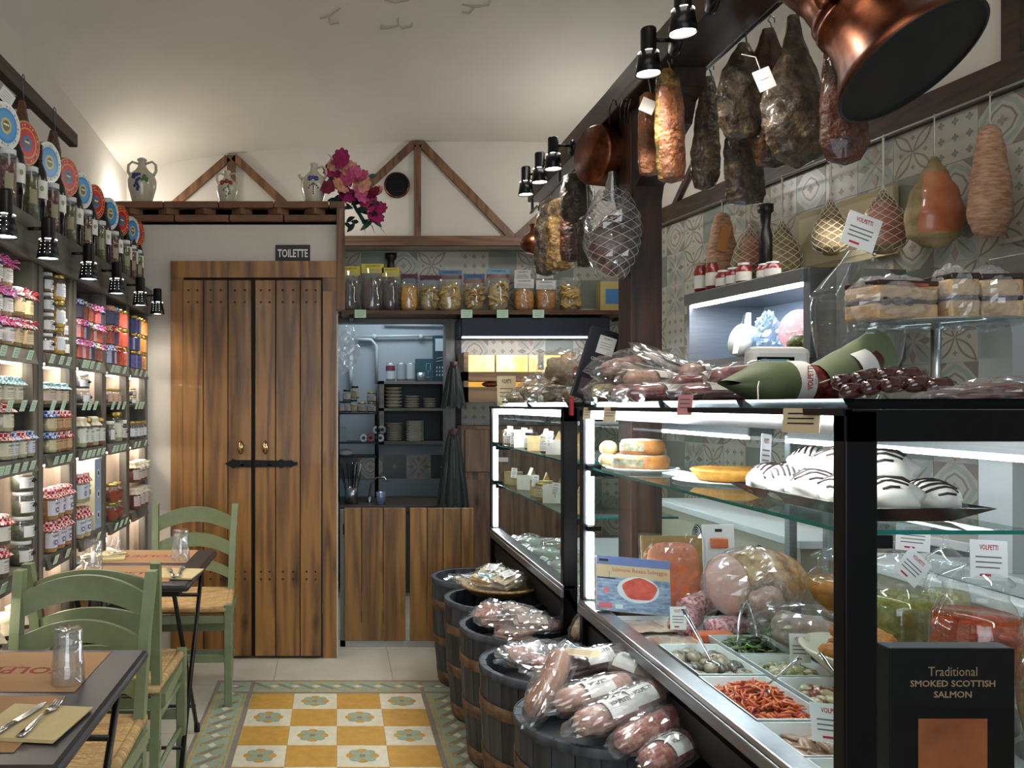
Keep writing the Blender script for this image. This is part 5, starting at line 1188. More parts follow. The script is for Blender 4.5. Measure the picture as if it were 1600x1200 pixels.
# fritters
t = thing('fritter_platter', 'oval cream platter heaped with golden fritters behind the black post', 'platter', (1.31, 2.06, ZD+.05)); b = MB(); b.lathe([(0, -.05), (.05, -.05), (.05, .0), (0, .0)], 20, CREAMC)
b.X = Matrix.Diagonal((1, 1.3, 1, 1)); b.lathe([(0, 0), (.06, 0), (.07, .01), (.13, .07), (.126, .074), (.06, .016), (0, .014)], 36, CREAMC); b.build('dish', t)
FRIT = mat('fritter_gold', '#9a5a18', .6, c2='#d08e3a', vs=30, bump=.8, bs=70, bd=.01)
fr = random.Random(5)
for k in range(24):
    a, q = fr.uniform(0, 6.28), math.sqrt(fr.random())*.085; x, y = q*math.cos(a), q*math.sin(a)*1.3; lay = k//12
    o = thing('fritter', 'golden crumbly fritter on the oval cream platter', 'fritter', (1.335+x*(1-.35*lay), 2.06+y*(1-.35*lay), ZD+.07+lay*.032+.012*fr.random()), fr.uniform(0, 6), 'fritters on the cream platter')
    b = MB(); b.ell((0, 0, 0), (.028, .025, .019), FRIT, 14, 9, lambda u: 1+.2*nz(u, 3, k)); bpy.data.objects.remove(o); o = b.build('fritter', None, (1.31+x*(1-.35*lay), 2.06+y*(1-.35*lay), ZD+.118+lay*.03+.012*fr.random())); tag(o, 'golden crumbly fritter on the oval cream platter', 'fritter', 'fritters on the cream platter')
# spoons and tongs
def spoon(label, p, q, cat='spoon'):
    t = thing('serving_spoon', label, cat, p); d = Vector(q)-Vector(p); L = d.length; dn = d.normalized()
    b = MB(); b.tube([Vector((0, 0, 0)), d*.45, d*.8, d], [.004, .0045, .007, .009], 10, CUT, flat=.4); b.build('handle', t)
    b = MB(); b.ell((0, 0, 0), (.02, .026, .008), CUT, 14, 8, M=None); b.build('bowl', t); return t
spoon('steel spoon standing in the artichoke dish', (.99, 2.17, .70), (1.0, 2.38, .79)); spoon('steel spoon standing in the carrot dish', (.995, 1.93, .715), (1.065, 1.90, .80))
spoon('steel spoon in the bean and tuna dish behind the carrots', (1.17, 1.83, .70), (1.13, 1.93, .80))
def tongs(label, p, q, w_=.03):
    t = thing('tongs', label, 'tongs', p); d = Vector(q)-Vector(p)
    for s in (-1, 1): b = MB(); b.tube([Vector((s*w_, 0, 0)), d*.5+Vector((s*w_*.8, 0, 0)), d*.95+Vector((s*w_*.35, 0, 0)), d], [.004, .0035, .004, .004], 8, CUT, flat=.5); b.build('arm', t)
    return t
tongs('steel tongs resting in the chicory dish', (1.165, 2.34, .70), (1.20, 2.42, .80)); tongs('steel wire tongs in the brown paste dish', (1.10, 1.64, .69), (1.12, 1.72, .80), .022)
# flat sliced packets and salame at the left front
for i, (x, y, lb) in enumerate(((.97, 2.62, 'tray-sealed slices of pale cured ham at the left front of the counter'), (1.0, 2.45, 'tray-sealed pale ham slices in front, beside the artichokes'))):
    t = thing('sliced_ham_tray', lb, 'packet', (x, y, ZD+.02), (.0, 0, .05-.1*i)); b = MB(); b.box(-.085, .085, -.085, .085, 0, .004, WHITE, .002); b.build('tray', t)
    b = MB()
    for k in range(7): b.grid(lambda u, v: ((u-.5)*.13+.002*k, (v-.5)*.12-.004*k, .006+.002*k+.004*nz((u*3, v*3, k), 1.5)), 8, 8, F_('ham_slice', '#b58e72', '#d9bfa4', 12))
    b.build('ham_slices', t); b = MB(); b.grid(lambda u, v: ((u-.5)*.18, (v-.5)*.175, .022*(1-(2*u-1)**4)*(1-(2*v-1)**4)+.003*nz((u*8, v*8, 0), 1)), 14, 14, FILM); b.build('clear_film', t)
SAL = mat('salame_cut', '#a8465a', .4, c2='#e0b0b0', vs=90, ramp=(.45, .55), coat=.4)
for i, (x, y, z, a, L) in enumerate(((1.10, 2.60, .70, .9, .13), (1.19, 2.71, .725, .6, .15), (1.21, 2.53, .695, .2, .14))):
    t = thing('cut_salame', ['cut piece of pink salame behind the small white price card', 'rearmost cut piece of pink salame under the salmon packs', 'cut piece of pink salame beside the chicory tongs'][i], 'salame', (x, y, z), (0, .1, a+PI)); b = MB(); b.cyl((-L/2, 0, 0), (L/2, 0, 0), .038, SAL, 22); b.build('cut_sausage', t)
    b = MB(); film_wrap(b, (0, 0, 0), (L*.62, .046, .042), i, amp=.2); b.build('clear_wrap', t)
t = thing('salmon_slab', 'small orange salmon slab in front of the salame pieces', 'salmon', (1.13, 2.47, ZD+.028), (0, 0, .1)); b = MB(); b.box(-.06, .05, -.025, .02, 0, .03, F_('salmon_flesh', '#cf5a34', '#e58a60', 14), .006); b.build('flesh', t); 
# boiled ham
HAMR = mat('roast_rind', '#8a5a2a', .45, c2='#d3ad78', vs=22, ramp=(.4, .62), coat=.4, bump=.3, bs=30); HAMC = mat('ham_cut', '#c99a8e', .4, c2='#dcb8aa', vs=8, coat=.5)
t = thing('cooked_ham', 'large cooked ham with browned rind and pale cut face, in plastic', 'ham', (1.31, 2.60, .82), (0, 0, .25)); b = MB()
b.ell((.02, 0, 0), (.155, .115, .108), HAMR, 30, 20, lambda u: 1+.05*nz(u, 2, 3)-(.0 if u.x > -.62 else (abs(u.x)-.62)*.9)); b.build('ham', t)
b = MB(); b.ell((-.095, 0, 0), (.018, .096, .094), HAMC, 26, 14); plab(b.build('cut_face', t), 'pale pink cut face'); b = MB(); film_wrap(b, (0, 0, 0), (.162, .120, .113), 5, amp=.05, n=26, k=16); b.build('clear_wrap', t)
t = thing('lettuce_bed', 'bright green leaves under the meats beside the cooked ham', 'leaves', (1.28, 2.44, ZD+.01)); b = MB(); LET = F_('lettuce', '#3f7a2c', '#8ab857', 25)
lr = random.Random(2)
for k in range(26):
    b.X = frame((lr.uniform(-.1, .2), lr.uniform(-.16, .12), lr.uniform(.015, .045)), lr.uniform(0, 6), lr.uniform(-.4, .4), lr.uniform(-.4, .4)); b.grid(lambda u, v: ((u-.5)*.1, (v-.5)*.07, .01*math.sin(u*14)*v+.008*math.cos(v*11)), 8, 5, LET)
o = b.build('leaves', t); o['kind'] = 'stuff'
packet('meat_packet', 'wrapped pink and grey meat joint in front of the cooked ham', 'meat', (1.31, 2.30, .745), (0, .15, -.35), (.22, .13, .12), 'grey', 71, None); packet('meat_packet', 'smaller wrapped joint on top, left of the yellow jar', 'meat', (1.26, 2.42, .80), (0, -.3, .5), (.13, .09, .10), 'pale', 73, None)
# salmon packs
t = thing('smoked_salmon_pack', 'large clear vacuum pack of orange smoked salmon on a gold board', 'salmon', (1.145, 2.80, .685), (-.12, 0, 0)); b = MB(); b.box(-.105, .105, -.003, .003, 0, .25, mat('gold_board', '#a8843c', .35, .5), .002); b.build('gold_board', t)
b = MB(); b.X = Matrix.Translation((0, -.008, .12)); b.ell((0, 0, 0), (.096, .01, .116), F_('smoked_salmon', '#c9592c', '#e38a5c', 10), 26, 14, lambda u: (1/(abs(u.x)**4+abs(u.y)**4+abs(u.z)**4+1e-6))**.25*.93); b.build('salmon', t)
b = MB(); b.grid(lambda u, v: ((u-.5)*.23, -.018+.012*max(abs(2*u-1), abs(2*v-1))**6+.004*nz((u*7, v*9, 0), 1), v*.262-.004), 16, 16, FILM, sm=False); b.build('clear_film', t)
t = thing('smoked_salmon_pack', 'small white hanging pack with orange salmon window behind the cooked ham', 'salmon', (1.31, 2.83, .86), (-.08, 0, 0)); b = MB(); b.box(-.055, .055, -.003, .003, -.12, .11, WHITE, .002); b.box(-.012, .012, -.0045, -.003, .085, .095, INK); b.build('card', t); b = MB(); b.box(-.03, .03, -.012, -.003, .03, .065, F_('smoked_salmon', '#c9592c', '#e38a5c', 10), .004); b.build('salmon_slices', t)
# printed salmon box
SKY = mat('print_sky_blue', '#6474a4', .4); SUN = mat('print_sunset', '#c4ab84', .4); SEA = mat('print_sea', '#5a6a8c', .4, c2='#9fb0c4', vs=30, stretch=(1, 1, 4)); PLT = mat('print_plate', '#cfd3d2', .4); SRED = mat('print_red_salmon', '#b83a34', .35, c2='#d9604c', vs=30)
t = thing('salmon_box', 'printed carton showing red salmon on a plate over a blue sea', 'box', (.968, 2.70, .70), (-.3, .08, -.05)); b = MB(); b.box(-.12, .12, -.012, .012, 0, .178, WHITE, .004); b.build('carton', t)
b = MB(); b.X = Matrix.Translation((0, -.0125, .089)) @ rotm(PI/2); b.box(-.119, .119, -.088, .088, -.0004, .0, SUN); b.box(-.119, .119, .060, .088, 0, .0003, SKY); b.box(-.119, .119, -.088, .02, 0, .0003, SEA)
M = b.X; b.X = M @ Matrix.Diagonal((1, .62, 1, 1)); b.lathe([(0, .0006), (.068, .0006)], 30, PLT, (.015, -.025, 0)); b.X = M @ Matrix.Diagonal((1, .64, 1, 1)); b.lathe([(0, .0009), (.056, .0009)], 24, SRED, (.02, -.02, 0), wob=lambda a, z: 1+.05*math.sin(a*5)); b.X = M
b.box(-.112, -.082, .07, .078, .0003, .0006, INK); b.box(-.118, -.06, .014, .018, .0005, .0008, INK); b.box(-.079, -.078, .018, .04, .0005, .0008, INK)
b.lathe([(0, .0008), (.009, .0008)], 14, mat('print_pink', '#d0606a', .4), (-.088, -.022, 0)); b.box(-.112, -.07, -.08, -.064, .0006, .0009, mat('print_pink', '#d0606a', .4)); b.box(-.06, -.035, -.08, -.066, .0006, .0009, PLT)
b.text('Salmone Rosso Selvaggio', .017, mat('print_red', '#c23a44', .4), Matrix.Translation((.02, .044, 0)), .18, .001); b.build('printed_front', t)
# black smoked salmon box standing at the near end
t = thing('salmon_box', 'black carton lettered SMOKED SCOTTISH SALMON with an orange window, nearest the viewer', 'box', (1.071, 1.448, ZD)); b = MB(); BXB = mat('black_carton', '#030203', .5, spec=.2); b.box(-.109, .109, -.012, .028, 0, .312, BXB, .002); b.build('carton', t)
BRZ = mat('bronze_ink', '#a08568', .4, .2); b = MB(); b.X = Matrix.Translation((0, -.0123, 0)) @ rotm(PI/2); b.text('Traditional', .016, BRZ, Matrix.Translation((0, .272, 0)), .085); b.text('SMOKED SCOTTISH', .0115, BRZ, Matrix.Translation((0, .251, 0)), .148); b.text('SALMON', .0115, BRZ, Matrix.Translation((0, .232, 0)), .066); b.build('lettering', t)
b = MB(); b.X = Matrix.Translation((0, -.0123, 0)) @ rotm(PI/2); b.box(-.06, .06, 0, .19, 0, .0008, F_('salmon_window', '#7a3c16', '#a85a2a', 8)); b.build('window', t)
# price cards
def pcard(label, loc, rot, w_=.07, h_=.06, title=True, m=None, spike=True, sc=1):
    t = thing('price_card', label, 'card', loc, rot); b = MB(); b.X = rotm(PI/2); b.box(-w_/2, w_/2, 0, h_, -.0006, .0006, m or WHITE)
    if title: b.text('VOLPETTI', h_*.13, RED if m is None else INK, Matrix.Translation((0, h_*.82, 0)), w_*.5, .001)
    for q in range(3): b.box(-w_*.36, w_*.34*(1-.15*(q == 2)), h_*(.56-.13*q), h_*(.595-.13*q), .0006, .001, GREY_INK)
    b.box(-w_*.25, w_*.05, h_*.1, h_*.16, .0006, .001, RED if m is None else INK)
    b.build('card', t)
    if spike: b = MB(); b.tube([(0, .001, h_*.2), (0, .002, -.012)], .001, 5, CUT); b.build('pin', t)
    return t
pcard('large white price card standing on the brown paste dish', (1.0, 1.66, .70), (-.35, .1, -.05), .085, .075); pcard('white price card between the beans and the chicory', (1.225, 2.18, .70), (-.1, .0, -.1), .052, .075)
pcard('white price card in front of the pink salame', (1.035, 2.50, .70), (-.1, 0, -.1), .047, .068)
# glass jars of preserves
def glass_jar(label, loc, r, h, food, liquid, pieces, bell=False, seed=0, foot=True):
    t = thing('glass_jar', label, 'jar', loc); b = MB()
    if bell: pr = [(.0, 0), (r*.55, 0), (r*.5, h*.02), (r*.25, h*.08), (r*.4, h*.16), (r*.95, h*.5), (r, h*.58), (r*.8, h*.68), (r*.62, h*.71), (r*.62, h*.79), (r*.7, h*.8)]
    else: pr = [(.0, 0), (r*.6, 0), (r*.8, h*.06), (r*.97, h*.24), (r, h*.36), (r*.98, h*.48), (r*.8, h*.63), (r*.68, h*.67), (r*.68, h*.75), (r*.74, h*.76)]
    b.lathe(pr, 32, GLS); b.build('glass_body', t)
    b = MB(); zt0 = .8 if bell else .76
    b.lathe([(r*.78, h*zt0), (r*.8, h*(zt0+.015)), (r*.66, h*(zt0+.05)), (r*.3, h*(zt0+.10)), (r*.12, h*(zt0+.12)), (r*.10, h*(zt0+.15)), (r*.17, h*(zt0+.18)), (r*.15, h*(zt0+.215)), (r*.06, h*(zt0+.24)), (0, h*(zt0+.25))], 28, GLS); b.build('glass_lid', t)
    b = MB(); zf = h*(.60 if bell else .57)
    L_ = [(q[0]*.94, max(q[1], .006)) for q in pr if q[1] < zf]+[(r*.9, zf), (0, zf)]; b.lathe(L_, 28, liquid); b.build('liquid', t)
    rr = random.Random(seed); b = MB()
    for k in range(pieces[0]):
        z = rr.uniform(.12, .9)*zf; 
        q = r*.9
        for (ra, za), (rb, zb) in zip(pr, pr[1:]):
            if za <= z <= zb: q = ra+(rb-ra)*(z-za)/max(1e-6, zb-za)
        a = rr.uniform(0, 2*PI); R1 = max(0, q*.93-pieces[1]*.9)*math.sqrt(rr.uniform(.55, 1)); b.X = frame((R1*math.cos(a), R1*math.sin(a), z), rr.uniform(0, 6), rr.uniform(-1, 1))
        if len(pieces) > 2: b.tube([(pieces[1]*math.cos(x), pieces[1]*math.sin(x), 0) for x in [i*PI/5 for i in range(9)]], pieces[1]*.35, 6, food)
        else: b.ell((0, 0, 0), (pieces[1], pieces[1]*.85, pieces[1]*.8), food, 10, 7, lambda u: 1+.12*nz(u, 2, k))
    o = b.build('preserves', t); o['kind'] = 'stuff'; return t
def liq(n, c, a): return film(n, tuple(.3+.7*q for q in c), .06, .05, a*1.1, c)
glass_jar('pedestal glass jar of yellow peaches in syrup beside the black post', (1.475, 2.42, .69), .093, .30, F_('peach', '#c98a1c', '#e0b04a', 8), liq('syrup', (.9, .5, .06), .25), (40, .026), True, 1)
glass_jar('wide glass jar of green olives right of the black post', (1.49, 2.20, .66), .10, .37, F_('olive_green', '#5c5a1c', '#868430', 8), liq('olive_brine', (.62, .6, .12), .25), (60, .024), False, 2)
glass_jar('slim glass jar with faceted knob behind the price cards', (1.66, 2.25, ZD+.0), .06, .40, F_('pale_olive', '#7c7a3c', '#a8a468', 8), liq('brine', (.75, .74, .4), .25), (40, .02), False, 3)
glass_jar('round glass jar of red and orange stuffed peppers', (1.47, 1.90, .69), .092, .37, F_('pepper_red', '#b01c10', '#e0601c', 9), liq('pepper_oil', (.85, .2, .04), .25), (70, .020, 1), False, 4)
glass_jar('glass jar of red peppers and green olives at the right picture edge', (1.50, 1.70, .66), .085, .36, F_('mix_pickle', '#8a3014', '#7c7a2c', 14), liq('mix_oil', (.6, .35, .1), .3), (50, .022), False, 5)
JST = mat('steel_riser', '#8a8d8e', .35, .9)
for i, (x, y, r, z) in enumerate(((1.475, 2.42, .08, .69), (1.49, 2.2, .09, .66), (1.47, 1.9, .08, .69), (1.5, 1.7, .08, .66))): b = MB(); b.lathe([(0, 0), (r, 0), (r, z-ZD-.0015), (0, z-ZD-.0015)], 24, JST, sm=False); tag(b.build('jar_riser', None, (x, y, ZD)), 'low round steel stand under the '+['yellow peach jar', 'green olive jar', 'red pepper jar', 'mixed pepper jar at the edge'][i], 'stand')
pcard('tilted diamond-shaped price card on the slim jar', (1.36, 1.98, .965), (-.1, .75, 0), .07, .07, spike=False); pcard('upright white price card on the red pepper jar lid', (1.47, 1.86, .985), (-.1, .06, 0), .085, .09, spike=False)
pcard('price card half hidden behind the black post on the olive jar', (1.50, 2.15, 1.0), (-.1, .1, 0), .09, .07, spike=False); pcard('price card cut by the right edge of the picture', (1.60, 1.70, .95), (-.1, .5, 0), .09, .09, spike=False)
# sweets on the glass shelf
ZS2 = 1.166
DOILY = mat('paper_doily', '#d8dedd', .8); PANF = mat('panforte_crust', '#7a4a1e', .55, c2='#b07a3c', vs=18, bump=.6, bs=40); PANG = mat('herb_crust', '#5c5c48', .7, c2='#8f8c74', vs=40, bump=.6, bs=60); SUGAR = mat('icing_sugar', '#c9c4ba', .9, c2='#7a6a52', vs=22)
t = thing('cake_plate', 'frilled white plate under the two stacked round cakes', 'plate', (1.0, 2.70, ZS2)); b = MB(); b.lathe([(0, 0), (.08, 0), (.115, .008), (.113, .011), (.078, .004), (0, .004)], 40, CER, wob=lambda a, z: 1+.02*math.sin(a*20)); b.build('plate', t)
for i, (dx, z, r) in enumerate(((0, .005, .088), (.004, .054, .07))):
    t = thing('round_cake', ['lower round brown cake with cut herb face on the white plate', 'upper round sugared cake stacked on the lower one'][i], 'cake', (.995+dx, 2.70, ZS2+z)); b = MB()
    b.lathe([(0, 0), (r*.93, 0), (r, .012), (r, .034), (r*.92, .046), (0, .05)], 34, PANF, wob=lambda a, z_: 1+.02*math.sin(a*7+z_*100)); b.build('crust', t)
    b = MB(); b.X = rotm(0, 0, -2.6); b.grid(lambda u, v: ((r+.001)*math.cos((u-.5)*1.5), (r+.001)*math.sin((u-.5)*1.5), .012+.024*v), 12, 2, PANG); b.build('cut_face', t); b = MB(); b.lathe([(0, .0515), (r*.8, .0475), (r*.92, .0455)], 30, SUGAR); b.build('sugared_top', t)
for i, (x, y, z) in enumerate(((.92, 2.80, .028), (.965, 2.81, .028), (.925, 2.81, .068), (.94, 2.74, .022))):
    b = MB(); b.ell((0, 0, 0), (.03, .03, .026), F_('bun', '#b08a3c', '#d8c490', 12), 18, 12); tag(b.build('sweet_bun', None, (x, y, ZS2+z)), 'small sugared bun at the glass shelf far end, '+['left of the bottom layer', 'right of the bottom layer', 'on top', 'in front in a yellow cup'][i], 'bun', 'buns on the glass shelf')
t = thing('doily_tray', 'frilled white paper tray under the crostata tart', 'tray', (1.09, 2.30, ZS2)); b = MB(); b.lathe([(0, 0), (.12, .0), (.145, .006), (.12, .003), (0, .003)], 48, DOILY, wob=lambda a, z: 1+.025*math.sin(a*24)); b.build('paper', t)
t = thing('crostata_tart', 'round golden crimped tart on the white paper tray', 'tart', (1.105, 2.30, ZS2+.006)); b = MB(); b.lathe([(0, 0), (.09, 0), (.112, .026), (.104, .032), (.09, .022), (0, .024)], 44, mat('tart_pastry', '#a8701c', .5, c2='#cf9a3c', vs=25, bump=.3, bs=40), wob=lambda a, z: 1+.02*math.sin(a*30)*(z > .02)); b.build('pastry_case', t); b = MB(); b.lathe([(0, .027), (.088, .025)], 30, SUGAR)
for k in range(-2, 3): b.box(-.085, .085, k*.032-.005, k*.032+.005, .026, .031, mat('tart_pastry', '#a8701c')) if abs(k) < 3 else 0
b.build('lattice_top', t)
MER = mat('meringue', '#f3f0ea', .55, c2='#e6dcc6', vs=8, sss=.1); CHO = mat('chocolate_stripe', '#2a1c1e', .5)
t = thing('black_platter', 'black rectangular platter of meringues on the glass shelf', 'platter', (1.055, 1.72, ZS2)); b = MB()
def rect(hx, hy, z): return [(-hx, -hy, z), (hx, -hy, z), (hx, hy, z), (-hx, hy, z)]
vs = rect(.075, .20, 0)+rect(.118, .255, .03)+rect(.114, .25, .031)+rect(.072, .195, .004); e = lambda a, c: [(a+i, a+(i+1) % 4, c+(i+1) % 4, c+i) for i in range(4)]
b.add(vs, [(3, 2, 1, 0), (12, 13, 14, 15)]+e(0, 4)+e(4, 8)+e(8, 12), mat('glossy_black', '#0c0c0e', .12, coat=.5)); b.build('dish', t)
def make_mer(seed):
    def f():
        t = thing('meringue', '', 'meringue'); b = MB(); rr = random.Random(seed)
        def ff(u): return 1+.10*math.sin(6*math.atan2(u.y, u.x)+4*u.z)*(1-abs(u.z))+.14*nz(u, 1.8, seed)
        b.ell((0, 0, .028), (.045, .037, .032), MER, 26, 16, ff); b.build('body', t); b = MB()
        for k in range(8):
            y = -.033+k*.0095; pts = []
            for j in range(7):
                x = (-.9+.3*j)*.036; uu = Vector((x/.045, (y+.25*x)/.037, 0)); q = uu.x**2+uu.y**2
                if q > .93: continue
                uz = math.sqrt(max(0, 1-q)); u3 = Vector((uu.x, uu.y, uz)).normalized(); g = ff(u3); pts.append((u3.x*.045*g, u3.y*.037*g, .028+u3.z*.032*g+.0002))
            if len(pts) > 2: b.tube(pts, .0024, 5, CHO)
        b.build('chocolate_drizzle', t); return t
    return Proto(f)
MP = [make_mer(s) for s in (1, 2, 3, 4)]
mpos = [(1.0, 1.90, 0, 'far left corner'), (1.06, 1.92, 0, 'far right corner'), (.99, 1.82, 0, 'second row left'), (1.10, 1.86, 0, 'second row right'), (1.0, 1.73, 0, 'middle left'), (1.09, 1.75, 0, 'middle right'), (1.01, 1.63, 0, 'fourth row left'), (1.10, 1.65, 0, 'fourth row right'), (1.03, 1.54, 0, 'near row left'), (1.12, 1.56, 0, 'near row right'), (1.05, 1.83, .045, 'upper layer, far'), (1.05, 1.73, .047, 'upper layer, middle'), (1.07, 1.62, .045, 'upper layer, near')]
for i, (x, y, dz, w_) in enumerate(mpos): MP[i % 4].put((x, y, ZS2+.008+dz), (RND.uniform(-.15, .15), RND.uniform(-.2, .2), RND.uniform(0, 6)), f'chocolate-striped meringue on the black platter, {w_}', 'meringues on the black platter', RND.uniform(1.1, 1.24))
pcard('clear-edged price card standing behind the tart', (1.10, 2.12, ZS2+.04), (0, .1, .7), .06, .10)

# ---------------------------------------------------------------- cheeses in the farther counter
CHS = [F_('cheese_pale', '#a8925f', '#c4b080', 20), F_('cheese_yellow', '#b08438', '#c9a860', 20), F_('cheese_rind', '#8a6f44', '#b39a6c', 20), F_('cheese_white', '#d6cfbc', '#e4dfd2', 8)]
def wedge(label, loc, rot, w_, d, h, m, rind=None, stand=False, grp=None):
    t = thing('cheese_wedge', label, 'cheese', loc, rot, grp); b = MB(); b.X = rotm(PI/2, 0, 0) if stand else Matrix.Identity(4)
    n = 6; arc = [(w_*math.sin((k/n-.5)*1.1)*1.0, d*math.cos((k/n-.5)*1.1)) for k in range(n+1)]; b.poly([(0, 0)]+[(-x, y) for x, y in arc][::-1][::-1] if 0 else [(0, 0)]+[(x, y) for x, y in arc[::-1]], h, m); b.build('paste', t)
    b = MB(); b.X = rotm(PI/2, 0, 0) if stand else Matrix.Identity(4)
    for k in range(n): (xa, ya), (xb, yb) = arc[k], arc[k+1]; b.add([(xa*1.01, ya*1.01, 0), (xb*1.01, yb*1.01, 0), (xb*1.01, yb*1.01, h), (xa*1.01, ya*1.01, h)], [(0, 1, 2, 3)], rind or CHS[2])
    b.build('rind', t); return t
cr_ = random.Random(12)
for sh, (z, nm) in enumerate(((1.166, 'top glass shelf'), (.956, 'lower glass shelf'))):
    for i in range(9):
        y = 3.28+i*.145; back = i % 2; x = .90+.11*back+cr_.uniform(-.01, .01)
        wedge(f'{["pale", "golden", "white", "rinded"][i % 4]} cheese wedge on the {nm}, {ORD[i]} from the viewer', (x, y, z+(.1 if i % 2 else 0)), ((0, PI, cr_.uniform(-.6, .3)) if i % 2 else (0, 0, -PI/2+cr_.uniform(-.9, .6))), cr_.uniform(.065, .08), .1 if i % 2 else cr_.uniform(.1, .13), .045 if i % 2 else cr_.uniform(.06, .09), CHS[(0, 1, 3, 2)[i % 4]], None, bool(i % 2), f'cheeses on the {nm}')
for i in range(7):
    y = 3.30+i*.16; t = thing('wrapped_cheese', f'wrapped white cheese on the counter deck, {ORD[i]} from the viewer', 'cheese', (1.0+.09*(i % 2), y, ZD), cr_.uniform(-1, 1), 'cheeses on the farther deck'); b = MB(); b.lathe([(0, 0), (.06, 0), (.064, .012), (.062, .04), (.05, .05), (0, .052)], 22, CHS[(3, 2, 3, 0, 3, 2, 3)[i]]); b.build('cheese', t)
    b = MB(); film_wrap(b, (0, 0, .03), (.075, .07, .04), i, amp=.25); b.build('clear_wrap', t)
for i in range(11): pcard(f'small price card along the farther deck edge, {ORD[i]} from the viewer', (.925, 3.18+i*.125, ZD+.006), (-1.0, 0, -PI/2+.2), .075, .05, spike=False)
for i, (x, y, m, c) in enumerate(((.92, 4.38, '#b5722c', 'white'), (.925, 4.24, '#8a8a80', 'white'), (.92, 3.90, '#7a2a14', 'dark'), (.925, 3.62, '#241a20', 'white'))): make_jar(.033, .085, m, c, '#d5d2c8').put((x-.03*(i == 9), y, 1.166), -2.2, ['orange jar at the far end of the top cheese shelf', 'grey jar beside the orange jar on the cheese shelf', 'red-brown jar in the middle of the top cheese shelf', 'dark jam jar near the post on the cheese shelf'][i], 'jars among the cheeses')
for i, (x, y) in enumerate(((.925, 3.72), (.93, 3.30))): make_jar(.034, .075, ('#a5651c', '#16343a')[i], ('gold', 'dark')[i], ('#c9b890', '#6fb5a5')[i]).put((x, y, .956), -2.2, ['amber jar among wedges on the lower cheese shelf', 'dark bottle with teal label on the lower cheese shelf'][i], 'jars among the cheeses')
for i, (y, z) in enumerate(((4.30, 1.166), (3.98, 1.166), (3.5, 1.166), (4.2, .956), (3.75, .956), (3.4, .956))): pcard(f'little price card among the {["top", "lower"][i//3]} shelf cheeses, {ORD[i % 3]} from the far end', (.90, y, z+.055), (0, .1, -.5), .03, .05)
# ---------------------------------------------------------------- goods on top of the counters
BT = mat('black_tray', '#0d0e10', .15, coat=.5); BTG = mat('silver_rim', '#b9bdbf', .2, 1)
zt1 = ZT+.001
for i, (x0, x1, y0, y1, lb) in enumerate(((.87, 1.30, 1.42, 1.76, 'black tray of glossy sausages on the counter top nearest the viewer'), (.87, 1.28, 1.80, 2.2, 'black tray under the paper-wrapped salami'), (.87, 1.22, 2.24, 2.84, 'long black tray under the wrapped salami packs'), (.87, 1.25, 3.14, 3.75, 'black tray under cheeses on the farther counter top'), (.87, 1.25, 3.80, 4.5, 'black tray at the far end of the farther counter top'))):
    t = thing('black_tray', lb, 'tray', ((x0+x1)/2, (y0+y1)/2, zt1)); hx, hy = (x1-x0)/2, (y1-y0)/2; b = MB()
    vs = rect(hx*.92, hy*.94, 0)+rect(hx, hy, .018)+rect(hx*.985, hy*.985, .018)+rect(hx*.9, hy*.92, .003); b.add(vs, [(3, 2, 1, 0), (12, 13, 14, 15)]+e(0, 4)+e(4, 8)+e(8, 12), BT); b.build('tray_body', t)
zt2 = zt1+.006
# wrapped salami packs
sal = [((.97, 2.52, .035), (0, 0, .35), .30, .030, 'red', 1, 'front one with slanted band'), ((1.03, 2.62, .075), (0, .05, .6), .32, .032, 'pale', 1, 'thick, at the back left'), ((.98, 2.36, .032), (0, 0, .15), .30, .027, 'red', 1, 'near the pink card'), ((1.10, 2.42, .062), (0, .0, .5), .30, .028, 'red', 1, 'with long lettered band'), ((1.16, 2.32, .085), (0, -.1, .4), .26, .031, 'red', 0, 'bare knobbly one on top'), ((1.06, 2.28, .035), (0, 0, .1), .24, .026, 'red', 1, 'right of the pink card'), ((1.12, 2.55, .10), (0, 0, .9), .24, .028, 'pale', 1, 'crosswise at the back')]
for i, (p, r_, L, r, f, lb, d) in enumerate(sal): sausage('wrapped_salami', 'wrapped salami on the counter top, '+d, 'salami', (p[0], p[1], zt2+p[2]), r_, L, r, f, 100+i, True, bool(lb), .12, 'salami packs on the counter top')
packet('meat_packet', 'clear packet of brown pork with pointed film end on the salami pile', 'packet', (.98, 2.78, zt2+.13), (0, -.1, .2), (.22, .13, .09), 'pale', 110, None); packet('meat_packet', 'large crumpled clear pouch with grey slip on the salami pile', 'packet', (1.10, 2.72, zt2+.14), (.5, .25, .3), (.25, .18, .03), '#a09a94', 111, mat('grey_slip', '#a7a29a', .6))
packet('meat_packet', 'loose clear film with printed flap in front of the timber post', 'packet', (1.0, 2.66, zt2+.10), (.2, .2, .1), (.2, .14, .05), 'grey', 112, PAPER); packet('cheese_packet', 'wrapped yellow cheese block left of the salami pile', 'cheese', (.93, 2.80, zt2+.045), (0, 0, .4), (.17, .12, .08), '#b8a05c', 113, None)
packet('meat_packet', 'dark speckled vacuum block beside the yellow cheese', 'packet', (.985, 2.72, zt2+.045), (0, 0, .1), (.12, .1, .08), 'dark', 114, None)
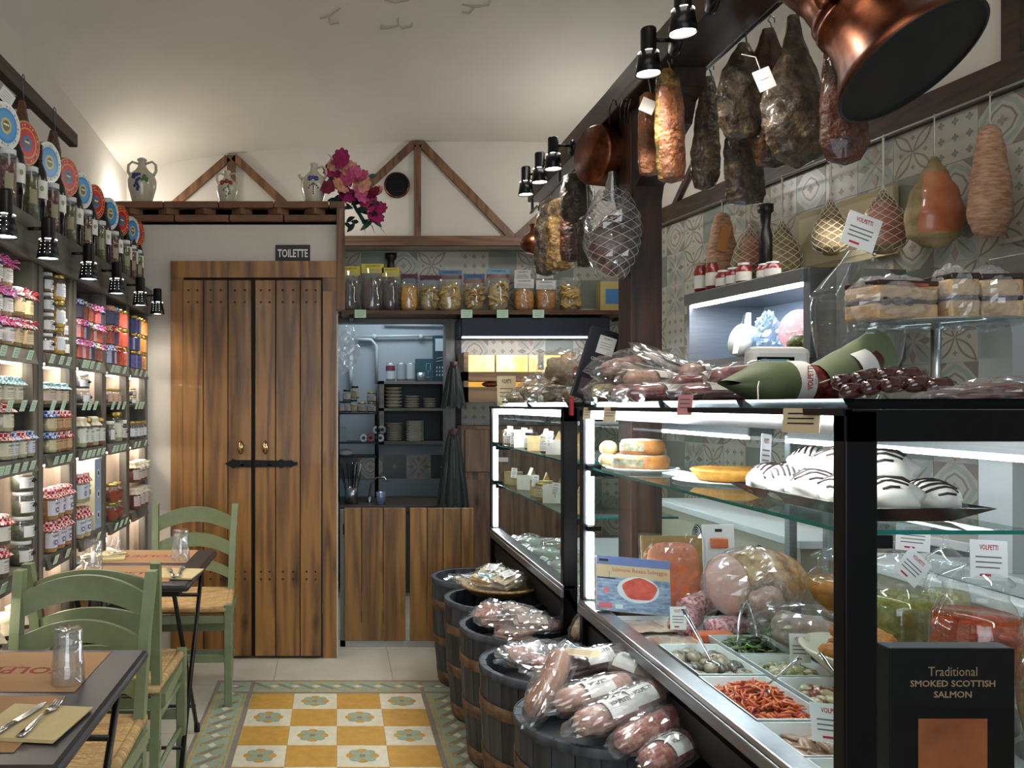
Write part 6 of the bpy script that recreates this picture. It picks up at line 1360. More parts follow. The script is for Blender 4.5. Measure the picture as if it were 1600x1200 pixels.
# salami in green paper
GP = mat('green_wrapping_paper', '#5f6a48', .6, var=.06, vs=10)
t = thing('paper_wrapped_salami', 'fat salami wrapped in green paper with VOLPETTI band and string', 'salami', (1.085, 1.95, zt2+.052), (0, 0, .25)); b = MB(); b.tube([(-.02, 0, 0), (.06, 0, 0), (.10, 0, 0), (.125, 0, 0)], [.046, .047, .042, .015], 20, MEATS['red']); b.build('sausage', t)
b = MB(); b.grid(lambda u, v: (-.165+.135*u-.04*(1-u)*abs(math.cos(v*PI)), (.012+.040*min(1, u*1.6))*1.02*math.cos(2*PI*v)*(1+.3*(1-u)), (.006+.045*min(1, u*1.7))*1.02*math.sin(2*PI*v)), 10, 26, GP); b.build('green_paper', t)
b = MB(); b.tube([(-.035, 0, 0), (.01, 0, 0)], [.0535, .0535], 26, PAPER, caps=False); b.X = Matrix.Translation((-.012, -.0538, .012)) @ rotm(PI/2, 0, 0) @ Matrix.Rotation(PI/2, 4, 'Z'); b.text('VOLPETTI', .016, RED, wfit=.055, z=.001); b.text('salumi', .006, GREY_INK, Matrix.Translation((0, -.015, 0)), .03, z=.0005); b.build('paper_band', t)
b = MB(); b.tube([(.02, -.048, .0), (.06, -.049, .012), (.10, -.044, .0)], .0015, 5, TWINE); b.tube([(-.12, -.02, .01), (-.16, -.06, -.01), (-.18, -.085, -.05), (-.185, -.09, -.085)], .0015, 5, TWINE); b.build('string', t)
t = thing('paper_wrapped_salami', 'second paper-wrapped salami under a big green sheet, behind the first', 'salami', (1.235, 1.97, zt2+.085), (0, -.3, .15), s=.85); b = MB(); b.tube([(-.12, 0, 0), (-.05, 0, 0), (.06, 0, .01), (.1, 0, .01)], [.03, .042, .04, .012], 18, MEATS['red']); b.build('sausage', t)
b = MB(); b.grid(lambda u, v: (-.12+.24*u, .055*math.cos(PI*v*1.1)+.03*u, .052*math.sin(PI*v*1.1)+.035*u*math.sin(PI*v)+.004*nz((u*5, v*5, 0), 1)), 12, 12, mat('sheet_green', '#6f795a', .6)); b.build('green_sheet', t)
b = MB(); b.grid(lambda u, v: (-.02+.05*u, .058*math.cos(PI*v*1.1), .056*math.sin(PI*v*1.1)), 3, 12, PAPER); b.X = Matrix.Translation((.0, -.0, .057)); b.text('VOLPETTI', .012, INK, wfit=.04); b.build('paper_band', t)
# glossy dark sausages
GLD = mat('glossy_dark_sausage', '#2a0d0e', .12, c2='#4d1c1c', vs=30, coat=1)
for i in range(13):
    x = 1.0+.03*(i % 7)+.008*(i//7); y = 1.60+.055*(i//7)-.012*(i % 3); z = zt2+.02+.02*math.sin(PI*(i % 7+.8)/8)+.018*(i//7)
    t = thing('dark_sausage', f'small glossy dark sausage in the near black tray, {"front" if i < 7 else "upper"} row, {ORD[i % 7]} from the left', 'sausage', (x, y, z), (0, -.1, .35+.25*math.sin(i)), 'glossy sausages in the near tray'); b = MB(); b.tube([(-.03, 0, -.004), (-.015, 0, .002), (.015, 0, .003), (.032, 0, -.003)], [.006, .016, .016, .006], 14, GLD); b.build('sausage', t); b = MB(); b.cyl((.03, 0, -.003), (.04, 0, -.004), .004, TWINE, 6); b.build('string_tie', t)
t = thing('wax_paper', 'translucent wax paper lining under the glossy sausages', 'paper', (1.09, 1.60, zt2)); b = MB(); b.grid(lambda u, v: ((u-.5)*.36, (v-.5)*.22, .004+.03*max(0, u-.75)*4*abs(math.sin(v*3))+.05*max(0, u-.85)+.006*nz((u*6, v*6, 0), 1)), 22, 12, film('wax_sheet', (1, 1, 1), .06, .2, .5, (.75, .72, .68)), sm=True); b.build('sheet', t)
packet('meat_packet', 'dark red cured piece in cloudy film at the right end of the counter top', 'packet', (1.215, 1.50, zt2+.024), (0, 0, .1), (.17, .1, .045), 'red', 120, None); packet('meat_packet', 'black-wrapped flat piece before the cured piece at the right edge', 'packet', (1.12, 1.47, zt2+.015), (0, 0, 0), (.14, .07, .03), 'dark', 121, None)
# scale
t = thing('shop_scale', 'white shop scale with a blue screen on the counter top', 'scale', (1.45, 2.72, ZT), (0, 0, .12)); b = MB(); b.box(-.105, .105, -.03, .03, .02, .20, WHITE, .022); b.box(-.09, .09, -.05, .12, 0, .03, WHITE, .008); b.build('housing', t)
b = MB(); b.box(-.09, .04, -.0325, -.03, .10, .165, BLACK, .0008); b.build('screen_bezel', t); b = MB(); b.box(-.078, .02, -.034, -.0328, .108, .157, mat('lcd_blue', '#4f7f98', .3, emit=.5)); b.build('screen', t)
# big apothecary jar with oil
t = thing('glass_jar', 'tall domed clear jar with olive oil and chain-hung price card on the counter top', 'jar', (1.315, 2.08, ZT)); b = MB(); b.lathe([(0, 0), (.06, 0), (.055, .01), (.045, .02), (.09, .12), (.104, .2), (.106, .26), (.1, .285)], 36, GLS); b.build('glass_body', t)
b = MB(); b.lathe([(.104, .28), (.108, .29), (.1, .30), (.075, .33), (.045, .365), (.028, .39), (.02, .40), (0, .40)], 36, GLS); b.lathe([(.012, .40), (.012, .43), (.02, .44), (.018, .455), (0, .46)], 14, GLS); b.build('glass_lid', t)
b = MB(); b.lathe([(0, .024), (.044, .025), (.075, .09), (.08, .10), (0, .10)], 28, mat('olive_oil', '#6e5a10', .1, coat=.5)); b.build('oil', t)
b = MB()
for k in range(9): b.ell((.03+.004*math.sin(k*2), -.01, .47-k*.012), (.005, .005, .005), CUT, 8, 5)
b.build('chain', t)
pcard('white VOLPETTI price card leaning on the domed jar lid', (1.27, 2.02, 1.765), (-.05, .35, 0), .085, .085, spike=False)
# cake stand with wrapped slices
t = thing('cake_stand', 'round glass cake stand on a steel stem, right of the domed jar', 'stand', (1.35, 1.86, ZT)); b = MB(); b.lathe([(0, .183), (.15, .183), (.16, .19), (.158, .194), (0, .189)], 44, film('stand_glass', (.8, .85, .85), .12, .03, .25, (.4, .43, .44))); b.build('plate', t)
b = MB(); b.lathe([(.06, 0), (.055, .006), (.012, .012), (.010, .09), (.011, .178), (.03, .183)], 22, STEEL); b.build('stem', t)
SPG = F_('sponge_cake', '#b58f5c', '#d2b285', 22, 0); CRU = mat('chocolate_layer', '#2c1712', .4, coat=.3)
for i, (x, y, w_, d, h, r_, lb) in enumerate(((1.235, 1.84, .16, .09, .085, .2, 'widest wrapped layered sandwich slab at the left of the cake stand'), (1.36, 1.83, .065, .09, .1, 0, 'narrow wrapped layered cake slice in the middle of the cake stand'), (1.455, 1.84, .085, .09, .1, -.15, 'golden wrapped layered cake slice at the right of the cake stand'))):
    t = thing('cake_slice', lb, 'cake', (x, y, ZT+.195), (0, 0, r_), 'wrapped slices on the cake stand'); b = MB(); hw = w_/2
    b.box(-hw, hw, -d/2, d/2, 0, h*.42, SPG, .006); b.box(-hw, hw, -d/2, d/2, h*.5, h*.88, SPG, .006); b.build('sponge', t)
    b = MB(); b.box(-hw, hw*.98, -d/2-.001, d/2, h*.41, h*.51, CRU, .003); b.box(-hw, hw, -d/2-.001, d/2, h*.87, h, CRU, .003)
    if i == 0: [b.ell((-hw+.02+k*.03, -d/2-.002, h*.45), (.014, .006, .010), CRU, 10, 6) for k in range(3)]; b.box(-.03, .05, -d/2-.003, -d/2, h*.85, h*.92, cmat('#9a4a2a'), .001)
    b.build('filling', t); b = MB(); film_wrap(b, (0, 0, h*.5), (hw*1.3, d*.66, h*.66), 130+i, m=MILK, amp=.22, n=20, k=14); b.build('clear_wrap', t)
# black box display beside the post
t = thing('chocolate_box', 'tall slanted dark box with white price slip beside the timber post', 'box', (.945, 3.18, zt1), (0, .30, 0)); NAVY = mat('navy_carton', '#171b26', .35, coat=.2); b = MB(); b.box(-.055, .065, -.015, .02, 0.03, .31, NAVY, .002); b.build('carton', t)
b = MB(); b.X = Matrix.Translation((.01, -.0155, .245)) @ rotm(PI/2); b.box(-.028, .038, -.03, .04, 0, .0008, PAPER); b.text('VOLPETTI', .006, INK, Matrix.Translation((.005, .03, 0)), .035, z=.001); [b.box(-.018, .026, .012-.01*q, .0135-.01*q, .0008, .0012, GREY_INK) for q in range(3)]; b.build('price_slip', t)
b = MB(); b.X = Matrix.Translation((0, -.0155, .19)) @ rotm(PI/2); b.text('CENTRAL', .012, mat('silver_ink', '#b9bcc0', .4), wfit=.055, z=.0006); b.X = Matrix.Translation((0, -.0155, .08)) @ rotm(PI/2); b.box(-.04, .05, -.035, .03, 0, .0008, mat('brown_print', '#4a3640', .5)); b.build('printed_front', t)
for i in range(6):
    b = MB(); b.box(-.006, .006, -.06, .06, 0, .235, NAVY, .002); b.box(-.0065, .0065, -.0605, -.0590, .0, .235, BTG); o = b.build('chocolate_box', None, (1.062+i*.0, 3.145, 0)); o.location = (1.035+i*.0155, 3.17, ZT+.03); o.rotation_euler = (0, .22, 0)
    tag(o, f'upright dark slim box with pale edge leaning at the post, {ORD[i]} from the left', 'box', 'slim boxes leaning beside the post')
b = MB(); b.box(-.06, .06, -.07, .07, 0, .028, BT, .003); tag(b.build('box_stand', None, (1.055, 3.17, ZT+.001)), 'low black stand under the slim dark boxes', 'stand')
# farther counter top: cheese and meat heap
packet('cheese_packet', 'wrapped pale cheese block left in the far heap', 'cheese', (.98, 4.05, zt2+.055), (0, 0, .2), (.18, .14, .1), '#a8946a', 140, None); packet('cheese_packet', 'wrapped cheese with striped paper slip in the far heap', 'cheese', (1.0, 3.75, zt2+.05), (.2, 0, -.3), (.2, .14, .09), '#b09a72', 141, PAPER)
packet('meat_packet', 'wrapped mottled brown and red meat piece on top of the far heap', 'packet', (1.03, 3.72, zt2+.15), (.2, .2, .3), (.24, .17, .15), '#a8906a', 142, None); packet('cheese_packet', 'yellow wrapped cheese wedge right in the far heap', 'cheese', (1.05, 3.55, zt2+.045), (0, 0, .4), (.2, .13, .08), '#b8a45a', 143, None)
packet('meat_packet', 'wrapped piece with red centre beside the slanted dark box', 'packet', (1.06, 3.50, zt2+.12), (.1, .3, .3), (.16, .12, .1), 'salame', 144, None); packet('cheese_packet', 'clear packet at the far left of the far heap', 'cheese', (.93, 4.25, zt2+.04), (0, 0, .2), (.14, .1, .07), '#c0ac84', 145, None)
packet('cheese_packet', 'upright clear bag behind the tall beige card', 'cheese', (1.03, 4.32, zt2+.075), (0, 0, .2), (.13, .1, .14), '#b89c6c', 146, None)
for i, (px, py, Y, w_, h_, m, r_, sm) in enumerate(((787, 634, 4.25, .095, .155, BEI, 0, 'tall beige card standing at the end of the farther counter'), (845, 622, 3.95, .022, .10, PAPER, .05, 'slim grey slip upright in the far heap'), (831, 632, 4.0, .02, .08, PAPER, .1, 'slim slip standing before the pale cheese block'), (858, 632, 3.9, .022, .10, PAPER, -.05, 'slim slip behind the pale cheese block'), (905, 635, 3.35, .035, .085, PAPER, -.4, 'tilted slip in front of the far heap'), (846, 575, 3.9, .03, .07, PAPER, 0, 'slim price slip high on the far heap'))):
    p = P(px, py, Y); pcard(sm, (min(1.0, max(.875, p.x)), Y, ZT+.004), (-.08, r_, -.1), w_, h_, title=(i == 0), m=m, spike=False)
# price slips hanging on the counter edge
def edge_card(label, y, w_, h_, m, z=ZT-.02, txt=0):
    t = thing('price_card', label, 'card', (XC-.006, y, z), (0, 0, -PI/2+.5)); b = MB(); b.X = rotm(PI/2-.12); b.box(-w_/2, w_/2, -h_/2, h_/2, 0, .0009, m)
    for q in range(3): b.box(-w_*.36, w_*.34, h_*(.25-.2*q), h_*(.31-.2*q), .0009, .0013, INK if txt else GREY_INK)
    b.build('card', t)
edge_card('beige price card clipped at the near corner of the counter top', 1.50, .07, .045, BEI, txt=1); edge_card('pink price card on the counter top edge before the salami packs', 2.0, .042, .05, PNK, ZT+.008); edge_card('small beige slip on the counter edge, left of the pink card', 2.55, .05, .045, BEI); edge_card('small faded beige slip at the counter edge near the post', 2.78, .035, .04, BEI)
t = thing('red_clip', 'small red clip at the joint of the two counters', 'clip', (XC-.003, 3.0, ZT-.03)); b = MB(); b.box(.0, .012, -.012, .012, .0, .07, mat('red_plastic', '#a8202c', .4), .003); b.build('body', t)

# ---------------------------------------------------------------- cuts and coppers hanging from the beam
def pxloc(px, py, Y): return tuple(P(px, py, Y))
G = 'cured cuts on the beam rod'
def hang(label, px, ytop, ybot, Y, wpx, m, shape='ham', seed=1, rot=0, name='cured_ham', m2=None, grp=G, cat='ham', flat=.62, lump=.2, dx=0, hook=.09, tilt=0, dy=0):
    rodx, rodz = (1.19, 2.467) if grp == G and px > 1060 else ((1.0, 2.377) if px < 960 else (1.0, 2.43))
    if px > 1060 or px < 960: Y = FPX*(rodx+dy)/(px-CXP)
    k = Y/FPX; L = (ybot-ytop)*k; R0 = wpx/2*k; hook = max(.03, rodz-(EYE-(ytop-CYP)*k))
    S = {'ham': [(.18, 0, 0), (.26, .12, 0), (.55, .3, 0), (.95, .55, 0), (1.05, .75, 0), (.8, .92, 0), (.1, 1, 0)],
         'long': [(.3, 0, 0), (.5, .1, 0), (.75, .35, 0), (.95, .65, 0), (1.05, .85, 0), (.7, .97, 0), (.1, 1, 0)],
         'slab': [(.35, 0, 0), (.8, .06, 0), (.95, .3, 0), (1, .6, 0), (1.0, .85, 0), (.85, .97, 0), (.1, 1, 0)],
         'ear': [(.2, 0, 0), (.35, .08, 0), (.8, .3, 0), (1.05, .55, 0), (1.0, .8, 0), (.7, .97, .0), (.1, 1, 0)],
         'pear': [(.12, 0, 0), (.2, .07, 0), (.5, .25, 0), (.9, .5, 0), (1.05, .72, 0), (.85, .9, 0), (.1, 1, 0)]}[shape]
    prof = [(q[0]*R0, -q[1]*L, q[1]*dx*k) for q in S]
    return meat(name, label, pxloc(px, ytop, Y), prof, m, seed, rot, grp, cat, flat, lump, hook, m2, tilt=tilt)
hang('long pale-topped jowl hanging left in the mouldy group', 1107, 120, 298, 2.75, 46, HAM_G, 'long', 3, name='cured_jowl', dx=-6); hang('black crusted block hanging lowest, below the mouldy hams', 1158, 208, 320, 2.80, 58, HAM_D, 'slab', 5, name='cured_block', dx=8, dy=.05)
hang('dark grey crusted ham, leftmost of the three big ones', 1162, 68, 218, 2.50, 84, HAM_G, 'ear', 7, .3, dy=-.04); hang('brown smooth ham with yellow top behind the white tag', 1200, 45, 262, 2.42, 76, HAM_B, 'ear', 9, -.2, dx=10, dy=.03)
hang('largest wrinkled grey-brown ham in front of the group', 1240, 25, 262, 2.20, 100, HAM_G, 'ham', 11, .2, dx=6); hang('shiny brown-red ham hanging right, behind the copper jug', 1308, 10, 258, 2.15, 66, HAM_R, 'long', 13, 0, dx=12, dy=.02, lump=.16)
hang('orange-sided pork belly, right one of the pair at the post', 1043, 108, 286, 2.5, 48, HAM_Y, 'slab', 15, .3, 'cured_pancetta', HAM_O, dx=6, lump=.13); hang('orange smooth pork belly, left one of the pair at the post', 1012, 145, 276, 2.62, 34, HAM_O, 'slab', 17, .2, 'cured_pancetta', dx=2, lump=.1)
t = thing('price_card', 'white paper tag tied to the dark hams by string', 'card', pxloc(1194, 124, 2.02), (0, -.4, 0)); b = MB(); b.X = rotm(PI/2); b.box(-.022, .022, -.026, .026, 0, .001, PAPER); b.box(-.012, .012, .0, .001, .001, .0014, GREY_INK); b.build('card', t); b = MB(); b.tube([(0, 0, .026), (.008, .01, .06), (.01, .06, .09)], .0013, 5, TWINE); b.build('string', t)
t = thing('price_card', 'small crumpled paper tag on the left pork belly', 'card', pxloc(1012, 165, 2.5), (0, .4, 0)); b = MB(); b.X = rotm(PI/2); b.box(-.022, .022, -.022, .02, 0, .001, mat('grey_slip', '#a7a29a', .6)); b.build('card', t)
hang('very dark block-shaped cut behind the copper pan', 903, 270, 346, 3.15, 52, HAM_D, 'slab', 19, 0, 'cured_block', flat=.8, lump=.15)
hang('wrinkled grey guanciale, leftmost of the far cluster', 858, 312, 432, 3.75, 40, HAM_G, 'slab', 21, .3, 'cured_jowl', dx=-4, lump=.25); hang('yellow and brown wrinkled cut in the middle of the far cluster', 876, 310, 424, 3.55, 44, HAM_Y, 'slab', 23, .1, 'cured_jowl', lump=.25)
hang('shiny amber-brown ham in the far cluster', 893, 335, 410, 3.4, 36, HAM_R, 'slab', 25, 0, 'cured_ham', lump=.1); hang('thin dark cut at the right of the far cluster', 914, 338, 418, 3.35, 24, HAM_D, 'slab', 27, 0, 'cured_block')
# net-bagged ham in film with foil top
def netting(b, Rf, z0, z1, nx, nzz, m, r=.0011, n=6):
    for s in (-1, 1):
        for k in range(nx):
            a0 = 2*PI*k/nx; b.tube([(Rf(z0+(z1-z0)*j/nzz)*math.cos(a0+s*j*PI/nx*1.0), Rf(z0+(z1-z0)*j/nzz)*math.sin(a0+s*j*PI/nx*1.0), z0+(z1-z0)*j/nzz) for j in range(nzz+1)], r, 4, m, caps=False)
t = thing('netted_ham', 'large dark ham in white net and clear film, beside the copper pan', 'ham', pxloc(957, 290, 2.95), s=1.08); kk = 2.72/FPX
b = MB(); b.grid(lambda u, v: ((.001+math.sin(PI*min(1, v*.98+.02))**.6*.078*(1+.08*nz((math.cos(2*PI*u), math.sin(2*PI*u), v*3), 1.5)))*math.cos(2*PI*u), .06*math.sin(PI*min(1, v*.98+.02))**.6*math.sin(2*PI*u), -.10-.2*v), 24, 20, skinmat('prosciutto_purple', '#2e1416', '#5f3038', '#a87a4a', 7, .3, .3, .8)); b.build('ham', t)
def Rn(z): q = min(1, max(0, -z/.31)); return .012+.075*math.sin(PI*min(1, q*.92+.03))**.7
b = MB(); netting(b, lambda z: Rn(z)+.004, -.02, -.305, 8, 18, mat('white_net', '#c9c4c0', .7)); b.build('net', t); b = MB(); b.lathe([(max(.001, Rn(z)+.006), z) for z in [-.31+.3*j/14 for j in range(15)]], 20, FILM, sm=False, wob=lambda a, z: 1+.06*math.sin(a*7+z*60)); b.build('clear_film', t)
b = MB(); b.grid(lambda u, v: ((.012+.02*v)*math.cos(2*PI*u)*(1+.5*nz((u*12, v*6, 0), 1)), (.012+.02*v)*math.sin(2*PI*u), .045-.09*v), 18, 6, mat('foil', '#a9abad', .25, 1), sm=False); b.build('foil_top', t)
# copper pan
def look_rot(px, py, right, up, away):
    v = Vector(((px-CXP)/FPX, 1, -(py-CYP)/FPX)).normalized(); r = v.cross(Vector((0, 0, 1))).normalized(); u = r.cross(v)
    return (r*right+u*up+v*away).normalized().to_track_quat('Z', 'Y').to_euler()[:]
t = thing('copper_pan', 'deep round copper pan with iron handle hanging tilted from the beam', 'pan', pxloc(922, 242, 3.1), look_rot(922, 242, .80, -.12, .58)); R0 = .112; b = MB(); b.lathe([(0, 0), (R0*.90, 0), (R0*.98, .014), (R0*1.02, .150), (R0*1.07, .156), (R0*1.02, .160), (R0*.95, .02), (R0*.8, .008), (0, .008)], 52, COPPER, wob=lambda a, z: 1+.004*math.sin(a*17+z*90)); b.build('bowl', t)
b = MB(); M = t.rotation_euler.to_matrix().inverted(); dn = M @ Vector((0, 0, -1)); dn.z = 0; dn.normalize(); s_ = M @ Vector((0, 0, -1)); q0 = dn*R0*1.01+Vector((0, 0, .10)); b.tube([q0+Vector((0, 0, -.035)), q0+dn*.012, q0+s_*.05+Vector((0, 0, .012)), q0+s_*.085+Vector((0, 0, .02)), q0+s_*.07+Vector((0, 0, .05)), q0+Vector((0, 0, .035))], .006, 8, BLACK); b.build('iron_handle', t)
b = MB(); q1 = -dn*R0*1.02+Vector((0, 0, .13)); b.tube([q1, q1-s_*.05, q1-s_*.06+Vector((0, 0, .03)), q1-s_*.17], .004, 8, BLACK); b.build('hanging_ring', t)
for dx in (-28, -4, 6, 14): b = MB(); p = pxloc(972+dx*.7, 170, 2.62); b.tube([(0, 0, -.05), (.0, 0, .0), (.01, 0, .03), (.02, 0, .025), (.022, 0, .01)], .0022, 6, BLACK); tag(b.build('iron_hook', None, p), 'bare iron S-hook on the beam above the copper pan', 'hook', 'bare hooks above the copper pan')
t = thing('copper_jug', 'small round copper jug hanging at the far end of the beam', 'jug', pxloc(835, 380, 4.17), (0, .15, 0)); b = MB(); b.lathe([(0, -.055), (.04, -.05), (.066, -.025), (.07, .0), (.055, .03), (.033, .05), (.03, .07), (.04, .09), (.038, .092), (.025, .07)], 32, COPPER); b.build('body', t); b = MB(); b.tube([(.03, 0, .08), (.05, 0, .12), (.06, 0, .17), (.05, 0, .22)], .005, 8, COPPER); b.build('handle', t)
# big copper pitcher
t = thing('copper_pitcher', 'very large flared copper vessel with black base hanging near the viewer', 'pitcher', pxloc(1424, 100, 1.72), look_rot(1424, 100, -.52, .73, .45))
b = MB(); b.lathe([(.150, 0), (.152, .004), (.135, .03), (.112, .07), (.097, .12), (.092, .16), (.098, .165), (.098, .175), (.089, .18), (.094, .19), (.094, .2), (.086, .205), (.082, .26), (.09, .33)], 56, COPPER, wob=lambda a, z: 1+.004*nz((math.cos(a)*3, math.sin(a)*3, z*30), 1)); b.build('body', t)
b = MB(); b.lathe([(0, .012), (.142, .006), (.150, .001), (.1515, -.001), (.145, -.002)], 50, mat('sooted_base', '#08090b', .55, c2='#1f1a19', vs=6)); plab(b.build('sooted_base', t), 'blackened round base facing the room'); b = MB(); M = t.rotation_euler.to_matrix().inverted(); q = (M @ Vector((-.85, -.5, 0))); q.z = 0; q.normalize(); dz = M @ Vector((0, 0, -1)); b.tube([q*.085+Vector((0, 0, .2)), q*.12+Vector((0, 0, .2)), q*.17+Vector((0, 0, .18)), q*.20+Vector((0, 0, .13))], [.016, .014, .012, .011], 12, COPPER); b.build('handle', t)
b = MB(); b.tube([(-.02, 0, .25), (-.02, .0, .42)], .003, 6, HOOK); b.build('hook', t)
# ---------------------------------------------------------------- small hams on the wall rail
t = thing('ham_rail', 'thin steel rail along the right wall carrying the small hams', 'rail', (0, 0, 0)); b = MB()
rr0 = lambda y: Vector((xr(y)-.135, y, 2.515)); b.tube([rr0(1.3), rr0(5.2)], .005, 8, STEEL)
for y in (1.6, 2.6, 3.6, 4.6): b.tube([rr0(y), Vector((xr(y)-.001, y, 2.555))], .004, 6, STEEL)
b.build('bar', t); 
BIND = mat('sewn_rind', '#9a6c4c', .6, c2='#c9a082', vs=26, stretch=(1, 1, 4), bump=.7, bs=16, bd=.012); ORG = mat('cured_orange_face', '#a85a34', .4, c2='#c98560', vs=6, coat=.4); PNKM = mat('pink_face', '#b06a58', .4, c2='#d09a84', vs=6, coat=.3); OLV = mat('mould_olive', '#7d6a44', .7, c2='#a8946a', vs=14, bump=.6, bs=40)
def small_ham(label, px, ytop, y0, y1, wpx, base, face, net, seed=1, tagc=None):
    """hangs on twine from the rail; y0/y1 image rows of the meat, projected on the rail's own depth"""
    lo, hi = 1.3, 5.2
    for _ in range(40):
        mid = (lo+hi)/2
        if CXP+FPX*rr0(mid).x/mid > px: lo = mid
        else: hi = mid
    y = (lo+hi)/2; k = y/FPX; p = rr0(y); zz = lambda py: EYE-(py-CYP)*k-p.z
    t = thing('small_ham', label, 'ham', tuple(p), (0, 0, RND.uniform(-.15, .15)), 'small hams on the wall rail'); R0 = wpx/2*k; za, zb = zz(y0), zz(y1); L = za-zb
    S = [(.1, 0), (.22, .06), (.5, .2), (.85, .42), (1.04, .66), (.95, .85), (.5, .97), (.02, 1)] if net != 'sewn' else [(.25, 0), (.5, .05), (.72, .25), (.95, .55), (1.02, .78), (.75, .94), (.02, 1)]
    def R(v):
        for (r0, v0), (r1, v1) in zip(S, S[1:]):
            if v0 <= v <= v1: f = (v-v0)/(v1-v0); f = f*f*(3-2*f) if v0 > 0 else f; return R0*(r0+(r1-r0)*f)
        return 0
    wv = (lambda v, u: 1+.018*math.sin(v*85)) if net == 'sewn' else (lambda v, u: 1)
    fn = lambda u, v: (R(v)*math.cos(2*PI*u)*(1+.06*nz((math.cos(2*PI*u), math.sin(2*PI*u), v*2), 1.3, seed))*wv(v, u), R(v)*.7*math.sin(2*PI*u)*wv(v, u), za-L*v)
    b = MB(); b.grid(fn, 26, 44, base); b.build('meat', t)
    if face:
        b = MB(); b.grid(lambda u, v: tuple(Vector(fn(.54+.30*u+.06*math.sin(v*3), .16+.72*v))+Vector((0, -.003*(math.sin(PI*u)*math.sin(PI*v))**.3, 0))), 12, 16, face); plab(b.build('cut_face', t), 'reddish trimmed face')
    b = MB()
    if net is True:
        netting(b, lambda z: max(.004, R((za-z)/L)+.003) if z < za else .004, za+.01, zb+.012, 10, 16, TWINE, .0016); b.X = Matrix.Identity(4)
        b.tube([(0, 0, za), (0, 0, za+.02)], .006, 8, TWINE)
    b.tube([(0, 0, za-.004), (.001, .001, za*.5), (0, 0, 0)], .0045 if net is True else .002, 6, TWINE); b.tube([(-.007, 0, -.006), (0, 0, .008), (.007, 0, -.006)], .002, 5, TWINE); b.build('net_and_string' if net is True else 'string', t)
    if tagc: b = MB(); b.X = Matrix.Translation((-R0*.3, -R0*.8, za-L*.42)) @ rotm(PI/2, .25, 0); b.box(-R0*.28, R0*.35, -L*.2, L*.2, 0, .001, mat('tag_'+tagc[1:], tagc, .7)); b.build('paper_tag', t)
    return t
small_ham('plump sewn ham with a beige tag, leftmost on the wall rail', 1128, 318, 333, 436, 48, BIND, None, 'sewn', 2, '#c98a4c'); small_ham('netted small ham with red-pink top, second from left on the rail', 1171, 308, 356, 441, 50, OLV, PNKM, True, 4)
small_ham('netted olive-brown small ham, third on the rail', 1222, 270, 346, 436, 54, OLV, None, True, 6); small_ham('netted small ham half hidden behind the domed jar', 1298, 258, 312, 400, 50, OLV, None, True, 8)
small_ham('netted pink small ham just right of the domed jar', 1380, 205, 298, 398, 66, OLV, PNKM, True, 10); small_ham('unnetted ham with smooth orange face and knotted top', 1460, 176, 245, 388, 86, OLV, ORG, False, 12)
small_ham('ribbed sewn long ham, rightmost on the rail', 1547, 140, 196, 375, 66, BIND, None, 'sewn', 14)
# ---------------------------------------------------------------- pasta shelf on the back wall
SHB = wood('shelf_brown', '#38200f', '#5c3a20', 0, .5)
t = thing('pasta_shelf', 'long brown wall shelf carrying bags of pasta', 'shelf', (.95, YT, 1.985)); b = MB(); b.box(-.92, 1.1, -.32, -.002, 0, .028, SHB, .003); b.build('board', t)
b = MB()
for x in (-.85, .2, 1.0): b.box(x-.012, x+.012, -.26, -.002, -.02, 0, BLACK)
b.build('bracket', t)
YP = 5.62; ks = YP/FPX; zs = 2.0135
def pb(label, x0, x1, top, food, **k):
    w_ = (x1-x0)*ks; h = (487-top)*ks*.98; x = ((x0+x1)/2-CXP)*ks; bag('pasta_bag', label, 'pasta', (x, YP, zs), (w_, .11, h), food, 'pasta bags on the brown shelf', **k)
Yc, Wc, Rc = '#bfae3c', '#cfcfcb', '#5a6f8c'
pb('bag of grey-brown spaghetti under yellow card, leftmost on the shelf', 528, 563, 422, '#54473f', strand=True, head=Yc, seed=1); pb('bag of brown spaghetti under tilted yellow card, second on the shelf', 564, 600, 418, '#5d4438', strand=True, head=Yc, seed=2)
pb('purplish pasta bag under yellow card, third on the shelf', 596, 624, 424, '#4a3336', head=Yc, seed=3, strand=True); pb('bright yellow pasta bag with dark header, fourth on the shelf', 625, 653, 434, '#c08a22', head='#4a2430', card='#35506a', seed=4)
pb('pasta shells bag with dark red header, fifth on the shelf', 655, 686, 436, '#a8914e', head='#4a2430', card='#6b7f92', seed=5, strand=None); pb('large bag of pasta nests with blue and red header', 684, 722, 428, '#c2a35a', head='#4f6f8f', card='#5a2028', seed=6, strand=None)
pb('bag of curled pasta right of the large nests', 723, 757, 434, '#a88848', head='#3c5a80', card='#7a3a34', seed=7, strand=None); pb('tallest bag of tangled pasta with blue header', 759, 796, 426, '#b8a165', head='#6a93ad', card='#7a3038', seed=8, strand=None)
pb('orange pasta bag under white shield card, left of two', 802, 834, 442, '#b5792a', head=Wc, seed=9); pb('orange pasta bag under white shield card, right of two', 836, 868, 444, '#ad742c', head=Wc, seed=10)
pb('tall pale pasta bag without header, right end of the row', 872, 910, 432, '#bfa055', seed=11, strand=None)
for i, (x0, x1, tp, cc, lb) in enumerate(((803, 830, 425, Wc, 'rear white-card pasta bag behind the left orange one'), (838, 866, 424, Wc, 'rear white-card pasta bag behind the right orange one'))):
    w_ = (x1-x0)*ks; h = (487-tp)*ks; bag('pasta_bag', lb, 'pasta', (((x0+x1)/2-CXP)*ks+.02, YP+.1, zs), (w_, .07, h), '#a98238', 'pasta bags on the brown shelf', head=cc, seed=20+i)
